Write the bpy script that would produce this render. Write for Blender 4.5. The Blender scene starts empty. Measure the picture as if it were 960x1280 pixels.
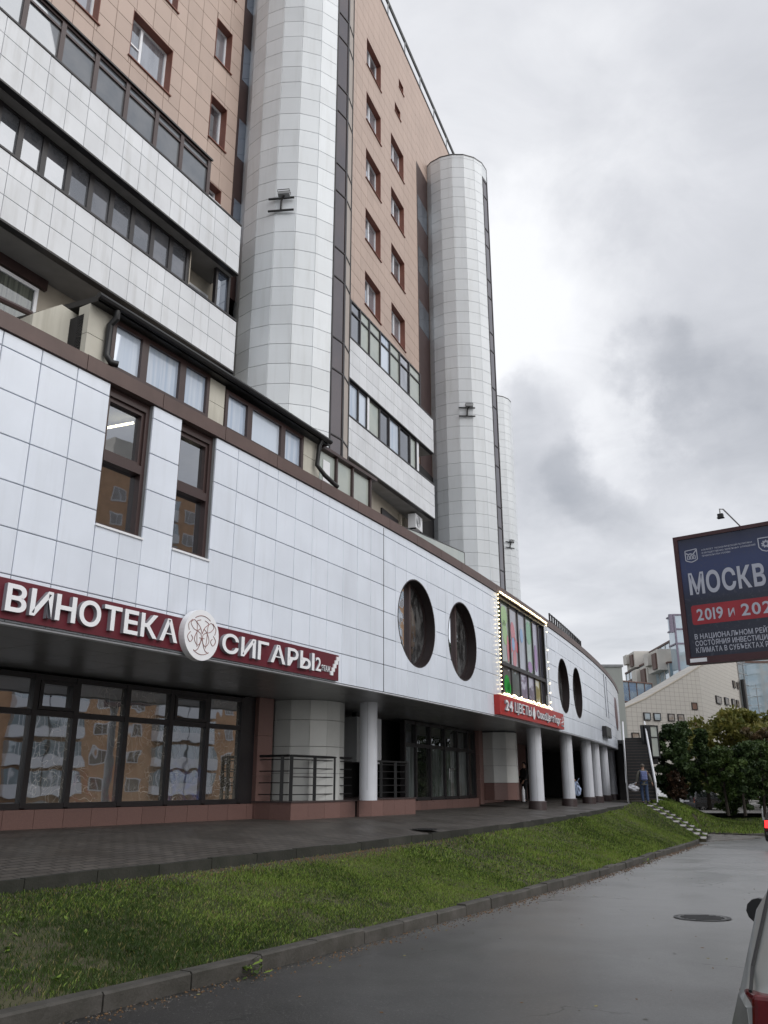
import bpy, bmesh, math, random
import numpy as np
from mathutils import Vector, Matrix
random.seed(7)
rng = np.random.default_rng(7)
C = bpy.context.scene.collection
sc = bpy.context.scene
R = math.radians
sin, cos, pi = math.sin, math.cos, math.pi

# ------------------------------------------------------------------ camera
PITCH = math.atan(340 / 1044)
cam_d = bpy.data.cameras.new('camera')
cam_d.sensor_fit = 'VERTICAL'
cam_d.sensor_height = 36
cam_d.lens = 1044 / 1280 * 36
cam_d.clip_start = .05
cam_d.clip_end = 5000
cam = bpy.data.objects.new('camera', cam_d)
cam.location = (0, 0, 1)
cam.rotation_euler = (pi / 2 + PITCH, 0, 0)
C.objects.link(cam)
sc.camera = cam

# ------------------------------------------------------------------ sky and light
SUN_EL, SUN_AZ = R(25), R(120)          # azimuth clockwise from +Y
w = bpy.data.worlds.new('World')
sc.world = w
w.use_nodes = True
nt = w.node_tree
nt.nodes.clear()


def NN(t, kind, **kw):
    n = t.nodes.new(kind)
    for k, v in kw.items():
        setattr(n, k, v)
    return n


out = NN(nt, 'ShaderNodeOutputWorld')
bg = NN(nt, 'ShaderNodeBackground')
bg.inputs['Strength'].default_value = .1
sky = NN(nt, 'ShaderNodeTexSky', sky_type='NISHITA', sun_disc=False, sun_elevation=SUN_EL, sun_rotation=SUN_AZ)
tc = NN(nt, 'ShaderNodeTexCoord')
sep = NN(nt, 'ShaderNodeSeparateXYZ')
nt.links.new(tc.outputs['Generated'], sep.inputs[0])


def wmath(op, a, b=None, clamp=False):
    m = NN(nt, 'ShaderNodeMath', operation=op, use_clamp=clamp)
    for i, x in enumerate((a, b)):
        if x is None:
            continue
        if isinstance(x, (int, float)):
            m.inputs[i].default_value = x
        else:
            nt.links.new(x, m.inputs[i])
    return m.outputs[0]


zz = wmath('ADD', wmath('MAXIMUM', sep.outputs[2], 0.0), .22)
cx = wmath('DIVIDE', sep.outputs[0], zz)
cy = wmath('DIVIDE', sep.outputs[1], zz)
comb = NN(nt, 'ShaderNodeCombineXYZ')
nt.links.new(cx, comb.inputs[0])
nt.links.new(cy, comb.inputs[1])
n1 = NN(nt, 'ShaderNodeTexNoise', noise_dimensions='3D')
n1.inputs['Scale'].default_value = 1.15
n1.inputs['Detail'].default_value = 7
n1.inputs['Roughness'].default_value = .52
n1.inputs['Distortion'].default_value = .35
nt.links.new(comb.outputs[0], n1.inputs['Vector'])


wn = NN(nt, 'ShaderNodeTexNoise', noise_dimensions='3D')
wn.inputs['Scale'].default_value = 5.5
wn.inputs['Detail'].default_value = 8
wn.inputs['Roughness'].default_value = .58
nt.links.new(tc.outputs['Generated'], wn.inputs['Vector'])
ws = NN(nt, 'ShaderNodeVectorMath', operation='MULTIPLY_ADD')
ws.inputs[1].default_value = (.26, .26, .26)
ws.inputs[2].default_value = (-.13, -.13, -.13)
nt.links.new(wn.outputs['Color'], ws.inputs[0])
warp = NN(nt, 'ShaderNodeVectorMath', operation='ADD')
nt.links.new(ws.outputs[0], warp.inputs[0])
nt.links.new(tc.outputs['Generated'], warp.inputs[1])


def blob(d, inner, outer, amount):
    v = Vector(d).normalized()
    dt = NN(nt, 'ShaderNodeVectorMath', operation='DOT_PRODUCT')
    dt.inputs[1].default_value = v
    nrm = NN(nt, 'ShaderNodeVectorMath', operation='NORMALIZE')
    nt.links.new(warp.outputs[0], nrm.inputs[0])
    nt.links.new(nrm.outputs[0], dt.inputs[0])
    mr = NN(nt, 'ShaderNodeMapRange', interpolation_type='SMOOTHERSTEP')
    mr.inputs['From Min'].default_value = cos(R(outer))
    mr.inputs['From Max'].default_value = cos(R(inner))
    nt.links.new(dt.outputs['Value'], mr.inputs['Value'])
    return wmath('MULTIPLY', mr.outputs[0], amount)


n2 = NN(nt, 'ShaderNodeTexNoise', noise_dimensions='3D')
n2.inputs['Scale'].default_value = 4.6
n2.inputs['Detail'].default_value = 9
n2.inputs['Roughness'].default_value = .6
n2.inputs['Distortion'].default_value = .8
nt.links.new(comb.outputs[0], n2.inputs['Vector'])
dens = wmath('ADD', wmath('MULTIPLY', n1.outputs['Fac'], .80), wmath('MULTIPLY', n2.outputs['Fac'], .24))
for b in (((.172, .922, .355), 0, 6.0, -.12), ((.13, .91, .37), 0, 4, -.08), ((.23, .913, .31), 0, 4, -.08),
          ((.325, .838, .445), 0, 3.8, -.10), ((.36, .815, .42), 0, 4.4, -.055), ((.40, .84, .36), 0, 6, -.08),
          ((.284, .886, .372), 0, 4.0, .09), ((.14, .86, .49), 0, 13, .15), ((.10, .80, .60), 0, 18, .07),
          ((.40, .72, .56), 0, 18, -.07)):
    dens = wmath('ADD', dens, blob(*b))
cr = NN(nt, 'ShaderNodeValToRGB')
e = cr.color_ramp.elements
e[0].position, e[0].color = .14, (2.3, 2.4, 2.65, 1)
e[1].position, e[1].color = .72, (6.0, 6.05, 6.2, 1)
m_ = e.new(.50)
m_.color = (4.3, 4.37, 4.6, 1)
nt.links.new(dens, cr.inputs[0])
mix = NN(nt, 'ShaderNodeMix', data_type='RGBA')
mix.inputs['Factor'].default_value = .93
nt.links.new(sky.outputs[0], mix.inputs['A'])
nt.links.new(cr.outputs[0], mix.inputs['B'])
nt.links.new(mix.outputs['Result'], bg.inputs['Color'])
nt.links.new(bg.outputs[0], out.inputs[0])

sun_d = bpy.data.lights.new('sun', 'SUN')
sun_d.energy = 1.5
sun_d.angle = R(70)
sun_d.color = (1, .98, .95)
sun = bpy.data.objects.new('sun', sun_d)
sd = Vector((sin(SUN_AZ) * cos(SUN_EL), cos(SUN_AZ) * cos(SUN_EL), sin(SUN_EL)))
sun.rotation_euler = sd.to_track_quat('Z', 'Y').to_euler()
sun.location = sd * 60
C.objects.link(sun)

sc.view_settings.view_transform = 'Standard'
sc.view_settings.look = 'None'
sc.view_settings.exposure = 0.80
sc.view_settings.gamma = 1
sc.cycles.max_bounces = 8
sc.cycles.transparent_max_bounces = 16

# ------------------------------------------------------------------ materials


def mk(name):
    m = bpy.data.materials.new(name)
    m.use_nodes = True
    t = m.node_tree
    return m, t, t.nodes['Principled BSDF']


def noise(t, scale, detail=4, stretch=None, dist=0, rough=.55):
    g = NN(t, 'ShaderNodeNewGeometry')
    n = NN(t, 'ShaderNodeTexNoise')
    n.inputs['Scale'].default_value = scale
    n.inputs['Detail'].default_value = detail
    n.inputs['Distortion'].default_value = dist
    n.inputs['Roughness'].default_value = rough
    src = g.outputs['Position']
    if stretch:
        v = NN(t, 'ShaderNodeVectorMath', operation='MULTIPLY')
        v.inputs[1].default_value = stretch
        t.links.new(src, v.inputs[0])
        src = v.outputs[0]
    t.links.new(src, n.inputs['Vector'])
    return n.outputs['Fac']


def ramp(t, fac, lo, hi, c0=0., c1=1.):
    mr = NN(t, 'ShaderNodeMapRange')
    mr.inputs['From Min'].default_value = lo
    mr.inputs['From Max'].default_value = hi
    mr.inputs['To Min'].default_value = c0
    mr.inputs['To Max'].default_value = c1
    t.links.new(fac, mr.inputs['Value'])
    return mr.outputs[0]


def mixc(t, fac, a, b):
    m = NN(t, 'ShaderNodeMix', data_type='RGBA')
    for k, x in (('Factor', fac), ('A', a), ('B', b)):
        if isinstance(x, (tuple, list)):
            m.inputs[k].default_value = (*x[:3], 1)
        elif isinstance(x, (int, float)):
            m.inputs[k].default_value = x
        else:
            t.links.new(x, m.inputs[k])
    return m.outputs['Result']


def bump(t, p, fac, strength, dist=.01):
    b = NN(t, 'ShaderNodeBump')
    b.inputs['Strength'].default_value = strength
    b.inputs['Distance'].default_value = dist
    t.links.new(fac, b.inputs['Height'])
    t.links.new(b.outputs[0], p.inputs['Normal'])


def M(name, col, rough=.5, metal=0, dark=.75, scale=2., streak=.0, rnd=0., bmp=0, bscale=60, spec=.5, col2=None):
    """general surface: colour with fine tonal noise, dirt streaks and a per-object tone"""
    m, t, p = mk(name)
    c2 = col2 or tuple(x * dark for x in col)
    c = mixc(t, ramp(t, noise(t, scale, 6), .3, .7), c2, col)
    if streak:
        s = ramp(t, noise(t, 1, 5, (5, 5, .45)), .52, .75)
        c = mixc(t, ramp(t, s, 0, 1, 0, streak), c, tuple(x * .55 for x in (col[0], col[1] * .97, col[2] * .9)))
    if rnd:
        oi = NN(t, 'ShaderNodeObjectInfo')
        hsv = NN(t, 'ShaderNodeHueSaturation')
        t.links.new(ramp(t, oi.outputs['Random'], 0, 1, 1 - rnd, 1 + rnd), hsv.inputs['Value'])
        t.links.new(c, hsv.inputs['Color'])
        c = hsv.outputs[0]
    t.links.new(c, p.inputs['Base Color'])
    p.inputs['Roughness'].default_value = rough
    p.inputs['Metallic'].default_value = metal
    p.inputs['Specular IOR Level'].default_value = spec
    if bmp:
        bump(t, p, noise(t, bscale, 3), bmp)
    return m


def glass_mat(name, inner, refl=.12, inner2=None, wav=0, iscale=1.5, see=0., stretch=None, rnd=0):
    """window glass: a mirror-like coat over whatever stands behind it"""
    m, t, p = mk(name)
    t.nodes.remove(p)
    o = t.nodes['Material Output']
    gl = NN(t, 'ShaderNodeBsdfGlossy')
    gl.inputs['Roughness'].default_value = .015
    gl.inputs['Color'].default_value = (.92, .95, 1, 1)
    df = NN(t, 'ShaderNodeBsdfDiffuse')
    if inner2:
        c = mixc(t, ramp(t, noise(t, iscale, 4, stretch), .4, .62), inner, inner2)
    else:
        c = mixc(t, 0, inner, inner)
    if rnd:
        oi = NN(t, 'ShaderNodeObjectInfo')
        c = mixc(t, ramp(t, oi.outputs['Random'], .3, .75), c, tuple(min(1, x * rnd) for x in inner))
    t.links.new(c, df.inputs['Color'])
    base = df.outputs[0]
    if see:
        tr = NN(t, 'ShaderNodeBsdfTransparent')
        tr.inputs['Color'].default_value = (.8, .85, .85, 1)
        mx = NN(t, 'ShaderNodeMixShader')
        mx.inputs[0].default_value = see
        t.links.new(base, mx.inputs[1])
        t.links.new(tr.outputs[0], mx.inputs[2])
        base = mx.outputs[0]
    fr = NN(t, 'ShaderNodeFresnel')
    fr.inputs['IOR'].default_value = 1.5
    f = ramp(t, fr.outputs[0], .04, 1, refl, 1)
    ms = NN(t, 'ShaderNodeMixShader')
    t.links.new(f, ms.inputs[0])
    t.links.new(base, ms.inputs[1])
    t.links.new(gl.outputs[0], ms.inputs[2])
    t.links.new(ms.outputs[0], o.inputs[0])
    if wav:
        b = NN(t, 'ShaderNodeBump')
        b.inputs['Strength'].default_value = wav
        b.inputs['Distance'].default_value = .02
        t.links.new(noise(t, 2.2, 1), b.inputs['Height'])
        t.links.new(b.outputs[0], gl.inputs['Normal'])
    return m


def emis(name, col, s):
    m, t, p = mk(name)
    p.inputs['Base Color'].default_value = (*col, 1)
    p.inputs['Emission Color'].default_value = (*col, 1)
    p.inputs['Emission Strength'].default_value = s
    return m


MT = {}
MT['pod_tile'] = M('podium_tile', (.735, .785, .872), .24, dark=.91, scale=1.1, streak=.18, rnd=.045)
MT['tower_tile'] = M('tower_tile', (.72, .755, .785), .36, dark=.9, scale=.5, streak=.24, rnd=.06)
MT['bal_tile'] = M('balcony_tile', (.70, .72, .75), .35, dark=.86, scale=.9, streak=.40, rnd=.045)
MT['tan_tile'] = M('tan_tile', (.475, .365, .31), .55, dark=.9, scale=.8, streak=.14, rnd=.06)
MT['joint'] = M('tile_joint', (.09, .09, .10), .8)
MT['tan_joint'] = M('tan_joint', (.20, .13, .09), .8)
MT['bal_joint'] = M('balcony_joint', (.16, .16, .165), .8)
MT['reveal'] = M('reveal_red', (.22, .085, .06), .6)
MT['brown'] = M('brown_metal', (.055, .032, .03), .38, dark=.8)
MT['dark_brown'] = M('dark_brown_metal', (.022, .014, .014), .4, dark=.8)
MT['cornice'] = M('cornice_brown', (.115, .07, .06), .45, dark=.7, scale=1.2, streak=.3, rnd=.08)
MT['dark'] = M('dark_frame', (.022, .019, .021), .4)
MT['black'] = M('black_metal', (.012, .012, .013), .45)
MT['white'] = M('white_plastic', (.78, .79, .82), .35, dark=.95)
MT['grey'] = M('grey_metal', (.30, .31, .32), .5, dark=.8)
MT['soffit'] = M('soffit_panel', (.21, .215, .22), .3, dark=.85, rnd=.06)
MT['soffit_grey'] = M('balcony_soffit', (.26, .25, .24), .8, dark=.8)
MT['cream'] = M('cream_wall', (.55, .53, .46), .7, dark=.82, scale=1.5, streak=.55)
MT['beige'] = M('beige_render', (.40, .36, .30), .8, dark=.85, streak=.3)
MT['granite'] = M('pink_granite', (.215, .125, .11), .4, dark=.72, scale=60, rnd=.08)
MT['granite_dark'] = M('dark_granite', (.075, .055, .055), .35, dark=.7, scale=40)
MT['pier_tile'] = M('pier_tile', (.56, .57, .555), .4, dark=.9, streak=.1, rnd=.03)
MT['column'] = M('column_panel', (.66, .68, .73), .42, dark=.9, streak=.22)
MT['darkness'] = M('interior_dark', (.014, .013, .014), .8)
MT['room'] = M('interior_wall', (.35, .36, .38), .8)
MT['steel'] = M('galvanised_steel', (.42, .43, .44), .38, metal=.7, dark=.8)
MT['sign_red'] = M('wine_sign_board', (.115, .012, .022), .4, dark=.9)
MT['flower_red'] = M('flower_sign_board', (.42, .022, .018), .35, dark=.9)
MT['letter'] = M('white_letter', (.82, .83, .86), .35, dark=.97)
MT['letter_side'] = M('letter_side', (.34, .35, .39), .4)
MT['gold'] = M('gold_line', (.28, .13, .12), .4)
MT['concrete'] = M('concrete_step', (.43, .42, .40), .8, dark=.7, scale=3, bmp=.3)
MT['kerb'] = M('kerb_stone', (.085, .078, .07), .75, scale=3.5, rnd=.14, bmp=.7, bscale=30, col2=(.04, .038, .030))
MT['edging'] = M('edging_stone', (.036, .034, .028), .85, scale=2.5, rnd=.25, bmp=.8, bscale=22, col2=(.014, .016, .010))
MT['frost'] = glass_mat('frosted_panel', (.36, .40, .37), .05, (.42, .45, .41))
MT['sky_glass'] = glass_mat('balcony_glass', (.10, .11, .12), .16, (.15, .155, .16), iscale=1.2)
MT['dark_glass'] = glass_mat('dark_glass', (.02, .022, .026), .25, (.05, .05, .055), rnd=3.5)
MT['curtain_glass'] = glass_mat('curtain_glass', (.50, .56, .64), .16, (.36, .44, .56), iscale=2.2, stretch=(5, 5, .25), rnd=1.2)
MT['flat_glass'] = glass_mat('flat_window_glass', (.05, .05, .055), .35, (.22, .23, .25), iscale=1.6, stretch=(2, 2, .4), rnd=5)
MT['loggia_glass'] = glass_mat('loggia_glass', (.07, .075, .085), .20, (.12, .12, .13))
MT['tower_glass'] = glass_mat('tower_strip_glass', (.05, .035, .035), .12, (.075, .05, .045), iscale=.7)
MT['blue_glass'] = glass_mat('blue_strip_glass', (.08, .10, .14), .35)
MT['tall_glass'] = glass_mat('tall_window_glass', (.02, .02, .022), .34, see=.6, wav=.05)
MT['round_glass'] = glass_mat('round_window_glass', (.018, .017, .017), .10, (.10, .10, .10), iscale=3.2, stretch=(1.5, 1.5, .8), wav=.12)
MT['shop_dark'] = glass_mat('shop_dark_glass', (.012, .014, .013), .13, (.035, .037, .03), iscale=2, wav=.1)
# crumpled film behind the shop glass
def film(name, tint, art=None):
    m = glass_mat(name, tint, .40, tuple(x * .35 for x in tint), wav=.07, iscale=1.6, stretch=(1, 1, 1.8))
    t = m.node_tree
    df = next(n for n in t.nodes if n.type == 'BSDF_DIFFUSE')
    src = df.inputs['Color'].links[0].from_socket
    g = NN(t, 'ShaderNodeNewGeometry')
    wob = NN(t, 'ShaderNodeTexNoise')
    wob.inputs['Scale'].default_value = 1.6
    t.links.new(g.outputs['Position'], wob.inputs['Vector'])
    ad = NN(t, 'ShaderNodeVectorMath', operation='MULTIPLY_ADD')
    t.links.new(wob.outputs['Color'], ad.inputs[0])
    ad.inputs[1].default_value = (1.4, 1.4, .9)
    t.links.new(g.outputs['Position'], ad.inputs[2])
    vo = NN(t, 'ShaderNodeTexVoronoi', feature='DISTANCE_TO_EDGE')
    vo.inputs['Scale'].default_value = 5.2
    t.links.new(ad.outputs[0], vo.inputs['Vector'])
    ln = ramp(t, vo.outputs['Distance'], .0, .030, 1, 0)
    fade = ramp(t, noise(t, 1.3, 2), .36, .58)
    k = NN(t, 'ShaderNodeMath', operation='MULTIPLY')
    t.links.new(ln, k.inputs[0])
    t.links.new(fade, k.inputs[1])
    k2 = NN(t, 'ShaderNodeMath', operation='MULTIPLY')
    t.links.new(k.outputs[0], k2.inputs[0])
    k2.inputs[1].default_value = .75
    c = src
    if art:
        sp = NN(t, 'ShaderNodeSeparateXYZ')
        t.links.new(g.outputs['Position'], sp.inputs[0])
        low = ramp(t, sp.outputs[2], 1.05, 1.75, 1, 0)
        bl = ramp(t, noise(t, 3.2, 6, dist=1.2), .44, .56)
        mm = NN(t, 'ShaderNodeMath', operation='MULTIPLY')
        t.links.new(low, mm.inputs[0])
        t.links.new(bl, mm.inputs[1])
        c = mixc(t, mm.outputs[0], c, mixc(t, ramp(t, noise(t, 7, 3), .4, .6), art[0], art[1]))
    t.links.new(mixc(t, k2.outputs[0], c, (.75, .73, .68)), df.inputs['Color'])
    return m


MT['film_a'] = film('film_pane', (.15, .14, .115))
MT['film_b'] = film('film_poster_pane', (.14, .13, .11), ((.04, .06, .22), (.20, .19, .24)))
MT['film_c'] = film('film_poster_red_pane', (.15, .14, .115), ((.14, .05, .05), (.12, .10, .08)))
MT['clear_dark'] = glass_mat('shop_clear_pane', (.018, .018, .018), .40, (.05, .045, .04), wav=.06)

# ------------------------------------------------------------------ mesh builder
WL = {}


class MB:
    def __init__(s):
        s.v, s.f, s.m = [], [], []
        s.mi = 0

    def add(s, vs, fs):
        k = len(s.v)
        s.v += [tuple(x) for x in vs]
        s.f += [tuple(i + k for i in f) for f in fs]
        s.m += [s.mi] * len(fs)

    def quad(s, *p):
        s.add(p, [tuple(range(len(p)))])

    def hexa(s, p):
        s.add(p, [(0, 3, 2, 1), (4, 5, 6, 7), (0, 1, 5, 4), (1, 2, 6, 5), (2, 3, 7, 6), (3, 0, 4, 7)])

    def box(s, x0, x1, y0, y1, z0, z1):
        s.hexa([(x0, y0, z0), (x1, y0, z0), (x1, y1, z0), (x0, y1, z0), (x0, y0, z1), (x1, y0, z1), (x1, y1, z1), (x0, y1, z1)])

    def tube(s, path, r, n=8, r2=None, caps=True):
        path = [Vector(p) for p in path]
        rings = []
        L = len(path)
        for i, p in enumerate(path):
            d = (path[min(i + 1, L - 1)] - path[max(i - 1, 0)]).normalized()
            a = d.orthogonal().normalized() if i == 0 else (a - d * a.dot(d)).normalized()
            b = d.cross(a)
            rr = r if r2 is None else r + (r2 - r) * i / max(1, L - 1)
            if isinstance(rr, (list, tuple)):
                rr = rr[i]
            rings.append([p + (a * cos(2 * pi * k / n) + b * sin(2 * pi * k / n)) * rr for k in range(n)])
        vs = [q for g in rings for q in g]
        fs = []
        for i in range(L - 1):
            for k in range(n):
                fs.append((i * n + k, i * n + (k + 1) % n, (i + 1) * n + (k + 1) % n, (i + 1) * n + k))
        if caps:
            fs.append(tuple(range(n))[::-1])
            fs.append(tuple((L - 1) * n + k for k in range(n)))
        s.add(vs, fs)

    def lathe(s, prof, cx, cy, n=24):
        vs = [(cx + r * cos(2 * pi * k / n), cy + r * sin(2 * pi * k / n), z) for r, z in prof for k in range(n)]
        fs = []
        for i in range(len(prof) - 1):
            for k in range(n):
                fs.append((i * n + k, i * n + (k + 1) % n, (i + 1) * n + (k + 1) % n, (i + 1) * n + k))
        fs.append(tuple(range(n))[::-1])
        fs.append(tuple((len(prof) - 1) * n + k for k in range(n)))
        s.add(vs, fs)

    def data(s, name, off=(0, 0, 0), smooth=False):
        me = bpy.data.meshes.new(name)
        me.from_pydata([(x - off[0], y - off[1], z - off[2]) for x, y, z in s.v], [], s.f)
        if max(s.m, default=0):
            me.polygons.foreach_set('material_index', s.m)
        if smooth:
            me.polygons.foreach_set('use_smooth', [True] * len(me.polygons))
            try:
                me.set_sharp_from_angle(angle=R(smooth if smooth > 1 else 40))
            except Exception:
                pass
        me.update()
        return me

    def obj(s, name, mat, parent=None, smooth=False, kind=None):
        off = WL[parent.name] if parent else (0, 0, 0)
        me = s.data(name, off, smooth)
        return link(name, me, mat, parent, kind=kind)


def link(name, me, mat=None, parent=None, loc=None, rz=0, kind=None):
    o = bpy.data.objects.new(name, me)
    C.objects.link(o)
    if mat is not None and not me.materials:
        for x in (mat if isinstance(mat, (list, tuple)) else [mat]):
            me.materials.append(MT[x] if isinstance(x, str) else x)
    pw = (0, 0, 0)
    if parent:
        o.parent = parent
        pw = WL[parent.name]
    if loc is not None:
        o.location = Vector(loc) - Vector(pw)
        WL[o.name] = tuple(loc)
    else:
        WL[o.name] = pw
    o.rotation_euler.z = rz
    if kind:
        o['kind'] = kind
    return o


def thing(name, label, cat, loc=(0, 0, 0), group=None):
    o = bpy.data.objects.new(name, None)
    C.objects.link(o)
    o.empty_display_size = .2
    o.location = loc
    WL[o.name] = tuple(loc)
    tag(o, label, cat, group)
    return o


def tag(o, label, cat, group=None):
    o['label'] = label
    o['category'] = cat
    if group:
        o['group'] = group
    return o


def kids(o):
    return [c for c in bpy.data.objects if c.parent == o]


class Fr:
    """a vertical plane: a runs along it, b outward to the street, z up"""
    def __init__(s, x, y, ang):
        s.x, s.y, s.a = x, y, ang
        s.t = (sin(ang), cos(ang))
        s.n = (cos(ang), -sin(ang))
        s.rz = pi / 2 - ang

    def pt(s, a, b, z):
        return (s.x + s.t[0] * a + s.n[0] * b, s.y + s.t[1] * a + s.n[1] * b, z)

    def box(s, mb, a0, a1, b0, b1, z0, z1):
        mb.hexa([s.pt(a0, b1, z0), s.pt(a1, b1, z0), s.pt(a1, b0, z0), s.pt(a0, b0, z0),
                 s.pt(a0, b1, z1), s.pt(a1, b1, z1), s.pt(a1, b0, z1), s.pt(a0, b0, z1)])


_tiles = {}


def tile_mesh(w_, h_, t_=.025, bev=.006, mat='pod_tile'):
    """one tile: front at local y=-t, lower left corner at the origin"""
    key = (round(w_, 3), round(h_, 3), t_, mat)
    if key not in _tiles:
        mb = MB()
        b = bev
        mb.v = [(0, 0, 0), (w_, 0, 0), (w_, 0, h_), (0, 0, h_),
                (0, -t_ + b, 0), (w_, -t_ + b, 0), (w_, -t_ + b, h_), (0, -t_ + b, h_),
                (b, -t_, b), (w_ - b, -t_, b), (w_ - b, -t_, h_ - b), (b, -t_, h_ - b)]
        mb.f = [(0, 1, 5, 4), (1, 2, 6, 5), (2, 3, 7, 6), (3, 0, 4, 7),
                (4, 5, 9, 8), (5, 6, 10, 9), (6, 7, 11, 10), (7, 4, 8, 11), (8, 9, 10, 11)]
        mb.m = [0] * 9
        me = mb.data('tile')
        me.materials.append(MT[mat])
        _tiles[key] = me
    return _tiles[key]


CAMF = Vector((0, cos(PITCH), sin(PITCH)))
CAMU = Vector((0, -sin(PITCH), cos(PITCH)))


def seen_size(P, size):
    """apparent size in picture pixels, 0 when far out of frame"""
    q = Vector(P) - Vector((0, 0, 1))
    d = q.dot(CAMF)
    if d < .5:
        return 0
    u, v = 1044 * q.x / d, 1044 * q.dot(CAMU) / d
    return 1044 * size / d if abs(u) < 500 and abs(v) < 660 else 0


class Tiler:
    """collects tiles; the ones that show largest become parts, the rest one joined part"""
    def __init__(s, name, mat, parent, restname, limit=290, t=.025, jitter=.0):
        s.c, s.name, s.mat, s.parent, s.rest, s.limit, s.t, s.j = [], name, mat, parent, restname, limit, t, jitter

    def tile(s, fr, a, b, z, w_, h_, gap=.008):
        s.c.append((seen_size(fr.pt(a + w_ / 2, b, z + h_ / 2), min(h_, w_)), 'q', fr, a + gap / 2, b, z + gap / 2, w_ - gap, h_ - gap))

    def poly(s, centre, mb):
        s.c.append((seen_size(centre, .4), 'm', mb))

    def finish(s, parent_of=None, minpx=9):
        s.c.sort(key=lambda x: -x[0])
        rest = MB()
        for i, c in enumerate(s.c):
            single = i < s.limit and c[0] >= minpx
            if c[1] == 'q':
                _, _, fr, a, b, z, w_, h_ = c
                if single:
                    o = link(s.name, tile_mesh(w_, h_, s.t, mat=s.mat), None, s.parent, fr.pt(a, b, z), fr.rz)
                    if s.j:
                        o.rotation_euler.x = random.uniform(-s.j, s.j)
                        o.rotation_euler.z += random.uniform(-s.j, s.j)
                else:
                    me = tile_mesh(w_, h_, s.t, mat=s.mat)
                    P = fr.pt(a, b, z)
                    cr_, sr_ = cos(fr.rz), sin(fr.rz)
                    rest.add([(P[0] + v.co.x * cr_ - v.co.y * sr_, P[1] + v.co.x * sr_ + v.co.y * cr_, P[2] + v.co.z) for v in me.vertices],
                             [tuple(p.vertices) for p in me.polygons])
            elif single:
                c[2].obj(s.name, s.mat, s.parent)
            else:
                rest.add(c[2].v, c[2].f)
        if rest.v:
            rest.obj(s.rest, s.mat, s.parent, kind='stuff')


# ------------------------------------------------------------------ shop building frontage curve
COEF = [-7.217339878436087e-07, 0.00011126092899321191, -0.008859299542841611, 0.7617872384581823, -12.007229778163705]
_y = np.arange(3, 80, .01)
_x = np.polyval(COEF, _y)
_a = np.arctan(np.polyval(np.polyder(COEF), _y))
_s = np.concatenate([[0], np.cumsum(np.hypot(np.diff(_x), np.diff(_y)))])


def FA(s):
    return float(np.interp(s, _s, _a))


def FP(s, q=0, z=0):
    a = FA(s)
    return (float(np.interp(s, _s, _x)) + q * cos(a), float(np.interp(s, _s, _y)) - q * sin(a), z)


def FF(s, q=0):
    p = FP(s, q)
    return Fr(p[0], p[1], FA(s))


def strip(mb, s0, s1, q0, q1, z0, z1, step=1.0):
    """closed curved bar along the frontage"""
    n = max(1, int((s1 - s0) / step + .5))
    vs = []
    for i in range(n + 1):
        s = s0 + (s1 - s0) * i / n
        vs += [FP(s, q0, z0), FP(s, q1, z0), FP(s, q1, z1), FP(s, q0, z1)]
    fs = [(0, 1, 2, 3), tuple(4 * n + k for k in (3, 2, 1, 0))]
    for i in range(n):
        k = 4 * i
        for a, b in ((0, 1), (1, 2), (2, 3), (3, 0)):
            fs.append((k + b, k + a, k + 4 + a, k + 4 + b))
    mb.add(vs, fs)


ZB, ZT = 2.95, 6.84
HOLES = [('r', 10.25, 11.15, 4.6, 6.84), ('r', 11.80, 12.67, 4.6, 6.84), ('r', 26.95, 33.03, 3.66, 6.84),
         ('r', 48.4, 48.85, 4.42, 6.72), ('r', 49.55, 50.0, 4.42, 6.72)]
for cs in (20.62, 23.70, 35.98, 39.0):
    HOLES.append(('c', cs, 4.81, 1.1))


def hole_at(s):
    r = []
    for h in HOLES:
        if h[0] == 'r' and h[1] - 1e-6 <= s <= h[2] + 1e-6:
            r.append((h[3], h[4]))
        elif h[0] == 'c' and abs(s - h[1]) <= h[3]:
            d = math.sqrt(max(0, h[3] ** 2 - (s - h[1]) ** 2))
            r.append((h[2] - d, h[2] + d))
    return r


def hole_breaks(s0, s1):
    b = {s0, s1}
    for h in HOLES:
        if h[0] == 'r':
            b |= {x for x in (h[1], h[2]) if s0 < x < s1}
        else:
            b |= {x for x in (h[1] - h[3] * cos(pi * i / 28) for i in range(29)) if s0 < x < s1}
    return sorted(b)


def pieces(s0, s1, z0, z1):
    """trapezoids of [s0,s1]x[z0,z1] outside the openings"""
    bs = hole_breaks(s0, s1)
    res = []
    for a, b in zip(bs[:-1], bs[1:]):
        if b - a < 1e-5:
            continue
        m = (a + b) / 2
        hs = [h for h in HOLES if (h[0] == 'r' and h[1] <= m <= h[2]) or (h[0] == 'c' and abs(m - h[1]) < h[3])]
        if not hs:
            res.append((a, b, z0, z0, z1, z1))
            continue
        h = hs[0]

        def lim(s):
            if h[0] == 'r':
                return h[3], h[4]
            d = math.sqrt(max(0, h[3] ** 2 - (s - h[1]) ** 2))
            return h[2] - d, h[2] + d
        la, ha = lim(a)
        lb, hb = lim(b)
        if min(la, lb) > z0 + 1e-4:
            res.append((a, b, z0, z0, min(z1, la), min(z1, lb)))
        if max(ha, hb) < z1 - 1e-4 or min(ha, hb) < z1 - 1e-4:
            res.append((a, b, max(z0, min(ha, z1)), max(z0, min(hb, z1)), z1, z1))
    return res


def touches(s0, s1, z0, z1):
    for h in HOLES:
        if h[0] == 'r':
            if h[1] < s1 - 1e-4 and h[2] > s0 + 1e-4 and h[3] < z1 - 1e-4 and h[4] > z0 + 1e-4:
                return True
        elif h[1] - h[3] < s1 and h[1] + h[3] > s0 and h[2] - h[3] < z1 and h[2] + h[3] > z0:
            return True
    return False


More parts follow.
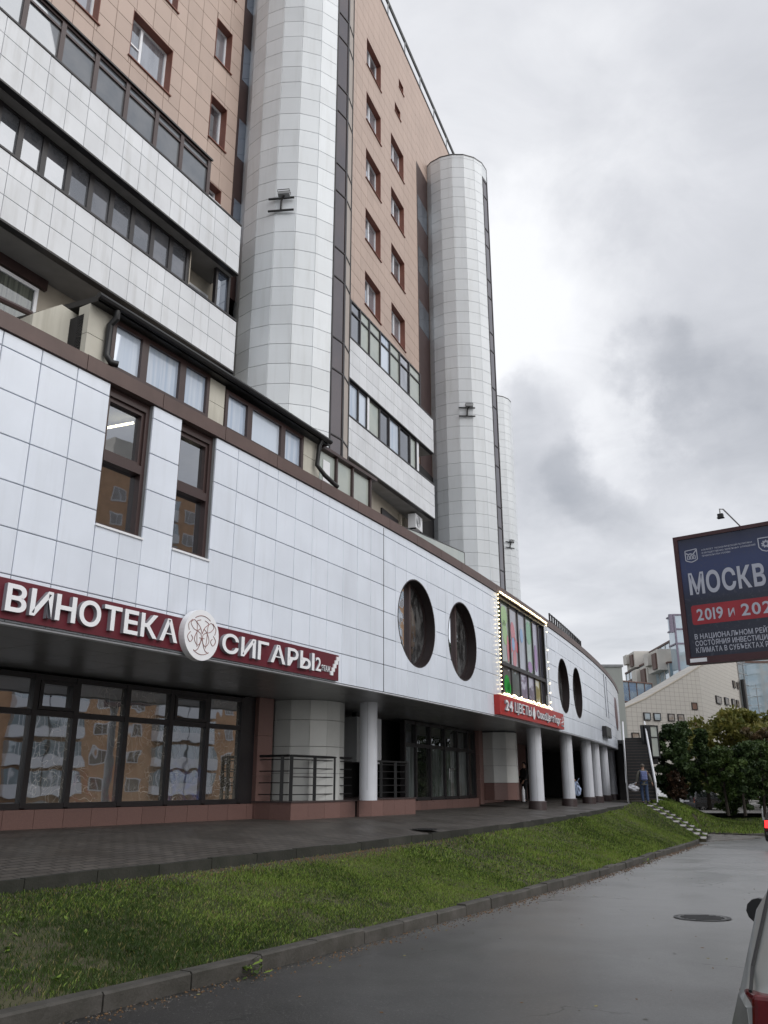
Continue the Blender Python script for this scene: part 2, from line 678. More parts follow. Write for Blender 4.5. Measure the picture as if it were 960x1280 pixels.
shop = thing('shop_building', 'two storey curved shop building faced in bluish white tiles above dark glazed shopfronts', 'building', FP(20, -4, .25))

S0, S1 = 2.0, 61.0
# dark backing with the openings cut out
mb = MB()
ss = list(np.arange(S0, S1, .5)) + [S1]
for a, b in zip(ss[:-1], ss[1:]):
    for (p, q, za, zb, ta, tb) in pieces(a, b, ZB, ZT + .02):
        mb.quad(FP(p, -.012, za), FP(q, -.012, zb), FP(q, -.012, tb), FP(p, -.012, ta))
mb.obj('tile_backing', 'joint', shop)
# facade tiles
tl = Tiler('facade_tile', 'pod_tile', shop, 'far_facade_tiles', 295, t=.03, jitter=.0028)
rows = [2.96, 3.57, 4.18, 4.79, 5.40, 6.01, 6.62, 6.84]
cols = [10.25 - .615 * i for i in range(13, 0, -1)] + [10.25, 10.70, 11.15, 11.80, 12.235, 12.67]
s = 12.67
while s < 18.6:
    s += .6125
    cols.append(s)
cols[-1] = 18.80
s = 18.80
while s < S1 - .6:
    s += .6125
    cols.append(s)
for a, b in zip(cols[:-1], cols[1:]):
    fr = FF(a)
    f2 = FP(b)
    ang = math.atan2(f2[0] - fr.x, f2[1] - fr.y)
    fr = Fr(fr.x, fr.y, ang)
    wid = math.hypot(f2[0] - fr.x, f2[1] - fr.y)
    for z0, z1 in zip(rows[:-1], rows[1:]):
        if not touches(a, b, z0, z1):
            tl.tile(fr, 0, 0, z0, wid, z1 - z0, .012)
            continue
        pcs = pieces(a + .004, b - .004, z0 + .004, z1 - .004)
        if not pcs:
            continue
        m2 = MB()
        area = 0
        for (p, q, za, zb, ta, tb) in pcs:
            if max(ta - za, tb - zb) < .002:
                continue
            area += (q - p) * (ta - za + tb - zb) / 2
            m2.hexa([FP(p, .03, za), FP(q, .03, zb), FP(q, 0, zb), FP(p, 0, za), FP(p, .03, ta), FP(q, .03, tb), FP(q, 0, tb), FP(p, 0, ta)])
        if area > .004:
            tl.poly(FP((a + b) / 2, 0, (z0 + z1) / 2), m2)
tl.finish()
# stained vertical expansion joint
mb = MB()
FF(18.80).box(mb, -.011, .011, .0, .034, 2.96, 6.8)
mb.obj('expansion_joint', 'black', shop)

# cornice: brown metal pieces with open joints
s = S0
while s < S1:
    e_ = min(s + 1.55, S1)
    mb = MB()
    strip(mb, s + .006, e_ - .006, -.28, .07, 6.845, 7.09, .5)
    mb.obj('cornice_panel', 'cornice', shop)
    s = e_
mb = MB()
strip(mb, S0, S1, -7.5, -.02, 6.86, 7.05)
mb.obj('roof_slab', 'grey', shop)
# soffit in dark panels
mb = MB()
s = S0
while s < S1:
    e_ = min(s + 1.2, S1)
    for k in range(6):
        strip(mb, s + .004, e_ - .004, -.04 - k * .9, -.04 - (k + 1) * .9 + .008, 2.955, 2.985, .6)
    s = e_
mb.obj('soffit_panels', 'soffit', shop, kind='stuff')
mb = MB()
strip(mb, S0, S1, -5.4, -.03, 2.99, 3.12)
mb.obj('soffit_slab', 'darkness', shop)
mb = MB()
strip(mb, S0, S1, -.10, .012, 2.935, 2.958, .6)
mb.obj('facade_edge_trim', 'column', shop)

# tall windows
for (a, b) in ((10.25, 11.15), (11.80, 12.67)):
    m_ = (a + b) / 2
    fr = FF(m_)
    hw = (b - a) / 2
    mb = MB()
    fr.box(mb, -hw, -hw + .075, -.28, -.06, 4.6, 6.84)
    fr.box(mb, hw - .075, hw, -.28, -.06, 4.6, 6.84)
    fr.box(mb, -hw + .075, hw - .075, -.28, -.06, 4.6, 4.66)
    fr.box(mb, -hw + .075, hw - .075, -.28, -.06, 6.70, 6.84)
    fr.box(mb, -hw + .075, hw - .075, -.28, -.05, 5.63, 5.77)
    fo = mb.obj('tall_window', 'brown', shop)
    mb = MB()                               # sash of the upper light
    for x0, x1, z0, z1 in ((-hw + .075, -hw + .125, 5.77, 6.70), (hw - .125, hw - .075, 5.77, 6.70), (-hw + .125, hw - .125, 5.77, 5.83), (-hw + .125, hw - .125, 6.63, 6.70)):
        fr.box(mb, x0, x1, -.24, -.10, z0, z1)
    mb.obj('sash', 'brown', fo)
    for z0, z1 in ((4.66, 5.63), (5.83, 6.63)):
        mb = MB()
        ins = .075 if z0 < 5 else .125
        mb.quad(fr.pt(-hw + ins, -.17, z0), fr.pt(hw - ins, -.17, z0), fr.pt(hw - ins, -.17, z1), fr.pt(-hw + ins, -.17, z1))
        mb.obj('pane', 'tall_glass', fo)
    mb = MB()
    fr.box(mb, -hw - .01, hw + .01, -.2, .055, 4.565, 4.598)
    mb.obj('sill', 'white', fo)
    mb = MB()                               # tiled reveal sides
    fr.box(mb, -hw - .012, -hw - .002, -.30, .0, 4.6, 6.84)
    fr.box(mb, hw + .002, hw + .012, -.30, .0, 4.6, 6.84)
    mb.obj('reveal', 'grey', fo)
# the room seen through them
mb = MB()
for s_ in np.arange(8.6, 15.0, .8):
    mb.quad(FP(s_, -4.0, 4.0), FP(s_ + .8, -4.0, 4.0), FP(s_ + .8, -4.0, 6.8), FP(s_, -4.0, 6.8))
    mb.quad(FP(s_, -.35, 6.83), FP(s_ + .8, -.35, 6.83), FP(s_ + .8, -4.0, 6.83), FP(s_, -4.0, 6.83))
    mb.quad(FP(s_, -.35, 4.0), FP(s_ + .8, -.35, 4.0), FP(s_ + .8, -4.0, 4.0), FP(s_, -4.0, 4.0))
for s_ in (8.6, 15.0):
    mb.quad(FP(s_, -.35, 4.0), FP(s_, -4.0, 4.0), FP(s_, -4.0, 6.8), FP(s_, -.35, 6.8))
mb.obj('room_interior', 'room', shop)
MT['tube_light'] = emis('fluorescent_tube', (1, .86, .55), 6)
mb = MB()
mb.tube([FP(11.14, -1.05, 6.68), FP(11.22, -.50, 6.68)], .022, 6)
lt = mb.obj('ceiling_lamp', 'tube_light', None)
tag(lt, 'lit yellowish fluorescent tube on the ceiling behind the upper pane of the first tall window', 'lamp')
mb = MB()
mb.lathe([(.0, 6.2), (.05, 6.22), (.05, 6.3), (0, 6.31)], *FP(13.3, -1.2)[:2], 10)
lt = mb.obj('ceiling_lamp', 'tube_light', None)
tag(lt, 'small round lit spot lamp on the ceiling behind the second tall window', 'lamp')

# round windows
for cs in (20.62, 23.70, 35.98, 39.0):
    fr = FF(cs)
    N = 48
    mb = MB()
    prof = [(1.10, .034), (1.10, -.29), (1.00, -.29), (1.00, -.22), (1.072, -.22), (1.072, .034)]
    vs, fs = [], []
    for r, b in prof:
        vs += [fr.pt(r * cos(2 * pi * k / N), b, 4.81 + r * sin(2 * pi * k / N)) for k in range(N)]
    for i in range(len(prof)):
        j = (i + 1) % len(prof)
        for k in range(N):
            fs.append((i * N + k, i * N + (k + 1) % N, j * N + (k + 1) % N, j * N + k))
    mb.add(vs, fs)
    rw = mb.obj('round_window', 'dark_brown', shop, smooth=35)
    mb = MB()
    fr.box(mb, -.05, .05, -.26, -.17, 3.76, 5.86)
    mb.obj('mullion', 'brown', rw)
    for sg in (-1, 1):
        mb = MB()
        pts = [fr.pt(sg * 1.03 * cos(x), -.245, 4.81 + 1.0 * sin(x)) for x in np.linspace(-pi / 2 + .055, pi / 2 - .055, 24)]
        mb.quad(*pts)
        mb.obj('pane', 'round_glass', rw)
# slot windows and the last round window near the end
for a, b in ((48.4, 48.85), (49.55, 50.0)):
    fr = FF((a + b) / 2)
    mb = MB()
    h = (b - a) / 2
    for x0, x1, z0, z1 in ((-h, -h + .05, 4.42, 6.72), (h - .05, h, 4.42, 6.72), (-h + .05, h - .05, 4.42, 4.48), (-h + .05, h - .05, 6.66, 6.72), (-h + .05, h - .05, 5.5, 5.58)):
        fr.box(mb, x0, x1, -.22, -.02, z0, z1)
    sw = mb.obj('slot_window', 'brown', shop)
    mb = MB()
    mb.quad(fr.pt(-h + .05, -.12, 4.48), fr.pt(h - .05, -.12, 4.48), fr.pt(h - .05, -.12, 6.66), fr.pt(-h + .05, -.12, 6.66))
    mb.obj('pane', 'dark_glass', sw)
for a, b, z0, z1 in ((54.3, 56.6, 4.2, 6.1),):
    fr = FF((a + b) / 2)
    mb = MB()
    h = (b - a) / 2
    pts = [(h * cos(x), 5.1 + 1.0 * sin(x)) for x in np.linspace(0, 2 * pi, 33)[:-1]]
    mb.add([fr.pt(p, .05, z) for p, z in pts] + [fr.pt(p, .0, z) for p, z in pts], [tuple(range(32))] + [(k, (k + 1) % 32, 32 + (k + 1) % 32, 32 + k) for k in range(32)])
    mb.obj('red_round_panel', M('dark_red_panel', (.10, .02, .025), .4), shop)

# flower window with its coloured film
fr = FF(29.99)
hw = 3.04
posts = [-3.04, -2.38, -1.36, -.36, .62, 1.52, 2.42, 3.04]
posts = [-3.0, -2.42, -1.40, -.38, .62, 1.55, 2.40, 3.0]
mb = MB()
for i, x in enumerate(posts):
    wq = .05 if 0 < i < 7 else .04
    fr.box(mb, x - wq, x + wq, -.17, -.08, 3.70, 6.80)
fr.box(mb, -3.05, 3.05, -.21, -.015, 3.66, 3.72)
fr.box(mb, -3.05, 3.05, -.21, -.015, 6.74, 6.82)
fr.box(mb, -3.05, 3.05, -.21, -.03, 4.62, 4.74)
fw = mb.obj('flower_window', 'dark', shop)
pc = [(.26, .31, .27), (.31, .34, .30), (.34, .33, .36), (.35, .36, .41), (.30, .38, .33), (.33, .32, .40), (.06, .06, .08)]
lc = [(.12, .10, .12), (.20, .19, .19), (.20, .22, .23), (.33, .30, .40), (.31, .29, .37), (.42, .38, .20), (.05, .05, .06)]
for i in range(7):
    for row, (z0, z1, cc) in enumerate(((3.72, 4.62, lc[i]), (4.74, 6.74, pc[i]))):
        mb = MB()
        a0, a1 = posts[i] + .05, posts[i + 1] - .05
        mb.quad(fr.pt(a0, -.12, z0), fr.pt(a1, -.12, z0), fr.pt(a1, -.12, z1), fr.pt(a0, -.12, z1))
        mb.obj('pane', glass_mat('film_%d_%d' % (row, i), cc, .10, tuple(x * .8 for x in cc), iscale=1.5), fw)


def decal(name, col, shape, b=-.116):
    mb = MB()
    for poly in shape:
        mb.quad(*[fr.pt(p[0], b, p[1]) for p in poly])
    return mb.obj(name, glass_mat(name + '_film', col, .07), fw)


def ell(cx_, cz, rx, rz_, rot=0, n=20):
    return [(cx_ + rx * cos(t) * cos(rot) - rz_ * sin(t) * sin(rot), cz + rx * cos(t) * sin(rot) + rz_ * sin(t) * cos(rot)) for t in np.linspace(0, 2 * pi, n + 1)[:-1]]


fp_ = [((.25, .42, .10), [ell(-2.72, 6.25, .20, .45), ell(-1.95, 6.3, .38, .34, .3), ell(-1.9, 5.75, .26, .42, .2)]),
       ((.10, .30, .13), [ell(1.10, 6.2, .36, .42)]),
       ((.55, .38, .05), [ell(-2.72, 5.75, .16, .30)]),
       ((.45, .09, .10), [ell(-.95, 5.9, .26, .36, .3), ell(-.66, 5.52, .20, .36, 1.0), ell(-.86, 5.02, .22, .32, -.2), ell(-1.12, 5.45, .17, .30, -.6), ell(-1.62, 5.25, .14, .45)]),
       ((.22, .06, .26), [ell(-2.72, 4.95, .17, .2), ell(-2.72, 4.15, .22, .25), ell(1.1, 4.98, .3, .2), ell(1.98, 5.4, .2, .5)]),
       ((.05, .36, .08), [ell(-1.92, 4.05, .32, .32, .2), ell(-1.7, 3.95, .22, .2)]),
       ((.16, .30, .52), [ell(-.98, 5.5, .17, .22), ell(.12, 5.95, .2, .25)])]
for i, (col, shp) in enumerate(fp_):
    decal('flower_print', col, shp, -.116 + .001 * i)
# string of bulbs
MT['bulb'] = emis('warm_bulb', (1, .80, .45), 4)
MT['bulb_white'] = emis('white_bulb', (1, .95, .82), 5)
gl = thing('string_lights', 'lit warm string of bulbs outlining the large window with flower stickers', 'lights', FP(30, .08, 5.2))
k = 0
def bulb(s_, z, q, r, me_=[None]):
    if me_[0] is None:
        m2 = MB()
        m2.lathe([(.004, -1), (.7, -.7), (1, 0), (.7, .7), (.004, 1)], 0, 0, 6)
        me_[0] = m2.data('bulb')
        me_[0].materials.append(MT['bulb'])
    o = link('bulb', me_[0], None, gl, FP(s_, q, z))
    o.scale = (r * .62, r * .62, r * .62)
for z in np.arange(3.8, 6.8, .135):
    bulb(26.86 + random.uniform(-.02, .02), z, .09, .038)
for s_ in np.arange(27.0, 33.1, .085):
    bulb(s_, 6.875 + random.uniform(-.012, .012), .12, .036)
for s_ in np.arange(27.0, 33.1, .10):
    bulb(s_, 3.645 + .05 * abs(sin((s_ - 27) * 4.2)) + random.uniform(-.02, .02), .12, .040)
for z in (3.9, 4.25, 4.6, 5.15, 5.4, 5.85, 6.55, 6.8):
    bulb(33.10 + random.uniform(-.03, .03), z, .09, .038)
mb = MB()
mb.tube([FP(26.86, .07, 3.65), FP(26.86, .07, 6.86)], .008, 5)
mb.tube([FP(x, .10, 6.86) for x in np.arange(26.9, 33.2, .5)], .008, 5)
mb.tube([FP(33.10, .07, 6.86), FP(33.10, .07, 3.65)], .008, 5)
mb.obj('cord', 'black', gl)

# ------------------------------------------------------------------ shopfront under the overhang
G = .27
SF = Fr(-6.55, 14.9, R(33.6))
pa = [-5.2, -4.1, -2.97, -1.84, -.70, .48, 1.36, 2.55, 3.72, 4.78, 5.88]
mb = MB()
for x in pa:
    SF.box(mb, x - .055, x + .055, -.10, .06, .60, 2.90)
for a, b in zip(pa[:-1], pa[1:]):
    SF.box(mb, a + .055, b - .055, -.09, .05, .58, .68)
    SF.box(mb, a + .055, b - .055, -.09, .05, 2.17, 2.27)
    SF.box(mb, a + .055, b - .055, -.09, .05, 2.80, 2.90)
SF.box(mb, 5.935, 6.30, -.12, .05, .56, 2.93)
sf = mb.obj('shopfront_frame', 'dark', shop)
mats = ['film_a', 'clear_dark', 'film_a', 'clear_dark', 'clear_dark', 'film_a', 'film_c', 'film_a', 'film_b', 'film_a']
mats = ['clear_dark', 'clear_dark', 'clear_dark', 'clear_dark', 'clear_dark', 'film_a', 'film_c', 'film_a', 'film_b', 'film_a']
for i, (a, b) in enumerate(zip(pa[:-1], pa[1:])):
    for z0, z1 in ((.68, 2.17), (2.27, 2.80)):
        mb = MB()
        mb.quad(SF.pt(a + .055, -.02, z0), SF.pt(b - .055, -.02, z0), SF.pt(b - .055, -.02, z1), SF.pt(a + .055, -.02, z1))
        mt = mats[i] if z0 < 1 else ('clear_dark' if i not in (6, 7, 8, 9) else ('film_a' if i != 8 else 'clear_dark'))
        mb.obj('shopfront_pane', mt, sf)
    if i in (5, 8):                       # opening vents in the top row
        mb = MB()
        for x0, x1, y0, y1 in ((a + .06, a + .13, 2.28, 2.79), (b - .13, b - .06, 2.28, 2.79), (a + .13, b - .13, 2.28, 2.34), (a + .13, b - .13, 2.73, 2.79)):
            SF.box(mb, x0, x1, -.03, .075, y0, y1)
        mb.obj('vent_sash', 'dark', sf)
mb = MB()                                   # dark inside
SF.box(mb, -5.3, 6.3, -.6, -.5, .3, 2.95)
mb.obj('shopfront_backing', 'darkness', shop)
x = -5.3
while x < 6.2:                              # granite plinth under the glazing
    mb = MB()
    SF.box(mb, x + .004, min(x + .6, 6.3) - .004, -.2, .10, .10, .575)
    mb.obj('granite_slab', 'granite', shop)
    x += .6
for k in range(3):                          # granite strip beside it
    mb = MB()
    SF.box(mb, 6.305, 6.82, -.3, .16, .28 + k * .9, min(2.95, .28 + (k + 1) * .9) - .006)
    mb.obj('granite_slab', 'granite', shop)

# round tiled piers
def pier(cx_, cy_, r, n, base_z, base_mat=None, rowh=.62):
    prof = [(r - .02, base_z), (r - .02, 2.96)]
    mb = MB()
    mb.lathe(prof, cx_, cy_, n)
    p = mb.obj('round_pier', 'joint', shop)
    for k in range(n):
        a0, a1 = 2 * pi * k / n, 2 * pi * (k + 1) / n
        mid = (a0 + a1) / 2
        if cos(mid) * (-cx_) + sin(mid) * (-cy_) < -.2 * math.hypot(cx_, cy_):
            continue
        z = base_z
        while z < 2.9:
            z1 = min(z + rowh, 2.955)
            P0 = (cx_ + r * cos(a1), cy_ + r * sin(a1))
            P1 = (cx_ + r * cos(a0), cy_ + r * sin(a0))
            ang = math.atan2(P0[0] - P1[0], P0[1] - P1[1])
            f_ = Fr(P1[0], P1[1], ang)
            wd = math.hypot(P0[0] - P1[0], P0[1] - P1[1])
            low = base_mat and z < base_z + .5
            link('pier_tile', tile_mesh(wd - .008, z1 - z - .008, .02, mat=base_mat if low else 'pier_tile'), None, p, f_.pt(.004, -.02, z + .004), f_.rz)
            z = z1
    return p


pier(-2.02, 21.75, 1.02, 14, .62)
pier(4.42, 34.0, .80, 10, .42, 'granite')

# back wall of the arcade
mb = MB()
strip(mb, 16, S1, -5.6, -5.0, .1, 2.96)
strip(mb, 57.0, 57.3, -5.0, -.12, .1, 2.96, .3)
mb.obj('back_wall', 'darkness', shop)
for s_ in np.arange(33.0, 40.2, .9):        # pink panel wall behind the first free columns
    for k in range(3):
        z0 = .22 + (0, .75, 1.85)[k]
        z1 = .22 + (.745, 1.845, 2.735)[k]
        mb = MB()
        if abs(s_ - 38.4) < .2 and k > 0:
            continue
        strip(mb, s_ + .004, s_ + .896, -4.2, -4.05, z0, z1, .9)
        mb.obj('granite_slab', 'granite', shop)
for s_ in (44.5, 48.5):
    mb = MB()
    strip(mb, s_, s_ + 2.2, -4.3, -4.1, .2, 2.95, 1.1)
    mb.obj('granite_slab', 'granite', shop)
# small framed notice on the dark wall between pier and column
mb = MB()
f_ = FF(22.0, -3.0)
for x0, x1, z0, z1 in ((-.3, .3, 1.60, 1.64), (-.3, .3, 1.90, 1.94), (-.3, -.26, 1.64, 1.90), (.26, .3, 1.64, 1.90)):
    f_.box(mb, x0, x1, -.03, 0, z0, z1)
f_.box(mb, -.26, .26, -.03, -.015, 1.64, 1.90)
o = mb.obj('notice_frame', ['white'], None)
tag(o, 'small notice in a thin white frame in the dark gap beside the round tiled pier', 'notice')
# grey cabinet hanging under the soffit
vb = thing('ventilation_box', 'tall grey metal ventilation box hanging under the soffit behind the first white column', 'box', FP(23.9, -2.8, 1.6))
f_ = FF(23.6, -2.8)
mb = MB()
f_.box(mb, -.85, .55, -.7, 0, 1.58, 2.78)
mb.obj('casing', 'grey', vb)
mb = MB()
f_.box(mb, .05, .60, -.3, .03, 1.55, 2.80)
mb.obj('front_panel', 'column', vb)
mb = MB()
mb.tube([f_.pt(-.2, -.35, 2.78), f_.pt(-.2, -.35, 2.95)], .14, 10)
mb.obj('duct', 'black', vb)

# second glazed front
S2 = FF(29.6, -3.0)
pa2 = [-3.3, -2.4, -1.15, .2, 1.5, 2.6, 3.4]
mb = MB()
for x in pa2:
    S2.box(mb, x - .06, x + .06, -.10, .06, .53, 2.90)
for a, b in zip(pa2[:-1], pa2[1:]):
    S2.box(mb, a + .06, b - .06, -.09, .05, .50, .60)
    S2.box(mb, a + .06, b - .06, -.09, .05, 2.12, 2.24)
    S2.box(mb, a + .06, b - .06, -.09, .05, 2.82, 2.92)
s2 = mb.obj('shopfront_frame', 'dark', shop)
lgt = glass_mat('pale_curtain_pane', (.16, .18, .18), .10, (.07, .085, .075), iscale=2, stretch=(3, 3, .3))
for i, (a, b) in enumerate(zip(pa2[:-1], pa2[1:])):
    for z0, z1 in ((.60, 2.12), (2.24, 2.82)):
        mb = MB()
        mb.quad(S2.pt(a + .06, -.02, z0), S2.pt(b - .06, -.02, z0), S2.pt(b - .06, -.02, z1), S2.pt(a + .06, -.02, z1))
        mb.obj('shopfront_pane', lgt if (i, z0 < 1) in ((0, True), (2, True), (3, True), (4, True)) else 'shop_dark', s2)
mb = MB()
mb.tube([S2.pt(.45, .10, 1.15), S2.pt(.45, .10, 1.5), S2.pt(1.0, .10, 1.5)], .02, 6)
mb.obj('door_handle', 'steel', s2)
mb = MB()
S2.box(mb, -3.4, 3.5, -.8, -.7, .3, 2.95)
mb.obj('shopfront_backing', 'darkness', shop)
for k in range(12):
    mb = MB()
    S2.box(mb, -3.4 + k * .58, -3.4 + (k + 1) * .58 - .008, -.25, .12, .1, .495)
    mb.obj('granite_slab', 'granite', shop)
for k in range(3):
    mb = MB()
    S2.box(mb, 3.47, 3.95, -.3, .2, .28 + k * .9, min(2.95, .28 + (k + 1) * .9) - .006)
    mb.obj('granite_slab', 'granite', shop)

# columns
def column(s_, q, z0, ring=True, r=.235):
    P = FP(s_, q)
    mb = MB()
    mb.lathe([(r, z0 + (.22 if ring else 0)), (r, 2.96)], P[0], P[1], 26)
    c = mb.obj('column', 'column', shop, smooth=35)
    if ring:
        mb = MB()
        mb.lathe([(r + .06, z0 - .1), (r + .06, z0 + .2), (r + .04, z0 + .225), (r - .01, z0 + .225)], P[0], P[1], 26)
        mb.obj('column_base', 'granite_dark', c, smooth=35)
    mb = MB()
    for az in (.4, 2.5, 4.6):
        mb.tube([(P[0] + (r - .001) * cos(az), P[1] + (r - .001) * sin(az), z0 + .24), (P[0] + (r - .001) * cos(az), P[1] + (r - .001) * sin(az), 2.95)], .005, 4)
    mb.obj('panel_seam', 'grey', c)


column(20.85, -1.45, .62, False, .22)
for s_ in (32.6, 38.27, 43.4, 46.3, 50.2, 55.2):
    column(s_, -.5, .2, True, .26)

# granite plinths with railings
def railing_run(root, pts, z0, h=.98, bars=4, post_pts=None):
    for i in range(len(pts) - 1):
        mb = MB()
        mb.tube([(*pts[i], z0 + h), (*pts[i + 1], z0 + h)], .028, 8)
        mb.obj('handrail', 'black', root)
        mb = MB()
        for k in range(bars):
            z = z0 + .14 + k * (h - .22) / (bars - 1)
            mb.tube([(*pts[i], z), (*pts[i + 1], z)], .012, 6)
        mb.obj('rail_bars', 'black', root)
    for p in post_pts:
        mb = MB()
        mb.box(p[0] - .038, p[0] + .038, p[1] - .038, p[1] + .038, z0, z0 + h)
        mb.obj('post', 'black', root)


PLA = Fr(-2.06, 19.55, R(31))               # plinth front line
def slabs(fr_, a0, a1, b0, b1, z0, z1, w_=.6):
    n = max(1, round((a1 - a0) / w_))
    for k in range(n):
        mb = MB()
        fr_.box(mb, a0 + (a1 - a0) * k / n + .003, a0 + (a1 - a0) * (k + 1) / n - .003, b0, b1, z0, z1)
        mb.obj('granite_slab', 'granite', shop)


slabs(PLA, 0, 2.62, -.06, 0, .05, .60)
slabs(PLA, 2.72, 5.6, -.02, .05, .05, .62)
for k in range(3):                          # return side
    mb = MB()
    PLA.box(mb, 0, .06, -1.7 + k * .55, -1.7 + (k + 1) * .55 - .004, .05, .60)
    mb.obj('granite_slab', 'granite', shop)
mb = MB()
PLA.box(mb, .065, 5.55, -2.6, -.07, .0, .585)
mb.obj('plinth_core', 'darkness', shop)
mb = MB()
PLA.box(mb, -.03, 2.68, -2.6, .03, .602, .632)
PLA.box(mb, 2.69, 5.64, -2.6, .08, .622, .65)
mb.obj('plinth_top', 'granite_dark', shop)
r1 = thing('metal_railing', 'black metal railing with horizontal bars in front of the first round tiled pier', 'railing', PLA.pt(1, -.2, .63))
railing_run(r1, [PLA.pt(.1, -1.6, 0)[:2], PLA.pt(.1, -.15, 0)[:2]], .633, post_pts=[PLA.pt(.1, -1.6, 0), PLA.pt(.1, -.35, 0)])
railing_run(r1, [PLA.pt(.12, -.12, 0)[:2], PLA.pt(2.62, -.12, 0)[:2]], .633, bars=5, post_pts=[PLA.pt(.14, -.12, 0), PLA.pt(1.05, -.12, 0), PLA.pt(1.85, -.12, 0)])
r2 = thing('metal_railing', 'black metal railing with horizontal bars between the first white column and the glazed entrance', 'railing', PLA.pt(4.5, -.2, .65))
railing_run(r2, [PLA.pt(3.15, -.12, 0)[:2], PLA.pt(5.5, -.12, 0)[:2]], .65, h=.92, bars=5, post_pts=[PLA.pt(3.2, -.12, 0), PLA.pt(4.05, -.12, 0), PLA.pt(4.8, -.12, 0), PLA.pt(5.45, -.12, 0)])
mb = MB()
f_ = Fr(*PLA.pt(3.95, -.5, 0)[:2], R(31))
f_.box(mb, -.12, .45, -.02, .04, .65, 1.55)
o = mb.obj('dark_board', 'black', None)
tag(o, 'dark upright board standing on the plinth behind the second railing', 'board')

# ------------------------------------------------------------------ glazed storey strip and other things on the shop roof
def q3(s_, z, q=-.3):
    return FP(s_, q, z)


def win_strip(groups, z0, z1, q, mat):
    for (a, b) in groups:
        fr_ = FF((a + b) / 2, q)
        h = (b - a) / 2
        mb = MB()
        for x0, x1, y0, y1 in ((-h - .055, -h + .02, z0 - .06, z1 + .06), (h - .02, h + .055, z0 - .06, z1 + .06), (-h + .02, h - .02, z0 - .06, z0 + .02), (-h + .02, h - .02, z1 - .02, z1 + .06)):
            fr_.box(mb, x0, x1, -.10, .03, y0, y1)
        fo = mb.obj('roof_window', 'brown', shop)
        mb = MB()
        mb.quad(fr_.pt(-h + .02, -.03, z0 + .02), fr_.pt(h - .02, -.03, z0 + .02), fr_.pt(h - .02, -.03, z1 - .02), fr_.pt(-h + .02, -.03, z1 - .02))
        mb.obj('pane', mat, fo)


win_strip([(10.47, 11.07), (11.18, 11.97), (12.08, 12.67)], 7.34, 8.10, -.3, 'curtain_glass')
win_strip([(13.24, 13.86), (13.97, 14.96), (15.07, 15.70)], 7.32, 8.02, -.3, 'curtain_glass')
for a, b, z1 in ((9.95, 10.41, 8.2), (12.73, 13.18, 8.14), (15.76, 16.42, 8.1)):
    for zz0, zz1 in ((7.1, 7.68), (7.69, z1)):
        mb = MB()
        strip(mb, a, b, -.55, -.30, zz0, zz1, .6)
        mb.obj('cream_panel', 'cream', shop)
mb = MB()
strip(mb, 9.95, 16.45, -2.6, -.42, 7.06, 8.05)
mb.obj('extension_core', 'darkness', shop)
mb = MB()
strip(mb, 9.95, 16.45, -.42, -.2, 7.06, 7.27)
mb.obj('extension_base', 'brown', shop)
mb = MB()
n = 8
for i in range(n):
    a, b = 9.95 + 6.6 * i / n, 9.95 + 6.6 * (i + 1) / n
    za, zb = 8.30 - .07 * i / n, 8.30 - .07 * (i + 1) / n
    mb.hexa([FP(a, -.12, za - .12), FP(b, -.12, zb - .12), FP(b, -3.2, zb + .25), FP(a, -3.2, za + .25),
             FP(a, -.12, za - .02), FP(b, -.12, zb - .02), FP(b, -3.2, zb + .36), FP(a, -3.2, za + .36)])
mb.obj('extension_roof', 'black', shop)
mb = MB()
mb.tube([FP(s_, -.06, 8.24 - .07 * (s_ - 9.9) / 6.6) for s_ in np.arange(9.9, 16.7, .6)], .055, 8)
mb.obj('gutter', 'black', shop, smooth=40)
mb = MB()
mb.tube([FP(10.32, -.10, 8.20), FP(10.32, -.10, 8.05), FP(10.30, -.22, 7.95), FP(10.30, -.22, 7.42), FP(10.36, -.16, 7.30), FP(10.45, -.10, 7.29)], .055, 10)
mb.obj('downpipe', 'black', shop, smooth=40)
mb = MB()
mb.tube([FP(16.25, -.10, 8.18), FP(16.22, -.18, 8.0), FP(16.18, -.20, 7.55), FP(16.35, -.10, 7.35), FP(16.72, .0, 7.18)], .05, 10)
mb.obj('downpipe', 'black', shop, smooth=40)
# lower panelled part with brown posts
for a, b in ((16.47, 17.08), (17.15, 17.80), (17.87, 18.66)):
    mb = MB()
    strip(mb, a, b, -.36, -.32, 7.1, 8.02, .4)
    mb.obj('frosted_panel', 'frost', shop)
mb = MB()
for s_ in (17.115, 17.835, 18.70):
    FF(s_, -.3).box(mb, -.03, .03, -.06, .04, 7.1, 8.10)
strip(mb, 16.45, 18.95, -.42, -.22, 8.06, 8.13, .4)
mb.obj('panel_posts', 'brown', shop)
mb = MB()
FF(18.85, -.6).box(mb, -.06, .06, -.05, .05, 7.1, 7.95)
mb.obj('white_post', 'white', shop)
mb = MB()
strip(mb, 16.45, 18.6, -2.4, -.45, 7.06, 7.95)
mb.obj('extension_core', 'beige', shop)
# white window inside first lower panel
mb = MB()
FF(16.75, -.31).box(mb, -.16, .12, -.005, .006, 7.35, 7.85)
mb.obj('white_sheet', 'white', shop)
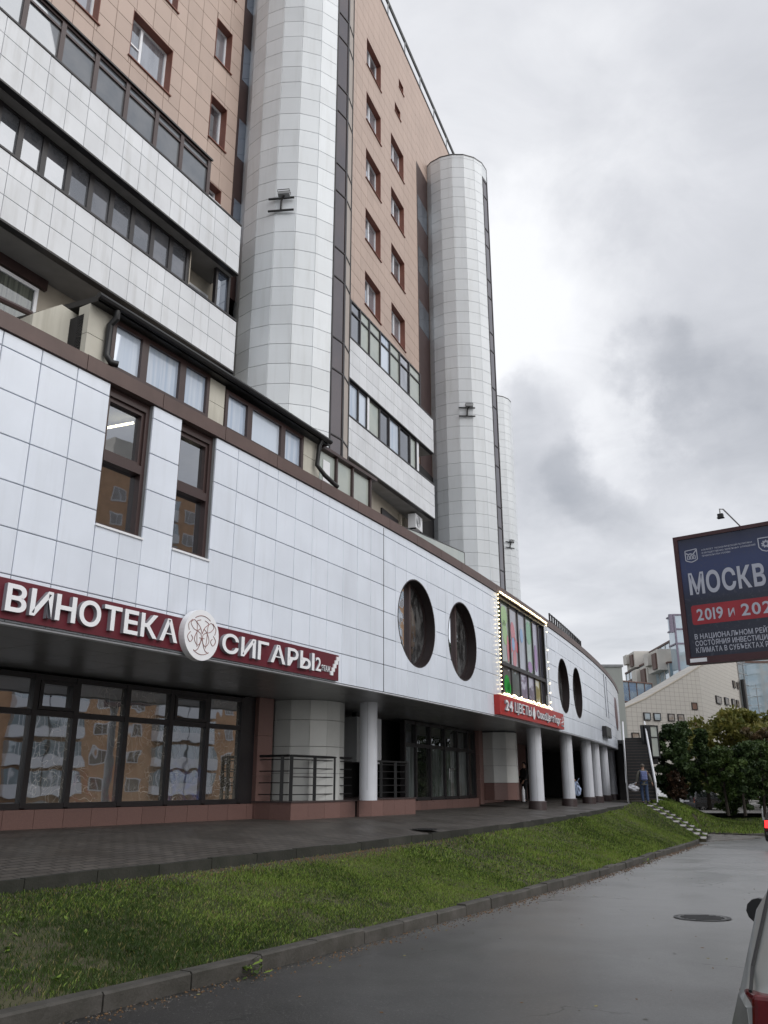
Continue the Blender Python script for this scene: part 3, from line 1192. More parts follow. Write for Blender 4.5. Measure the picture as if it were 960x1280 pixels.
# frosted terrace screen
fs_ = thing('terrace_screen', 'greenish frosted glass terrace screen with a sloping dark top rail on the shop roof', 'screen', FP(22.5, -.35, 7.05))
mb = MB()
mb.hexa([FP(20.2, -.36, 7.06), FP(25.1, -.36, 7.06), FP(25.1, -.40, 7.06), FP(20.2, -.40, 7.06), FP(20.2, -.36, 7.10), FP(25.1, -.36, 7.76), FP(25.1, -.40, 7.76), FP(20.2, -.40, 7.10)])
a_, b_ = FP(21.4, -.36), FP(25.1, -.36)
mb = MB()
pl = [FP(20.1, -.36, 7.06), FP(25.1, -.36, 7.06), FP(25.1, -.36, 7.76), FP(21.4, -.36, 7.46), FP(20.1, -.36, 7.30)]
pb = [FP(20.1, -.39, 7.06), FP(25.1, -.39, 7.06), FP(25.1, -.39, 7.76), FP(21.4, -.39, 7.46), FP(20.1, -.39, 7.30)]
mb.add(pl + pb, [(0, 1, 2, 3, 4), (9, 8, 7, 6, 5)] + [(i, i + 5, (i + 1) % 5 + 5, (i + 1) % 5) for i in range(5)])
mb.obj('glass_panel', 'frost', fs_)
mb = MB()
mb.tube([FP(20.1, -.37, 7.31), FP(21.4, -.37, 7.47), FP(25.1, -.37, 7.77)], .02, 6)
mb.tube([FP(25.1, -.37, 7.77), FP(25.1, -.37, 7.06)], .02, 6)
mb.obj('top_rail', 'dark', fs_)
# cream terrace block with gable top
cb = thing('terrace_wall', 'stained cream terrace wall block with a gabled top on the shop roof', 'wall', FP(9.9, -1.1, 7.05))
fr_ = FF(9.3, -.75)
mb = MB()
P0 = [(0, 7.05), (1.28, 7.05), (1.28, 8.12), (1.12, 8.16), (.46, 8.22), (0, 7.82)]
mb.add([fr_.pt(a, 0, z) for a, z in P0] + [fr_.pt(a, -1.3, z) for a, z in P0], [tuple(range(6)), tuple(range(11, 5, -1))] + [(i, i + 6, (i + 1) % 6 + 6, (i + 1) % 6) for i in range(6)])
mb.obj('wall_body', 'cream', cb)
mb = MB()
fr_.box(mb, 1.02, 1.14, .002, .03, 7.2, 7.95)
mb.obj('white_strip', 'white', cb)
mb = MB()
fr_.box(mb, .98, 1.3, -.05, .06, 7.96, 8.0)
fr_.box(mb, .55, 1.25, -.02, .12, 7.10, 7.16)
mb.obj('cap_strip', 'dark', cb)
for k, (a0, a1) in enumerate(((-1.6, -.75), (-.7, -.03))):
    mb = MB()
    fr_.box(mb, a0, a1, -.6, -.5, 7.05, 7.72)
    mb.obj('low_panel', 'cream', cb)
mb = MB()
mb.tube([fr_.pt(-3.2, -.2, 7.75), fr_.pt(.1, -.2, 7.92)], .05, 8)
mb.obj('brown_pipe', 'brown', cb)
mb = MB()
strip(mb, S0, 10.2, -.75, -.3, 7.06, 7.14)
mb.obj('roof_flashing', 'grey', shop)
# dark slatted roof railing far along
rr = thing('roof_railing', 'dark slatted railing along the far part of the shop roof', 'railing', FP(40, -.6, 7.05))
mb = MB()
for z in (7.4, 7.7, 8.0):
    mb.tube([FP(s_, -.6, z) for s_ in np.arange(37, 45.2, 1)], .03, 6)
mb.obj('rails', 'black', rr)
for s_ in np.arange(37, 45.2, .5):
    mb = MB()
    FF(s_, -.6).box(mb, -.05, .05, -.03, .03, 7.05, 8.03)
    mb.obj('post', 'dark', rr)
mb = MB()
FF(40, -1.6).box(mb, -2.8, 3.6, -2, 0, 7.05, 7.75)
o = mb.obj('roof_plant_box', 'grey', None)
tag(o, 'low grey roof box behind the slatted roof railing', 'roof box')
mb = MB()
f_ = FF(29.0, -1.3)
f_.box(mb, -3.5, 2.2, -1.6, 0, 7.05, 7.42)
f_.box(mb, -3.5, 2.3, -1.7, .08, 7.42, 7.48)
o = mb.obj('roof_plant_box', 'grey', None)
tag(o, 'long flat grey roof box just above the lit flower window', 'roof box')
mb = MB()
strip(mb, 33.6, 48, -.55, -.29, 7.06, 7.3)
mb.obj('roof_parapet', 'grey', shop)
# ------------------------------------------------------------------ text
def text_mesh(txt, size=1, extrude=0, bold=0):
    cu = bpy.data.curves.new('text', 'FONT')
    cu.body = txt
    cu.size = size
    cu.extrude = extrude
    cu.offset = bold
    cu.resolution_u = 3
    ob = bpy.data.objects.new('text', cu)
    C.objects.link(ob)
    dg = bpy.context.evaluated_depsgraph_get()
    me = bpy.data.meshes.new_from_object(ob.evaluated_get(dg))
    bpy.data.objects.remove(ob)
    bpy.data.curves.remove(cu)
    return me


def put_text(txt, mapf, x0, x1, y0, y1, name, mat, parent, extrude=0, bold=.02, each=False, gap=.12, depth=.05):
    """letters of txt fitted into [x0,x1] x [y0,y1]; mapf(x, y, d) gives the world point"""
    items = []
    x = 0
    for ch in txt:
        if ch == ' ':
            x += .30
            continue
        me = text_mesh(ch, 1, .5 if extrude else 0, bold)
        co = np.array([v.co[:] for v in me.vertices])
        if not len(co):
            continue
        lo = co[:, 0].min()
        items.append((ch, me, x - lo))
        x += co[:, 0].max() - lo + gap
    if not items:
        return
    tot = x - gap
    cap = .73
    sx, sy = (x1 - x0) / tot, (y1 - y0) / cap
    join = MB()
    last = None
    for ch, me, dx in items:
        mb = join if not each else MB()
        vs = [mapf(x0 + (v.co.x + dx) * sx, y0 + v.co.y * sy, (v.co.z + .5) * depth if extrude else 0) for v in me.vertices]
        mb.add(vs, [tuple(p.vertices) for p in me.polygons])
        if extrude:
            k = len(mb.m) - len(me.polygons)
            for i, p in enumerate(me.polygons):
                mb.m[k + i] = 0 if p.normal.z > .5 else 1
        if each:
            last = mb.obj(name, mat, parent)
        bpy.data.meshes.remove(me)
    if not each:
        last = join.obj(name, mat, parent)
    return last


LM = ['letter', 'letter_side']
# wine shop sign
sg = thing('wine_shop_sign', 'long maroon shop sign board with white raised letters ВИНОТЕКА СИГАРЫ', 'sign', FP(12.4, .05, 2.98))
mb = MB()
strip(mb, 7.3, 16.72, .035, .10, 2.985, 3.50, .5)
mb.obj('sign_board', 'sign_red', sg)
mp = lambda x, y, d: FP(x, .10 + d, y)
put_text('ВИНОТЕКА', mp, 8.90, 11.93, 3.085, 3.42, 'letter', LM, sg, True, .022, True, .10, .07)
put_text('СИГАРЫ', mp, 12.98, 15.72, 3.085, 3.40, 'letter', LM, sg, True, .018, True, .10, .07)
put_text('2', mp, 15.83, 16.02, 3.10, 3.37, 'letter', LM, sg, True, .01, True, .10, .03)
put_text('ЭТАЖ', mp, 16.04, 16.36, 3.12, 3.235, 'small_lettering', LM, sg, True, .01, False, .10, .03)
mb = MB()
for k in range(5):
    a = 16.38 + k * .058
    strip(mb, a, a + .105, .10, .125, 3.07 + k * .078, 3.07 + (k + 1) * .078, .2)
mb.obj('stair_symbol', 'letter', sg)
fr = FF(12.42, .05)
def disc(mb, r, b0, b1, cz, n=44, cx_=0):
    A = [fr.pt(cx_ + r * cos(2 * pi * k / n), b1, cz + r * sin(2 * pi * k / n)) for k in range(n)]
    B = [fr.pt(cx_ + r * cos(2 * pi * k / n), b0, cz + r * sin(2 * pi * k / n)) for k in range(n)]
    mb.add(A + B, [tuple(range(n))] + [(k, k + n, (k + 1) % n + n, (k + 1) % n) for k in range(n)])
mb = MB()
disc(mb, .405, .05, .17, 3.27)
lg = mb.obj('logo_disc', 'letter', sg)
mb = MB()
def curl(pts, r=.006):
    pts = [Vector((p[0], p[1], 0)) for p in pts]
    # catmull-rom
    outp = []
    for i in range(len(pts) - 1):
        p0, p1, p2, p3 = pts[max(i - 1, 0)], pts[i], pts[i + 1], pts[min(i + 2, len(pts) - 1)]
        for t in np.linspace(0, 1, 6)[:-1]:
            outp.append(.5 * ((2 * p1) + (p2 - p0) * t + (2 * p0 - 5 * p1 + 4 * p2 - p3) * t * t + (3 * p1 - p0 - 3 * p2 + p3) * t ** 3))
    outp.append(pts[-1])
    mb.tube([fr.pt(p.x, .173, 3.27 + p.y) for p in outp], r, 5)
curl([(.31 * cos(t), .31 * sin(t)) for t in np.linspace(R(55), R(125), 8)])
curl([(.31 * cos(t), .31 * sin(t)) for t in np.linspace(R(235), R(305), 8)])
for sx in (-1, 1):
    curl([(sx * .10, -.20), (sx * .12, .0), (sx * .13, .16), (sx * .20, .22), (sx * .27, .16), (sx * .20, .08), (sx * .10, .05)])
    curl([(sx * .10, .05), (sx * .02, .0), (sx * .03, -.12), (sx * .10, -.17), (sx * .17, -.08), (sx * .12, .04), (sx * .04, .10)])
    curl([(sx * .27, .02), (sx * .33, -.06), (sx * .27, -.14), (sx * .21, -.08), (sx * .25, -.03)])
    curl([(sx * .05, .24), (sx * .14, .20), (sx * .05, .12), (0, .02)])
    curl([(0, -.06), (sx * .08, -.23), (sx * .17, -.27)])
    curl([(sx * .24, .22), (sx * .32, .14), (sx * .30, .04)])
curl([(-.06, -.05), (.06, -.05)])
mb.obj('monogram', 'gold', lg)

# flower shop sign
fsn = thing('flower_shop_sign', 'red shop sign board reading 24 ЦВЕТЫ under the window outlined with bulbs', 'sign', FP(30, .05, 3.0))
mb = MB()
strip(mb, 26.2, 34.55, .035, .22, 2.985, 3.57, .7)
mb.obj('sign_board', 'flower_red', fsn)
mp = lambda x, y, d: FP(x, .222 + d, y)
put_text('24', mp, 26.62, 27.35, 3.14, 3.45, 'letter', LM, fsn, True, .03, True, .10, .05)
put_text('ЦВЕТЫ', mp, 27.6, 29.55, 3.14, 3.45, 'letter', LM, fsn, True, .0, True, .12, .05)
put_text('СоюзЦветТорг', mp, 30.25, 33.75, 3.14, 3.40, 'letter', LM, fsn, True, .015, True, .12, .05)
fr = FF(29.88, .22)
mb = MB()
for k in range(7):
    z = 3.12 + k * .05
    wq = (.10, .15, .18, .18, .16, .12, .06)[k]
    mb.quad(*[fr.pt(x_, .03 + .002 * k, z_) for x_, z_ in ell(0, z, wq, .055, n=14)])
mb.obj('tulip_emblem', 'letter', fsn)
put_text('2', mp, 34.1, 34.28, 3.32, 3.45, 'letter', LM, fsn, True, .0, True, .12, .02)
put_text('этаж', mp, 34.02, 34.48, 3.08, 3.17, 'small_lettering', LM, fsn, True, .0, False, .12, .02)
mb = MB()
for k in range(3):
    strip(mb, 34.02 + k * .13, 34.2 + k * .13, .222, .235, 3.2 + k * .03, 3.23 + k * .03, .2)
mb.obj('stair_symbol', 'letter', fsn)
# small dark sign farther along
ds = thing('small_wall_sign', 'small dark square wall sign high on the white facade near its far end', 'sign', FP(47, .05, 3.3))
fr = FF(47.0, .05)
mb = MB()
fr.box(mb, -1.15, 1.15, 0, .2, 3.28, 3.80)
mb.obj('sign_box', 'dark', ds)
mb = MB()
fr.box(mb, -1.05, 1.05, .2, .206, 3.34, 3.74)
mb.obj('sign_face', M('dim_sign_face', (.07, .07, .075), .3), ds)
put_text('2 этаж', lambda x, y, d: fr.pt(x, .209, y), -.8, .8, 3.45, 3.62, 'faint_lettering', M('dim_letters', (.2, .2, .21), .5), ds)

# ================================================================== apartment building behind
apt = thing('apartment_building', 'tall apartment building in tan tiles with white rounded stair towers and white balcony bands', 'building', (-1, 32, 0))
W1 = Fr(-5.19, 20.0, R(28.4))
W2 = Fr(-.77, 28.6, R(21.3))
B1 = Fr(-4.03, 20.1, R(28.4))
B2 = Fr(-1.17, 26.2, R(25.3))
ROOF = 36.3


def wall_cells(fr, a0, a1, z0, z1, wins):
    """backing rectangles around window openings"""
    xs = sorted({a0, a1} | {x for w_ in wins for x in w_[:2]})
    mb = MB()
    for a, b in zip(xs[:-1], xs[1:]):
        m_ = (a + b) / 2
        hs = sorted((w_[2], w_[3]) for w_ in wins if w_[0] <= m_ <= w_[1])
        z = z0
        for h0, h1 in hs:
            if h0 > z:
                mb.quad(fr.pt(a, -.012, z), fr.pt(b, -.012, z), fr.pt(b, -.012, h0), fr.pt(a, -.012, h0))
            z = h1
        if z < z1:
            mb.quad(fr.pt(a, -.012, z), fr.pt(b, -.012, z), fr.pt(b, -.012, z1), fr.pt(a, -.012, z1))
    return mb


def cut_tiles(tl, fr, a0, a1, z0, z1, tw, th, wins):
    na, nz = max(1, round((a1 - a0) / tw)), max(1, round((z1 - z0) / th))
    A = np.linspace(a0, a1, na + 1)
    Z = np.linspace(z0, z1, nz + 1)
    for i in range(na):
        for j in range(nz):
            cells = [(A[i], A[i + 1], Z[j], Z[j + 1])]
            for w_ in wins:
                nx = []
                for (p, q, r, t) in cells:
                    if w_[0] >= q or w_[1] <= p or w_[2] >= t or w_[3] <= r:
                        nx.append((p, q, r, t))
                        continue
                    if w_[0] > p: nx.append((p, w_[0], r, t))
                    if w_[1] < q: nx.append((w_[1], q, r, t))
                    p2, q2 = max(p, w_[0]), min(q, w_[1])
                    if w_[2] > r: nx.append((p2, q2, r, w_[2]))
                    if w_[3] < t: nx.append((p2, q2, w_[3], t))
                cells = nx
            for (p, q, r, t) in cells:
                if q - p > .03 and t - r > .03:
                    tl.tile(fr, p, 0, r, q - p, t - r, .010)


# openings
wins1 = [(0.0, .73, 20.72 + 3 * k - 1.55, 20.72 + 3 * k) for k in range(-1, 5)]
wins1 += [(-3.22, -1.70, 20.78 + 3 * k - 1.55, 20.78 + 3 * k) for k in range(-1, 5)]
wins1 += [(-6.6, -4.3, 20.78 + 3 * k - 1.55, 20.78 + 3 * k) for k in range(-1, 5)]
wins2 = [(0.0, 1.68, 20.42 + 2.99 * k - 1.5, 20.42 + 2.99 * k) for k in range(0, 5)]
wins2 += [(2.95, 4.65, 20.72 + 3.0 * k - 1.55, 20.72 + 3.0 * k) for k in range(0, 4)]
small2 = [(4.07, 4.72, 33.43, 33.95), (3.49, 4.25, 31.48, 32.0)]
wall1 = wall_cells(W1, -12, 1.22, 6.5, ROOF, wins1).obj('tan_wall', 'tan_joint', apt)
wall2 = wall_cells(W2, -7, 19, 6.5, ROOF, wins2 + small2).obj('tan_wall', 'tan_joint', apt)
tl = Tiler('wall_tile', 'tan_tile', apt, 'far_wall_tiles', 240, t=.02)
cut_tiles(tl, W1, -7.5, 1.22, 15.9, ROOF, .62, .62, wins1)
cut_tiles(tl, W2, -3, 6.55, 15.9, ROOF, .62, .62, wins2 + small2)
cut_tiles(tl, W2, 6.55, 19, 31.0, ROOF, .62, .62, [])
tl.finish(minpx=10)
# roof, back and the walls' thickness
mb = MB()
for fr, a0, a1 in ((W1, -12, 1.22), (W2, -7, 19)):
    fr.box(mb, a0, a1, -14, -.32, 6.5, ROOF - .1)
mb.obj('building_core', 'darkness', apt)
mb = MB()
for fr, a0, a1 in ((W1, -12, 1.22), (W2, -7, 19)):
    fr.box(mb, a0, a1, -.5, .05, ROOF, ROOF + .12)
mb.obj('roof_edge', 'dark', apt)
mb = MB()
W2.box(mb, -7, 19, .02, .06, ROOF - .04, ROOF + .02)
rl = thing('roof_edge_railing', 'thin grey pipe railing along the roof edge of the apartment building', 'railing', W2.pt(6, -.1, ROOF))
mb = MB()
for z in (1.15,):
    mb.tube([W2.pt(a, -.05, ROOF + z) for a in (-6, 19)], .08, 6)
mb.obj('rails', 'grey', rl)
for a in np.arange(-2, 16, 2.4):
    mb = MB()
    mb.tube([W2.pt(a, -.05, ROOF + .1), W2.pt(a, -.05, ROOF + 1.15)], .03, 5)
    mb.obj('post', 'grey', rl)

# windows: shared meshes per size
_wc = {}


def apt_window(fr, a0, a1, z0, z1, style=0):
    wd, h = a1 - a0, z1 - z0
    key = (round(wd, 2), round(h, 2), style)
    if key not in _wc:
        d = .24
        mb = MB()      # reveals, red brown
        for x0, x1, y0, y1 in ((-.004, .012, 0, h), (wd - .012, wd + .004, 0, h), (.012, wd - .012, h - .012, h + .004), (.012, wd - .012, -.004, .012)):
            mb.box(x0, x1, -.018, d + .06, y0, y1)
        mb.box(-.05, wd + .05, -.07, -.022, -.045, -.012)
        rv = mb.data('window')
        rv.materials.append(MT['reveal'])
        mb = MB()
        f = .055
        for x0, x1, y0, y1 in ((.012, .012 + f, .012, h - .012), (wd - .012 - f, wd - .012, .012, h - .012), (.012 + f, wd - .012 - f, .012, .012 + f), (.012 + f, wd - .012 - f, h - .012 - f, h - .012)):
            mb.box(x0, x1, d - .03, d + .03, y0, y1)
        xs = [.012 + f]
        if wd > 1:
            mx = wd * (.36 if style == 0 else .52)
            mb.box(mx - .04, mx + .04, d - .035, d + .03, .012 + f, h - .012 - f)
            xs += [mx - .04, mx + .04]
            if style == 0:
                mb.box(.012 + f, mx - .04, d - .03, d + .03, h * .45, h * .45 + .05)
        xs.append(wd - .012 - f)
        fm = mb.data('frame')
        fm.materials.append(MT['white'])
        panes = []
        for i in range(0, len(xs), 2):
            mb = MB()
            mb.quad((xs[i], d, .07), (xs[i + 1], d, .07), (xs[i + 1], d, h - .07), (xs[i], d, h - .07))
            pm = mb.data('pane')
            pm.materials.append(MT['flat_glass'])
            panes.append(pm)
        _wc[key] = (rv, fm, panes)
    rv, fm, panes = _wc[key]
    o = link('window', rv, None, apt, fr.pt(a0, 0, z0), fr.rz)
    for nm, me in [('frame', fm)] + [('pane', p) for p in panes]:
        c = bpy.data.objects.new(nm, me)
        C.objects.link(c)
        c.parent = o
    return o


for w_ in wins1:
    if w_[3] > 17:
        apt_window(W1, *w_, style=0)
for w_ in wins2:
    apt_window(W2, *w_, style=1)
for w_ in small2:
    apt_window(W2, *w_, style=2)
# loggia level windows and doors behind the balconies
for fr, a0, a1, z0, z1 in ((W1, -.1, .7, 16.35, 17.2), (W1, -.75, .45, 12.4, 14.0), (W2, 1.0, 2.4, 12.6, 14.1)):
    mb = MB()
    for x0, x1, y0, y1 in ((a0, a0 + .07, z0, z1), (a1 - .07, a1, z0, z1), (a0 + .07, a1 - .07, z0, z0 + .07), (a0 + .07, a1 - .07, z1 - .07, z1)):
        fr.box(mb, x0, x1, .0, .06, y0, y1)
    o = mb.obj('loggia_window', 'white', apt)
    mb = MB()
    mb.quad(fr.pt(a0 + .07, .03, z0 + .07), fr.pt(a1 - .07, .03, z0 + .07), fr.pt(a1 - .07, .03, z1 - .07), fr.pt(a0 + .07, .03, z1 - .07))
    mb.obj('pane', 'dark_glass', o)

# beige walls behind the balconies and at terrace level
mb = MB()
W1.box(mb, -12, 1.22, -.02, .02, 6.9, 15.9)
W2.box(mb, -6.5, 6.0, -.02, .02, 6.9, 15.9)
mb.obj('loggia_wall', 'beige', apt)
mb = MB()
W2.box(mb, 6.0, 9.5, -.02, .03, 6.9, 14.49)
mb.obj('loggia_wall', 'darkness', apt)
# terrace level windows, section one
def simple_window(fr, a0, a1, z0, z1, b, fmat, gmat, fw_=.08, name='terrace_window', n=1):
    mb = MB()
    for x0, x1, y0, y1 in ((a0, a0 + fw_, z0, z1), (a1 - fw_, a1, z0, z1), (a0 + fw_, a1 - fw_, z0, z0 + fw_), (a0 + fw_, a1 - fw_, z1 - fw_, z1)):
        fr.box(mb, x0, x1, b - .03, b + .04, y0, y1)
    for k in range(1, n):
        x = a0 + (a1 - a0) * k / n
        fr.box(mb, x - .03, x + .03, b - .03, b + .04, z0 + fw_, z1 - fw_)
    o = mb.obj(name, fmat, apt)
    for k in range(n):
        p, q = a0 + (a1 - a0) * k / n, a0 + (a1 - a0) * (k + 1) / n
        mb = MB()
        mb.quad(fr.pt(p + fw_ * .6, b, z0 + fw_ * .6), fr.pt(q - fw_ * .6, b, z0 + fw_ * .6), fr.pt(q - fw_ * .6, b, z1 - fw_ * .6), fr.pt(p + fw_ * .6, b, z1 - fw_ * .6))
        mb.obj('pane', gmat, o)
    return o


cur_dark = glass_mat('green_curtain_pane', (.12, .13, .11), .06, (.05, .055, .05), iscale=2.5, stretch=(6, 6, .2))
simple_window(W1, -8.2, -4.9, 8.9, 11.15, .05, 'white', cur_dark, n=2)
mb = MB()
W1.box(mb, -8.4, -4.72, .025, .12, 11.2, 11.47)
W1.box(mb, -4.2, -2.6, .025, .10, 10.6, 10.95)
mb.obj('brown_lintel', 'brown', apt)
simple_window(W2, 1.9, 3.2, 9.1, 10.6, .05, 'white', 'dark_glass')
mb = MB()
W2.box(mb, 1.7, 3.5, .025, .09, 10.62, 11.0)
W2.box(mb, 4.2, 6.5, .022, .06, 7.0, 10.4)
mb.obj('brown_lintel', 'dark', apt)
mb = MB()
for a in (3.7, 4.15):
    W2.box(mb, a - .06, a + .06, .02, .14, 7, 11.3)
mb.obj('wall_pipe', 'beige', apt)

# air conditioner
def aircon(P_fr, a, b, z, label):
    t = thing('air_conditioner', label, 'air conditioner', P_fr.pt(a, b, z))
    mb = MB()
    P_fr.box(mb, a - .42, a + .42, b - .16, b + .16, z, z + .58)
    mb.obj('casing', 'white', t)
    mb = MB()
    for r in (.24, .18, .12, .06):
        pts = [P_fr.pt(a - .1 + r * cos(x), b + .17, z + .29 + r * sin(x)) for x in np.linspace(0, 2 * pi, 21)]
        mb.tube(pts, .008, 4)
    mb.obj('fan_grille', 'grey', t)
    mb = MB()
    P_fr.box(mb, a - .36, a - .32, b - .4, b + .14, z - .05, z)
    P_fr.box(mb, a + .32, a + .36, b - .4, b + .14, z - .05, z)
    mb.obj('bracket', 'black', t)


aircon(W2, 4.2, .55, 10.75, 'small white air conditioner under the lower balcony band between the two stair towers')

# ---- balcony bands
btl = Tiler('parapet_tile', 'bal_tile', apt, 'far_parapet_tiles', 280, t=.02, jitter=.002)


def band(fr, a0, a1, z0, z1, depth, endcap=True):
    mb = MB()
    fr.box(mb, a0, a1, -.14, -.022, z0 + .02, z1 - .02)
    fr.box(mb, a0, a1, -depth, -.142, z0 + .0, z0 + .16)
    if endcap:
        fr.box(mb, a1 - .12, a1, -depth, -.142, z0 + .17, z1 - .02)
    mb.obj('balcony_parapet', 'bal_joint', apt)
    zz = [z0, z0 + (z1 - z0) * .355, z0 + (z1 - z0) * .70, z1 - .0]
    n = round((a1 - a0) / .545)
    A = np.linspace(a0, a1, n + 1)
    for i in range(n):
        for j in range(3):
            btl.tile(fr, A[i], -.02, zz[j], A[i + 1] - A[i], zz[j + 1] - zz[j], .009)
    mb = MB()
    fr.box(mb, a0, a1, -.16, .02, z1 + .002, z1 + .05)
    fr.box(mb, a0, a1, -.16, .015, z0 - .05, z0 - .004)
    mb.obj('parapet_edge', 'dark', apt)


band(B1, -9.5, -.05, 14.5, 16.05, 1.22)
band(B1, -9.5, -.0, 11.5, 13.0, 1.22)
band(B2, -2, 7.72, 14.45, 16.0, 1.25)
band(B2, -2, 7.72, 11.5, 12.97, 1.25)
btl.finish(minpx=8)
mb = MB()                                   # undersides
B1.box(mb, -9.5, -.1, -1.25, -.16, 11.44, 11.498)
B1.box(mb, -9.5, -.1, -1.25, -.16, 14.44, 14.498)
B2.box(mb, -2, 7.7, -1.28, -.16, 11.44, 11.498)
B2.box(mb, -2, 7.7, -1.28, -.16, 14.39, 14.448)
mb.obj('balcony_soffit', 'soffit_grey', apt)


def glazing(fr, posts, z0, z1, transom, b, mats, name, pmat='dark', pw=.05, doubles=()):
    mb = MB()
    for i, x in enumerate(posts):
        wq = pw * (2.0 if i in doubles else 1)
        fr.box(mb, x - wq, x + wq, b - .05, b + .05, z0, z1)
    for p, q in zip(posts[:-1], posts[1:]):
        fr.box(mb, p + pw, q - pw, b - .045, b + .045, z0, z0 + .06)
        fr.box(mb, p + pw, q - pw, b - .045, b + .045, z1 - .06, z1)
        if transom:
            fr.box(mb, p + pw, q - pw, b - .04, b + .04, transom - .03, transom + .03)
    o = mb.obj(name, pmat, apt)
    for i, (p, q) in enumerate(zip(posts[:-1], posts[1:])):
        mt = mats[i % len(mats)]
        if mt is None:
            continue
        for y0, y1 in ([(z0 + .06, transom - .03), (transom + .03, z1 - .06)] if transom else [(z0 + .06, z1 - .06)]):
            mb = MB()
            mb.quad(fr.pt(p + pw, b, y0), fr.pt(q - pw, b, y0), fr.pt(q - pw, b, y1), fr.pt(p + pw, b, y1))
            mb.obj('pane', mt, o)
    return o


glazing(B1, [-9.4, -8.42, -7.45, -6.49, -5.51, -4.54, -3.53, -2.59, -1.50], 16.1, 17.27, 17.0, -.08, ['sky_glass'], 'balcony_glazing', 'brown', .06)
mb = MB()                                   # lid of the enclosure and its end
mb.hexa([B1.pt(-9.5, .02, 17.27), B1.pt(-1.42, .02, 17.27), B1.pt(-1.42, -1.2, 17.55), B1.pt(-9.5, -1.2, 17.55),
         B1.pt(-9.5, .02, 17.32), B1.pt(-1.42, .02, 17.32), B1.pt(-1.42, -1.2, 17.60), B1.pt(-9.5, -1.2, 17.60)])
mb.obj('enclosure_roof', 'dark', apt)
mb = MB()
mb.quad(B1.pt(-1.46, -.14, 16.1), B1.pt(-1.46, -1.18, 16.1), B1.pt(-1.46, -1.18, 17.4), B1.pt(-1.46, -.14, 17.25))
mb.obj('enclosure_end', 'sky_glass', apt)
glazing(B1, [-9.3, -8.7, -8.05, -7.41, -6.85, -6.24, -5.57, -4.93, -4.30, -3.61, -2.93, -2.27, -1.62], 13.05, 14.44, 0, -.45, ['loggia_glass'], 'balcony_glazing', 'dark', .065)
mb = MB()
B1.box(mb, -1.62, -1.52, -1.2, -.40, 13.0, 14.44)
mb.obj('partition', 'beige', apt)
glazing(B1, [-.62, -.1], 13.02, 14.44, 0, -.3, ['blue_glass'], 'balcony_glazing', 'dark', .04)
glazing(B2, [-1.0, -.5, .03, .80, 1.56, 2.50, 3.36, 4.31, 5.26, 6.40], 16.05, 17.62, 17.15, -.08,
        ['sky_glass', 'sky_glass', 'dark_glass', 'frost', 'frost', 'curtain_glass', 'frost', 'flat_glass', 'frost'], 'balcony_glazing', 'dark', .04)
glazing(B2, [-1.0, -.3, .04, .77, 1.47, 2.53, 3.37, 4.33, 5.35, 5.99], 13.02, 14.39, 0, -.12,
        ['sky_glass', 'sky_glass', 'curtain_glass', 'curtain_glass', 'frost', 'dark_glass', 'curtain_glass', 'dark_glass', 'frost'], 'balcony_glazing', 'dark', .05)
mb = MB()
B2.box(mb, 6.05, 6.30, -.3, -.1, 13.0, 14.38)
B2.box(mb, 1.47, 1.62, -.2, -.06, 13.0, 14.38)
mb.obj('white_post', 'white', apt)
mb = MB()
B2.box(mb, 6.35, 7.65, -1.2, -1.1, 12.9, 14.4)
mb.obj('loggia_back', 'darkness', apt)

# ---- rounded stair towers
ttl = Tiler('tower_tile', 'tower_tile', apt, 'far_tower_tiles', 290, t=.02, jitter=.003)


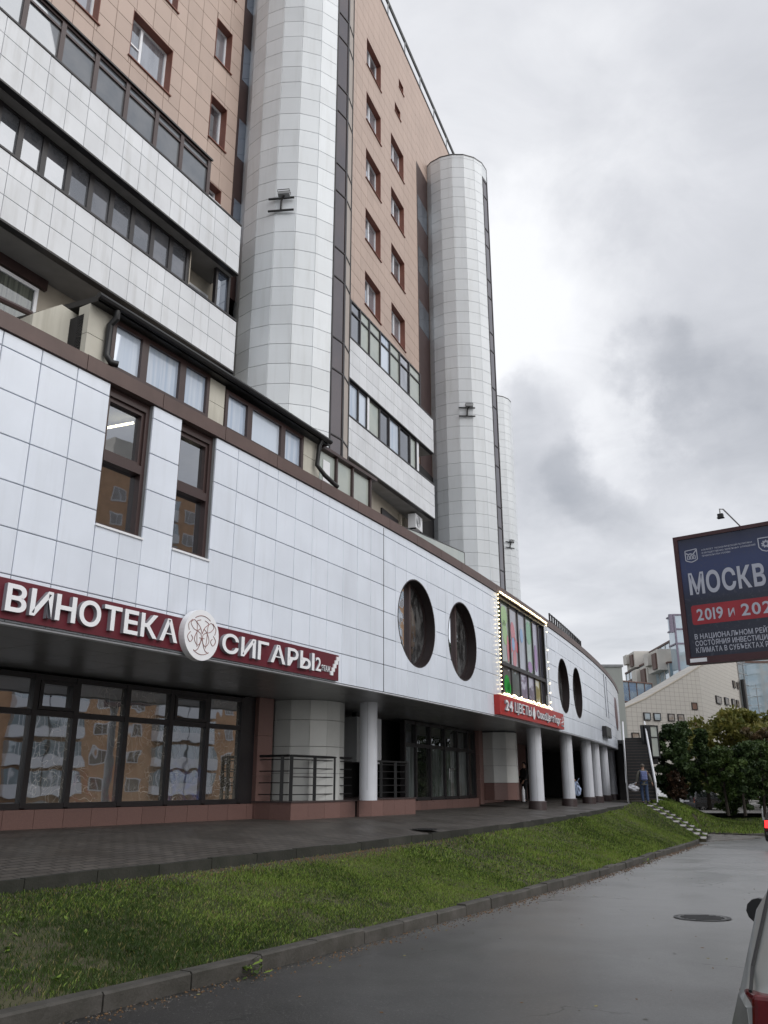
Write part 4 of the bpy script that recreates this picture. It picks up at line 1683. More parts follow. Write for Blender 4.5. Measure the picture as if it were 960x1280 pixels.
def tower(cx_, cy_, r, zb, zt, az0, dark_k, z_dark_top, lowz=7.0):
    """an eighteen-sided drum; az0 is the azimuth of one edge, facets count to the camera's right"""
    n = 18
    mb = MB()
    mb.lathe([(r - .03, zb), (r - .03, zt)], cx_, cy_, n)
    # rotate the core so its edges meet the tile edges
    k0 = az0
    mb.v = [(cx_ + (r - .03) * sin(k0 + 2 * pi * i / n), cy_ + (r - .03) * cos(k0 + 2 * pi * i / n), z) for z in (zb, zt) for i in range(n)]
    core = mb.obj('stair_tower', 'bal_joint', apt)
    for k in range(n):
        aA, aB = az0 - k * 2 * pi / n, az0 - (k + 1) * 2 * pi / n
        PA = (cx_ + r * sin(aA), cy_ + r * cos(aA))
        PB = (cx_ + r * sin(aB), cy_ + r * cos(aB))
        mid = ((PA[0] + PB[0]) / 2, (PA[1] + PB[1]) / 2)
        nx, ny = mid[0] - cx_, mid[1] - cy_
        f_ = Fr(PA[0], PA[1], math.atan2(PB[0] - PA[0], PB[1] - PA[1]))
        if nx * f_.n[0] + ny * f_.n[1] < 0:
            f_ = Fr(PB[0], PB[1], math.atan2(PA[0] - PB[0], PA[1] - PB[1]))
        wd = math.hypot(PB[0] - PA[0], PB[1] - PA[1])
        if nx * (-cx_) + ny * (-cy_) < -.35 * r * math.hypot(cx_, cy_):
            continue
        zs = list(np.arange(zb, zt - .05, .605)) + [zt]
        if k == dark_k or k == dark_k + 1:
            top = z_dark_top if k == dark_k else zt
            z = zb
            odd = True
            while z < top - .1:
                h = 2.0 if odd else 1.0
                h = min(h, top - z)
                mb = MB()
                f_.box(mb, .0, wd, -.06, -.03, z, z + h)
                f_.box(mb, .0, .045, -.03, .022, z, z + h)
                f_.box(mb, wd - .045, wd, -.03, .022, z, z + h)
                f_.box(mb, .045, wd - .045, -.03, .022, z, z + .04)
                mb.obj('strip_frame', 'dark', core)
                mb = MB()
                mb.quad(f_.pt(.045, .0, z + .04), f_.pt(wd - .045, .0, z + .04), f_.pt(wd - .045, .0, z + h), f_.pt(.045, .0, z + h))
                mb.obj('strip_panel', 'tower_glass' if k == dark_k else 'beige_strip', core)
                z += h
                odd = not odd
            zs = [z for z in zs if z >= top]
        for za, zb_ in zip(zs[:-1], zs[1:]):
            ttl.tile(f_, 0, -.02, za, wd, zb_ - za, .009)
    mb = MB()
    mb.v = []
    for z in (zt - .02, zt + .05):
        mb.v += [(cx_ + (r + .012) * sin(az0 + 2 * pi * i / n), cy_ + (r + .012) * cos(az0 + 2 * pi * i / n), z) for i in range(n)]
    mb.f = [(i, (i + 1) % n, n + (i + 1) % n, n + i) for i in range(n)] + [tuple(range(n, 2 * n))]
    mb.m = [0] * len(mb.f)
    mb.obj('tower_cap', 'dark', core)
    return core


MT['beige_strip'] = M('beige_strip', (.42, .37, .33), .5, dark=.85)
b1_ = math.atan2(2.775, -22.09)             # azimuth toward the camera
tower(-2.775, 22.09, 1.75, 7.05, 33.0, b1_, 2, 33.0)
b2_ = math.atan2(-3.78, -37.2)
tower(3.78, 37.2, 1.75, 7.05, 32.05, b2_ + R(3.5), 3, 31.2)
b3_ = math.atan2(-8.25, -60)
tower(8.25, 60.0, 1.75, 7.05, 29.4, b3_, 6, 29)
ttl.finish(minpx=9)

# vertical glass strips between the walls and the towers
def strip_col(fr, a0, a1, z0, z1, pz, pmat):
    mb = MB()
    fr.box(mb, a0, a1, -.30, .02, z0, z1)
    o = mb.obj('strip_frame', 'brown', apt)
    for z in pz:
        mb = MB()
        mb.quad(fr.pt(a0 + .08, .026, z), fr.pt(a1 - .02, .026, z), fr.pt(a1 - .02, .026, z + 1.45), fr.pt(a0 + .08, .026, z + 1.45))
        mb.obj('strip_pane', pmat, o)


strip_col(W1, 1.225, 1.95, 14.5, ROOF, [16.45 + 3.0 * k for k in range(-0, 5)], 'blue_glass')
strip_col(W2, 6.555, 8.2, 14.5, 31.0, [27.6, 24.6, 21.6], 'dark_glass')


def floodlight(P, out, label):
    """bracket of two bars on the tower tiles with a lamp on a short arm"""
    t = thing('floodlight', label, 'floodlight', P)
    o_ = Vector((out[0], out[1], 0)).normalized()
    sd_ = Vector((-o_.y, o_.x, 0))
    P = Vector(P)
    for z in (0, .42):
        mb = MB()
        mb.tube([P - sd_ * .38 + o_ * .03 + Vector((0, 0, z)), P + sd_ * .38 + o_ * .03 + Vector((0, 0, z))], .035, 6)
        mb.obj('bar', 'black', t)
    mb = MB()
    mb.tube([P + o_ * .04 + Vector((0, 0, .03)), P + o_ * .08 + sd_ * .02 + Vector((0, 0, .32)), P + o_ * .14 + sd_ * .12 + Vector((0, 0, .48))], .035, 6)
    mb.obj('arm', 'black', t)
    mb = MB()
    c = P + o_ * .13 + sd_ * .10 + Vector((0, 0, .46))
    a, b, u = sd_ * .17, o_ * .08, Vector((0, 0, .055))
    mb.hexa([c - a - b - u, c + a - b - u, c + a + b - u * .3, c - a + b - u * .3, c - a - b + u, c + a - b + u, c + a + b + u, c - a + b + u])
    mb.obj('lamp_head', 'grey', t)
    mb = MB()
    for k in range(3):
        mb.tube([c - a * 1.02 + b * (k - 1) + u, c - a * 1.02 + b * (k - 1) + u * 2.2, c + a * 1.02 + b * (k - 1) + u * 2.2, c + a * 1.02 + b * (k - 1) + u], .012, 5)
    mb.obj('cage', 'black', t)


def tower_pt(cx_, cy_, phi, z, r=1.77):
    az = math.atan2(-cx_, -cy_) - R(phi)
    return (cx_ + r * sin(az), cy_ + r * cos(az), z), (sin(az), cos(az))


for cx_, cy_, phi, z, lab in ((-2.775, 22.09, -14, 16.8, 'floodlight bracket on the nearest white stair tower'),
                              (3.78, 37.2, 8, 17.2, 'floodlight bracket on the second white stair tower with the visible round top'),
                              (8.25, 60, 38, 17.3, 'floodlight bracket on the farthest white stair tower')):
    P, o_ = tower_pt(cx_, cy_, phi, z)
    floodlight(P, o_, lab)

# ================================================================== ground
def zroad(y):
    return -.55 - .0225 * y if y < 40 else -1.45 - .09 * (1 - math.exp(-(y - 40) / 4.0))


MT['asphalt'] = None
m, t, p = mk('wet_asphalt')
c = mixc(t, ramp(t, noise(t, 1.1, 6), .35, .65), (.007, .0067, .006), (.021, .020, .018))
c = mixc(t, ramp(t, noise(t, 42, 5, rough=.7), .57, .70), c, (.17, .165, .155))
c = mixc(t, ramp(t, noise(t, 110, 2), .28, .40, .8, 0), c, (.008, .008, .008))
g = NN(t, 'ShaderNodeNewGeometry')          # hairline cracks
wob = NN(t, 'ShaderNodeTexNoise')
wob.inputs['Scale'].default_value = 1.1
wob.inputs['Detail'].default_value = 6
t.links.new(g.outputs['Position'], wob.inputs['Vector'])
ad = NN(t, 'ShaderNodeVectorMath', operation='MULTIPLY_ADD')
t.links.new(wob.outputs['Color'], ad.inputs[0])
ad.inputs[1].default_value = (1.6, 1.6, 0)
t.links.new(g.outputs['Position'], ad.inputs[2])
vo = NN(t, 'ShaderNodeTexVoronoi', feature='DISTANCE_TO_EDGE')
vo.inputs['Scale'].default_value = .33
t.links.new(ad.outputs[0], vo.inputs['Vector'])
k = NN(t, 'ShaderNodeMath', operation='MULTIPLY')
t.links.new(ramp(t, vo.outputs['Distance'], 0, .006, 1, 0), k.inputs[0])
t.links.new(ramp(t, noise(t, .35, 2), .50, .60), k.inputs[1])
c = mixc(t, k.outputs[0], c, (.002, .002, .002))
rk = NN(t, 'ShaderNodeMath', operation='SUBTRACT', use_clamp=True)
rk.inputs[0].default_value = 1
t.links.new(k.outputs[0], rk.inputs[1])
sp = NN(t, 'ShaderNodeSeparateXYZ')          # coat wetter farther down the slope, half dry at the near kerb; mask also paints sheen
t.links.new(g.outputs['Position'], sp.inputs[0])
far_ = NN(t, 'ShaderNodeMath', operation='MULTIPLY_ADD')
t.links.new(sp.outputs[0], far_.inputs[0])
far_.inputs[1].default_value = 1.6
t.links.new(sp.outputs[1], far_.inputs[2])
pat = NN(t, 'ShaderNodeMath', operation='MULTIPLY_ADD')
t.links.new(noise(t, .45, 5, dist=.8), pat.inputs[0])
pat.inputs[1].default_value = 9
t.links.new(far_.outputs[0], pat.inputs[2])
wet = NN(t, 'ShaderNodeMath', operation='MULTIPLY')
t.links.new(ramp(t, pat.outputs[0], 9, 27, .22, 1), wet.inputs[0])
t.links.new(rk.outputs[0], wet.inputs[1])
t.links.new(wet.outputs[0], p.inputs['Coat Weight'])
c = mixc(t, ramp(t, pat.outputs[0], 10, 24), c, mixc(t, ramp(t, noise(t, 38, 5, rough=.7), .40, .66), (.070, .069, .066), (.140, .137, .132)))  # darker near asphalt patch; farther base colour lightened to paint in the sky sheen
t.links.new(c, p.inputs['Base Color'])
p.inputs['Roughness'].default_value = .55
p.inputs['Coat IOR'].default_value = 2.0
t.links.new(ramp(t, noise(t, .5, 5, dist=.6), .35, .68, .28, .44), p.inputs['Coat Roughness'])
p.inputs['Specular IOR Level'].default_value = .5
bump(t, p, noise(t, 60, 5, rough=.7), .9, .009)
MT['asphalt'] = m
m, t, p = mk('walkway_paving')
g = NN(t, 'ShaderNodeNewGeometry')
br = NN(t, 'ShaderNodeTexBrick')
br.inputs['Scale'].default_value = 1
br.inputs['Brick Width'].default_value = .24
br.inputs['Row Height'].default_value = .12
br.inputs['Mortar Size'].default_value = .010
br.inputs['Color1'].default_value = (.125, .112, .10, 1)
br.inputs['Color2'].default_value = (.095, .086, .08, 1)
br.inputs['Mortar'].default_value = (.02, .02, .018, 1)
rot = NN(t, 'ShaderNodeMapping')
rot.inputs['Rotation'].default_value = (0, 0, R(-62))
t.links.new(g.outputs['Position'], rot.inputs['Vector'])
t.links.new(rot.outputs[0], br.inputs['Vector'])
c = mixc(t, ramp(t, noise(t, 1.3, 6), .35, .65, 0, .55), br.outputs['Color'], (.045, .04, .036))
t.links.new(c, p.inputs['Base Color'])
t.links.new(ramp(t, noise(t, .8, 4), .35, .65, .38, .65), p.inputs['Roughness'])
bump(t, p, br.outputs['Fac'], -.9, .006)
MT['paving'] = m
MT['soil'] = M('soil_and_moss', (.075, .075, .032), .95, dark=.5, scale=4, col2=(.05, .04, .028), bmp=.8, bscale=25)
MT['far_ground'] = M('far_ground', (.07, .075, .05), .95, dark=.7, scale=.2)
MT['gravel'] = M('gravel', (.13, .12, .11), .95, dark=.4, scale=30, bmp=.8, bscale=50)


def grid_sheet(name, mat, P, nu, nv, kind='structure', smooth=True):
    mb = MB()
    for i in range(nu + 1):
        for j in range(nv + 1):
            mb.v.append(P(i / nu, j / nv))
    for i in range(nu):
        for j in range(nv):
            k = i * (nv + 1) + j
            mb.f.append((k, k + nv + 1, k + nv + 2, k + 1))
            mb.m.append(0)
    return mb.obj(name, mat, None, smooth=60 if smooth else False, kind=kind)


# big sheet of ground to the horizon
mb = MB()
mb.quad((-3000, -3000, -2.3), (3000, -3000, -2.3), (3000, 3000, -2.3), (-3000, 3000, -2.3))
mb.obj('ground', 'far_ground', None, kind='structure')
# road
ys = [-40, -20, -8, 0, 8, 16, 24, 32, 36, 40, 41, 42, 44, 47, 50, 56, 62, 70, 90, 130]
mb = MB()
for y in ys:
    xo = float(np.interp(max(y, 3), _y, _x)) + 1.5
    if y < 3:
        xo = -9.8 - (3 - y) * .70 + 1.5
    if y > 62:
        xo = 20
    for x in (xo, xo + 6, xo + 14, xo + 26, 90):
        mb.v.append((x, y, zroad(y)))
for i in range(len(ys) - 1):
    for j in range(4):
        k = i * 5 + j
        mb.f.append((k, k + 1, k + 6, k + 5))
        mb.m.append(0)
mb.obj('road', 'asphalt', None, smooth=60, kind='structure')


def qedge(s_):
    return float(np.interp(s_, [0, 9, 13, 17, 21, 31, 38, 41, 43.4, 75], [.95, .98, .98, 1.0, .98, 1.1, 1.05, 1.3, 1.95, 1.95]))


def zedge(s_):
    return float(np.interp(s_, [0, 25, 36, 43, 75], [0, 0, .04, .12, .14]))


def zinner(s_):
    return float(np.interp(s_, [0, 20, 34, 75], [.27, .26, .21, .18]))


def qkerb(s_):
    return float(np.interp(s_, [0, 8, 18, 30, 38, 43], [3.8, 3.66, 3.5, 3.55, 3.9, 4.3]))


def walk(u, v):
    s_ = 1 + 71 * u
    q0, q1 = -6.0, qedge(s_)
    # flat inside the building line, falling gently to the outer edge
    qs = [q0, -1.2, -.2, q1]
    zs = [zinner(s_) + .02, zinner(s_) - .03, zinner(s_) - .10, zedge(s_)]
    q = q0 + (q1 - q0) * v
    return FP(s_, q, float(np.interp(q, qs, zs)))


grid_sheet('walkway', 'paving', walk, 140, 14)
# edging stones along the walkway
ke = bpy.data.objects.new('walkway_edging', None)
C.objects.link(ke)
ke['kind'] = 'structure'
WL[ke.name] = (0, 0, 0)
s = 3.0
while s < 43:
    e_ = s + 1.0
    mb = MB()
    A, B = FP(s + .006, qedge(s)), FP(e_ - .006, qedge(e_))
    A2, B2_ = FP(s + .006, qedge(s) + .09), FP(e_ - .006, qedge(e_) + .09)
    j1, j2 = random.uniform(-.012, .012), random.uniform(-.012, .012)
    za, zb_ = zedge(s) + .012 + j1, zedge(e_) + .012 + j2
    mb.hexa([(*A[:2], za - .32), (*B[:2], zb_ - .32), (*B2_[:2], zb_ - .32), (*A2[:2], za - .32),
             (*A[:2], za), (*B[:2], zb_), (*B2_[:2], zb_), (*A2[:2], za)])
    mb.obj('edging_stone', 'edging', ke)
    s = e_


def bank_z(s_, q):
    q0, q1 = qedge(s_) + .09, qkerb(s_)
    P = FP(s_, q1)
    z0, z1 = zedge(s_) - .13, zroad(P[1]) + .13
    f = min(1, max(0, (q - q0) / (q1 - q0)))
    f2 = f + .10 * sin(pi * f) * (1 - f)
    if s_ > 40.5:
        k = min(1, (s_ - 40.5) / 2.2)
        zs_ = .10 - 1.52 * (q - 1.95) / 2.5 + .03
        return (z0 + (z1 - z0) * f2) * (1 - k) + max(zs_, -1.42) * k
    return z0 + (z1 - z0) * f2 + .035 * sin(s_ * 1.7 + q * 2.1) * sin(pi * f) + .02 * sin(s_ * 4.1 - q * 3) * sin(pi * f)


def bank(u, v):
    s_ = 1.5 + 41.82 * u
    q = qedge(s_) + .085 + (qkerb(s_) - qedge(s_) - .085) * v
    return FP(s_, q, bank_z(s_, q))


grid_sheet('grass_bank', 'soil', bank, 160, 16)
# kerb
kb = bpy.data.objects.new('kerb', None)
C.objects.link(kb)
kb['kind'] = 'structure'
WL[kb.name] = (0, 0, 0)


def kerb_run(pts, w_=.15, h=.15, L=1.0, zf=None):
    pts = [Vector(p) for p in pts]
    seg = [0]
    for a, b in zip(pts[:-1], pts[1:]):
        seg.append(seg[-1] + (b - a).length)
    def at(d):
        for i in range(len(pts) - 1):
            if d <= seg[i + 1] or i == len(pts) - 2:
                f = (d - seg[i]) / (seg[i + 1] - seg[i])
                return pts[i].lerp(pts[i + 1], f), (pts[i + 1] - pts[i]).normalized()
    d = 0
    while d < seg[-1] - .05:
        e_ = min(d + L, seg[-1])
        A, dA = at(d + .008)
        B, dB = at(e_ - .008)
        dr = (B - A).normalized()
        nn = Vector((dr.y, -dr.x))           # to the road
        mb = MB()
        jj = random.uniform(-.015, .012)
        jn = nn * random.uniform(-.012, .012)
        A, B = A + jn, B + jn
        zA, zB = zroad(A.y), zroad(B.y)
        ch = .018
        prof = [(0, -.2), (w_, -.2), (w_, h - ch), (w_ - ch, h), (0, h)]
        vs = [(*(A - nn * w_ + nn * q), zA + z + (jj if z > 0 else 0)) for q, z in prof] + [(*(B - nn * w_ + nn * q), zB + z + (jj if z > 0 else 0)) for q, z in prof]
        mb.add(vs, [(0, 1, 2, 3, 4), (9, 8, 7, 6, 5)] + [(i, i + 5, (i + 1) % 5 + 5, (i + 1) % 5) for i in range(5)])
        mb.obj('kerb_stone', 'kerb', kb)
        d = e_


kerb_run([FP(s_, qkerb(s_) + .15)[:2] for s_ in np.arange(2, 41.5, .5)] + [(13.9, 39.7), (14.5, 40.15)])
# lawn two, right of the steps, with its kerb
LK = [(16.3, 46.6), (17.1, 45.4), (18.1, 44.6), (19.7, 45.3), (22, 47.2), (27, 51.5), (34, 58), (46, 70)]
kerb_run(LK)
MT['paver'] = M('paver', (.20, .19, .18), .6, dark=.7, scale=6, rnd=.15)
pth = bpy.data.objects.new('paved_path', None)
C.objects.link(pth)
pth['kind'] = 'structure'
WL[pth.name] = (0, 0, 0)
mb = MB()
PX = [(14.2, 39.95), (18.2, 43.5), (18.1, 44.4), (17.0, 45.3), (16.2, 46.5), (15.75, 45.2), (15.75, 43.7)]
mb.quad(*[(x, y, -1.475) for x, y in PX])
mb.obj('path_bed', 'gravel', pth)


def inside(x, y, poly):
    r = False
    for (x0, y0), (x1, y1) in zip(poly, poly[1:] + poly[:1]):
        if (y0 > y) != (y1 > y) and x < (x1 - x0) * (y - y0) / (y1 - y0) + x0:
            r = not r
    return r


cnt = 0
paver_me = None
for i in range(-2, 22):
    for j in range(-2, 22):
        f_ = Fr(14.3, 40.2, R(52))
        a, b = i * .36 + (.18 if j % 2 else 0), -j * .24
        P = f_.pt(a + .18, b - .12, 0)
        if inside(P[0], P[1], PX) and cnt < 280:
            if paver_me is None:
                m2 = MB()
                m2.box(.008, .352, -.232, -.008, -.03, .025)
                paver_me = m2.data('paver')
                paver_me.materials.append(MT['paver'])
            o = link('paver', paver_me, None, pth, (*f_.pt(a, b, 0)[:2], -1.45 + random.uniform(-.006, .006)), f_.rz)
            cnt += 1


def lawn_z(x, y):
    # distance outward from the shop frontage
    s_ = float(np.interp(y, _y, _s))
    fx = float(np.interp(y, _y, _x))
    q = (x - fx) * cos(FA(s_))
    f = min(1, max(0, (q - 1.9) / 4.6))
    f = f * f * (3 - 2 * f)
    return .14 + (-1.33 - .14) * f - .02 * max(0, min(q - 6, 20)) * .3


LP = [FP(47.58, 1.98)[:2], FP(47.58, 3.2)[:2], FP(47.58, 4.5)[:2], (16.25, 46.55), (17.05, 45.5), (18.05, 44.75), (19.7, 45.45), (22, 47.35), (27, 51.65), (34, 58.1), (46, 70.1)]
back = [FP(47.9, 1.98)[:2], FP(49.5, 2.4)[:2], FP(52, 3.0)[:2], (16.6, 54), (18, 58), (19.5, 59), (21.5, 60), (24, 62), (30, 66), (38, 72), (50, 86)]


def lawn(u, v):
    k = u * (len(LP) - 1)
    i = min(int(k), len(LP) - 2)
    f = k - i
    a = Vector(LP[i]).lerp(Vector(LP[i + 1]), f)
    b = Vector(back[i]).lerp(Vector(back[i + 1]), f)
    p = a.lerp(b, v)
    z = lawn_z(p.x, p.y)
    edge = zroad(a.y) + .13
    if i < 2:
        qa = 1.95 + (a - Vector(LP[0])).length
        e2_ = .14 - 1.5 * (qa - 1.95) / 2.5
        z = e2_ + (z - e2_) * min(1, v * 2.2)
    if i >= 2:
        z = edge + (z - edge) * min(1, v * 3.0)
    return (p.x, p.y, z)


grid_sheet('lawn', 'soil', lawn, 80, 20)
MT['parking'] = M('pale_parking', (.20, .19, .18), .7, dark=.8)
mb = MB()
mb.quad((14.5, 55, .10), (16.4, 54, .08), (21, 59.8, -.85), (38, 72.5, -1.3), (60, 110, -1.3), (20, 110, -.6), (14, 90, .1))
mb.obj('parking_area', 'parking', None, kind='structure')

# ---- steps: two flights side by side with grass between
STF = FF(43.4, 0)
def flight(s0, s1, n, q0, q1, z0, z1, label):
    t = thing('garden_steps', label, 'steps', FP((s0 + s1) / 2, q0, z0))
    fr_ = FF((s0 + s1) / 2, 0)
    h = (s1 - s0) / 2
    for k in range(n):
        a, b = q0 + (q1 - q0) * k / n, q0 + (q1 - q0) * (k + 1) / n
        z = z0 + (z1 - z0) * (k + .3) / n
        mb = MB()
        fr_.box(mb, -h, h, a + .002, b + .03, z - .30, z)
        mb.obj('step', 'concrete', t)
        mb = MB()
        fr_.box(mb, -h + .004, h - .004, b + .031, b + .04, z - .17, z - .035)
        mb.obj('riser', 'edging', t)
        mb = MB()
        fr_.box(mb, -h - .02, -h - .002, a, b + .03, z - .3, z - .02)
        mb.obj('step_side', 'soil', t)
    for sg in (1,):
        mb = MB()
        n2 = 10
        for i in range(n2):
            a, b = q0 + (q1 - q0) * i / n2, q0 + (q1 - q0) * (i + 1) / n2
            za, zb_ = z0 + (z1 - z0) * i / n2 + .05, z0 + (z1 - z0) * (i + 1) / n2 + .05
            x0, x1 = sg * h - .05 + sg * .055, sg * h + .05 + sg * .055
            mb.hexa([fr_.pt(x0, b, zb_ - .4), fr_.pt(x1, b, zb_ - .4), fr_.pt(x1, a, za - .4), fr_.pt(x0, a, za - .4),
                     fr_.pt(x0, b, zb_ + .02), fr_.pt(x1, b, zb_ + .02), fr_.pt(x1, a, za + .02), fr_.pt(x0, a, za + .02)])
        if True:
            mb.obj('side_kerb', 'kerb', t)


flight(43.3, 44.95, 9, 1.95, 4.45, .10, -1.42, 'nearer flight of pale concrete steps running down from the walkway to the paved path')
flight(45.85, 47.45, 9, 1.95, 4.45, .12, -1.38, 'farther flight of pale concrete steps beyond the strip of grass')


def strip_between(u, v):
    s_ = 44.98 + .84 * u
    q = 1.95 + 2.5 * v
    return FP(s_, q, .14 + (-1.38 - .14) * v)


grid_sheet('steps_grass_bed', 'soil', strip_between, 4, 12)

# ---- grass blades
def leaf_mat(name, a, b, trans=.25, nscale=1.2, rough=.55):
    m, t, p = mk(name)
    c = mixc(t, ramp(t, noise(t, nscale, 4), .35, .65), a, b)
    t.links.new(c, p.inputs['Base Color'])
    p.inputs['Roughness'].default_value = rough
    p.inputs['Specular IOR Level'].default_value = .3
    if trans:
        o = t.nodes['Material Output']
        tr = NN(t, 'ShaderNodeBsdfTranslucent')
        t.links.new(c, tr.inputs['Color'])
        ms = NN(t, 'ShaderNodeMixShader')
        ms.inputs[0].default_value = trans
        t.links.new(p.outputs[0], ms.inputs[1])
        t.links.new(tr.outputs[0], ms.inputs[2])
        t.links.new(ms.outputs[0], o.inputs[0])
    return m


def poly_mesh(name, P, mi, mats, k):
    """P (n,k,3): n separate k-gons in one mesh"""
    n = len(P)
    me = bpy.data.meshes.new(name)
    me.vertices.add(n * k)
    me.vertices.foreach_set('co', np.ascontiguousarray(P, dtype=np.float32).ravel())
    me.loops.add(n * k)
    me.loops.foreach_set('vertex_index', np.arange(n * k, dtype=np.int32))
    me.polygons.add(n)
    me.polygons.foreach_set('loop_start', np.arange(0, n * k, k, dtype=np.int32))
    for m_ in mats:
        me.materials.append(m_)
    me.polygons.foreach_set('material_index', np.asarray(mi, dtype=np.int32))
    me.update(calc_edges=True)
    return me


GR = [leaf_mat('grass_fresh', (.235, .335, .06), (.17, .255, .045)),
      leaf_mat('grass_dark', (.065, .105, .024), (.035, .065, .014)),
      leaf_mat('grass_straw', (.30, .27, .11), (.19, .18, .06))]


def blades(base, hgt, name, wid=.006, mixp=(.62, .27, .11), clump=None):
    n = len(base)
    az = rng.uniform(0, 2 * pi, n)
    lean = rng.uniform(.1, .75, n) * hgt
    wv = np.stack([-np.sin(az), np.cos(az), np.zeros(n)], 1) * (wid * rng.uniform(.6, 1.4, n))[:, None]
    tip = base + np.stack([np.cos(az) * lean, np.sin(az) * lean, hgt], 1)
    midp = base + np.stack([np.cos(az) * lean * .3, np.sin(az) * lean * .3, hgt * .6], 1)
    P = np.stack([base - wv, base + wv, midp + wv * .7, tip], 1)
    nz = np_noise(base[:, 0] * 1.3, base[:, 1] * 1.3, 21) + .5 * np_noise(base[:, 0] * 4, base[:, 1] * 4, 22)
    rr = rng.uniform(0, 1, n)
    near = np.clip((13.5 - base[:, 1]) / 5, 0, 1) * .38
    mi = np.where(rr < .07 + .09 * np.clip(nz, 0, 1), 2, np.where(rr > .64 - near + .33 * np.clip(nz, -1, 1), 1, 0))
    me = poly_mesh(name, P, mi, GR, 4)
    return link(name, me, None, None, kind='stuff')


def vec_curve(s_, q):
    a = np.interp(s_, _s, _a)
    return np.interp(s_, _s, _x) + q * np.cos(a), np.interp(s_, _s, _y) - q * np.sin(a)


def np_noise(x, y, seed=0):
    r = np.random.default_rng(seed)
    v = np.zeros_like(x)
    for k in range(7):
        f = .5 * 1.55 ** k
        a, p, w_ = r.uniform(0, 2 * pi), r.uniform(0, 6), 1 / (1 + .5 * k)
        v += w_ * np.sin(f * (x * math.cos(a) + y * math.sin(a)) + p + 1.3 * np.sin(f * .7 * (y * math.cos(a) - x * math.sin(a)) + p * 2))
    return v / 2.5


def bank_blades(n, s0, s1, h0, h1, wid, name):
    s_ = rng.uniform(s0, s1, n)
    f = rng.uniform(.0, 1.0, n)
    q0 = np.array([qedge(x) for x in np.linspace(s0, s1, 200)])
    qe = np.interp(s_, np.linspace(s0, s1, 200), q0) + .09
    qk = np.interp(s_, np.linspace(s0, s1, 200), [qkerb(x) for x in np.linspace(s0, s1, 200)])
    q = qe + (qk - qe) * f
    nz = np_noise(s_, q, 3)
    bare = np.exp(-((s_ - 15) / 5.0) ** 2) * np.clip(1 - f / .16, 0, 1) * 1.3 + np.clip(.3 - f / .06, 0, 1) * .6
    bare += np.clip((f - .94) / .06, 0, 1) * .5 * (np_noise(s_ * 1.5, q, 5) > .0)
    nz2 = np_noise(s_ * 2.1, q * 2.1, 31) + .4 * np_noise(s_ * 6, q * 6, 32)
    keep = rng.uniform(0, 1, n) > np.clip(bare + .75 * np.clip((-nz2 - .35) * 2.5, 0, 1) * np.clip((19 - s_) / 8, .15, 1), 0, .96)
    s_, q, nz = s_[keep], q[keep], nz[keep]
    x, y = vec_curve(s_, q)
    z = np.array([bank_z(a, b) for a, b in zip(s_, q)])
    hg = rng.uniform(h0, h1, len(s_)) * (1 + .5 * np.clip(nz, -.8, 1))
    return blades(np.stack([x, y, z - .005], 1), hg, name, wid)


bank_blades(230000, 4.5, 18, .012, .050, .0026, 'grass')
bank_blades(90000, 17, 43.2, .03, .075, .007, 'grass')
# lawn two and the strip between the steps
n = 34000
u, v = rng.uniform(0, 1, n), rng.uniform(0, 1, n)
B = np.array([lawn(a, b) for a, b in zip(u, v)])
blades(B, rng.uniform(.06, .14, n), 'grass', .016)
n = 3500
B = np.array([strip_between(a, b) for a, b in zip(rng.uniform(0, 1, n), rng.uniform(0, 1, n))])
blades(B, rng.uniform(.05, .10, n), 'grass', .009)
# broad-leaved weeds in the bank
n = 420
cs, cf = rng.uniform(5, 22, n), rng.uniform(.12, .98, n)
P = []
for a, f in zip(cs, cf):
    if np_noise(np.array([a]), np.array([f * 3]), 8)[0] < -.1:
        continue
    q = qedge(a) + .09 + (qkerb(a) - qedge(a) - .09) * f
    c = Vector(FP(a, q, bank_z(a, q)))
    for k in range(rng.integers(5, 12)):
        az = rng.uniform(0, 2 * pi)
        L = rng.uniform(.035, .085)
        d = Vector((cos(az), sin(az), rng.uniform(.2, .9))).normalized()
        sd_ = Vector((-sin(az), cos(az), 0)) * L * rng.uniform(.16, .30)
        P.append([c, c + d * L * .5 + sd_, c + d * L + Vector((0, 0, -.01)), c + d * L * .5 - sd_])
me = poly_mesh('weeds', np.array([[list(x) for x in p] for p in P]), rng.choice(2, len(P), p=(.3, .7)), GR[:2], 4)
link('weeds', me, None, None, kind='stuff')
# crumbs of gravel and dead leaves along the walkway edge
P = []
n = 2600
for _ in range(n):
    a = rng.normal(14.5, 4.2)
    if a < 4 or a > 30: continue
    q = qedge(a) + .1 + abs(rng.normal(0, .16))
    c = np.array(FP(a, q, bank_z(a, q) + .006))
    r = rng.uniform(.006, .02)
    az = rng.uniform(0, 6.28)
    for t_ in range(3):
        th = az + t_ * 2.1
        P.append([c + [r * cos(th), r * sin(th), 0], c + [r * cos(th + 2.1), r * sin(th + 2.1), 0], c + [0, 0, r * .9]])
me = poly_mesh('gravel_crumbs', np.array(P), rng.choice(2, len(P)), [MT['gravel'], M('dead_leaf', (.16, .09, .04), .8)], 3)
link('gravel_crumbs', me, None, None, kind='stuff')
P = []
for _ in range(2600):
    a = rng.uniform(4, 41)
    q = qkerb(a) + .165 + abs(rng.normal(0, .14))
    x, y, _z = FP(a, q)
    r, az = rng.uniform(.004, .013) * (1 + a / 25), rng.uniform(0, 6.28)
    c = np.array([x, y, zroad(y) + .002])
    for t_ in range(3):
        th = az + t_ * 2.1
        P.append([c + [r * cos(th), r * sin(th), 0], c + [r * cos(th + 2.1), r * sin(th + 2.1), 0], c + [0, 0, r * .8]])
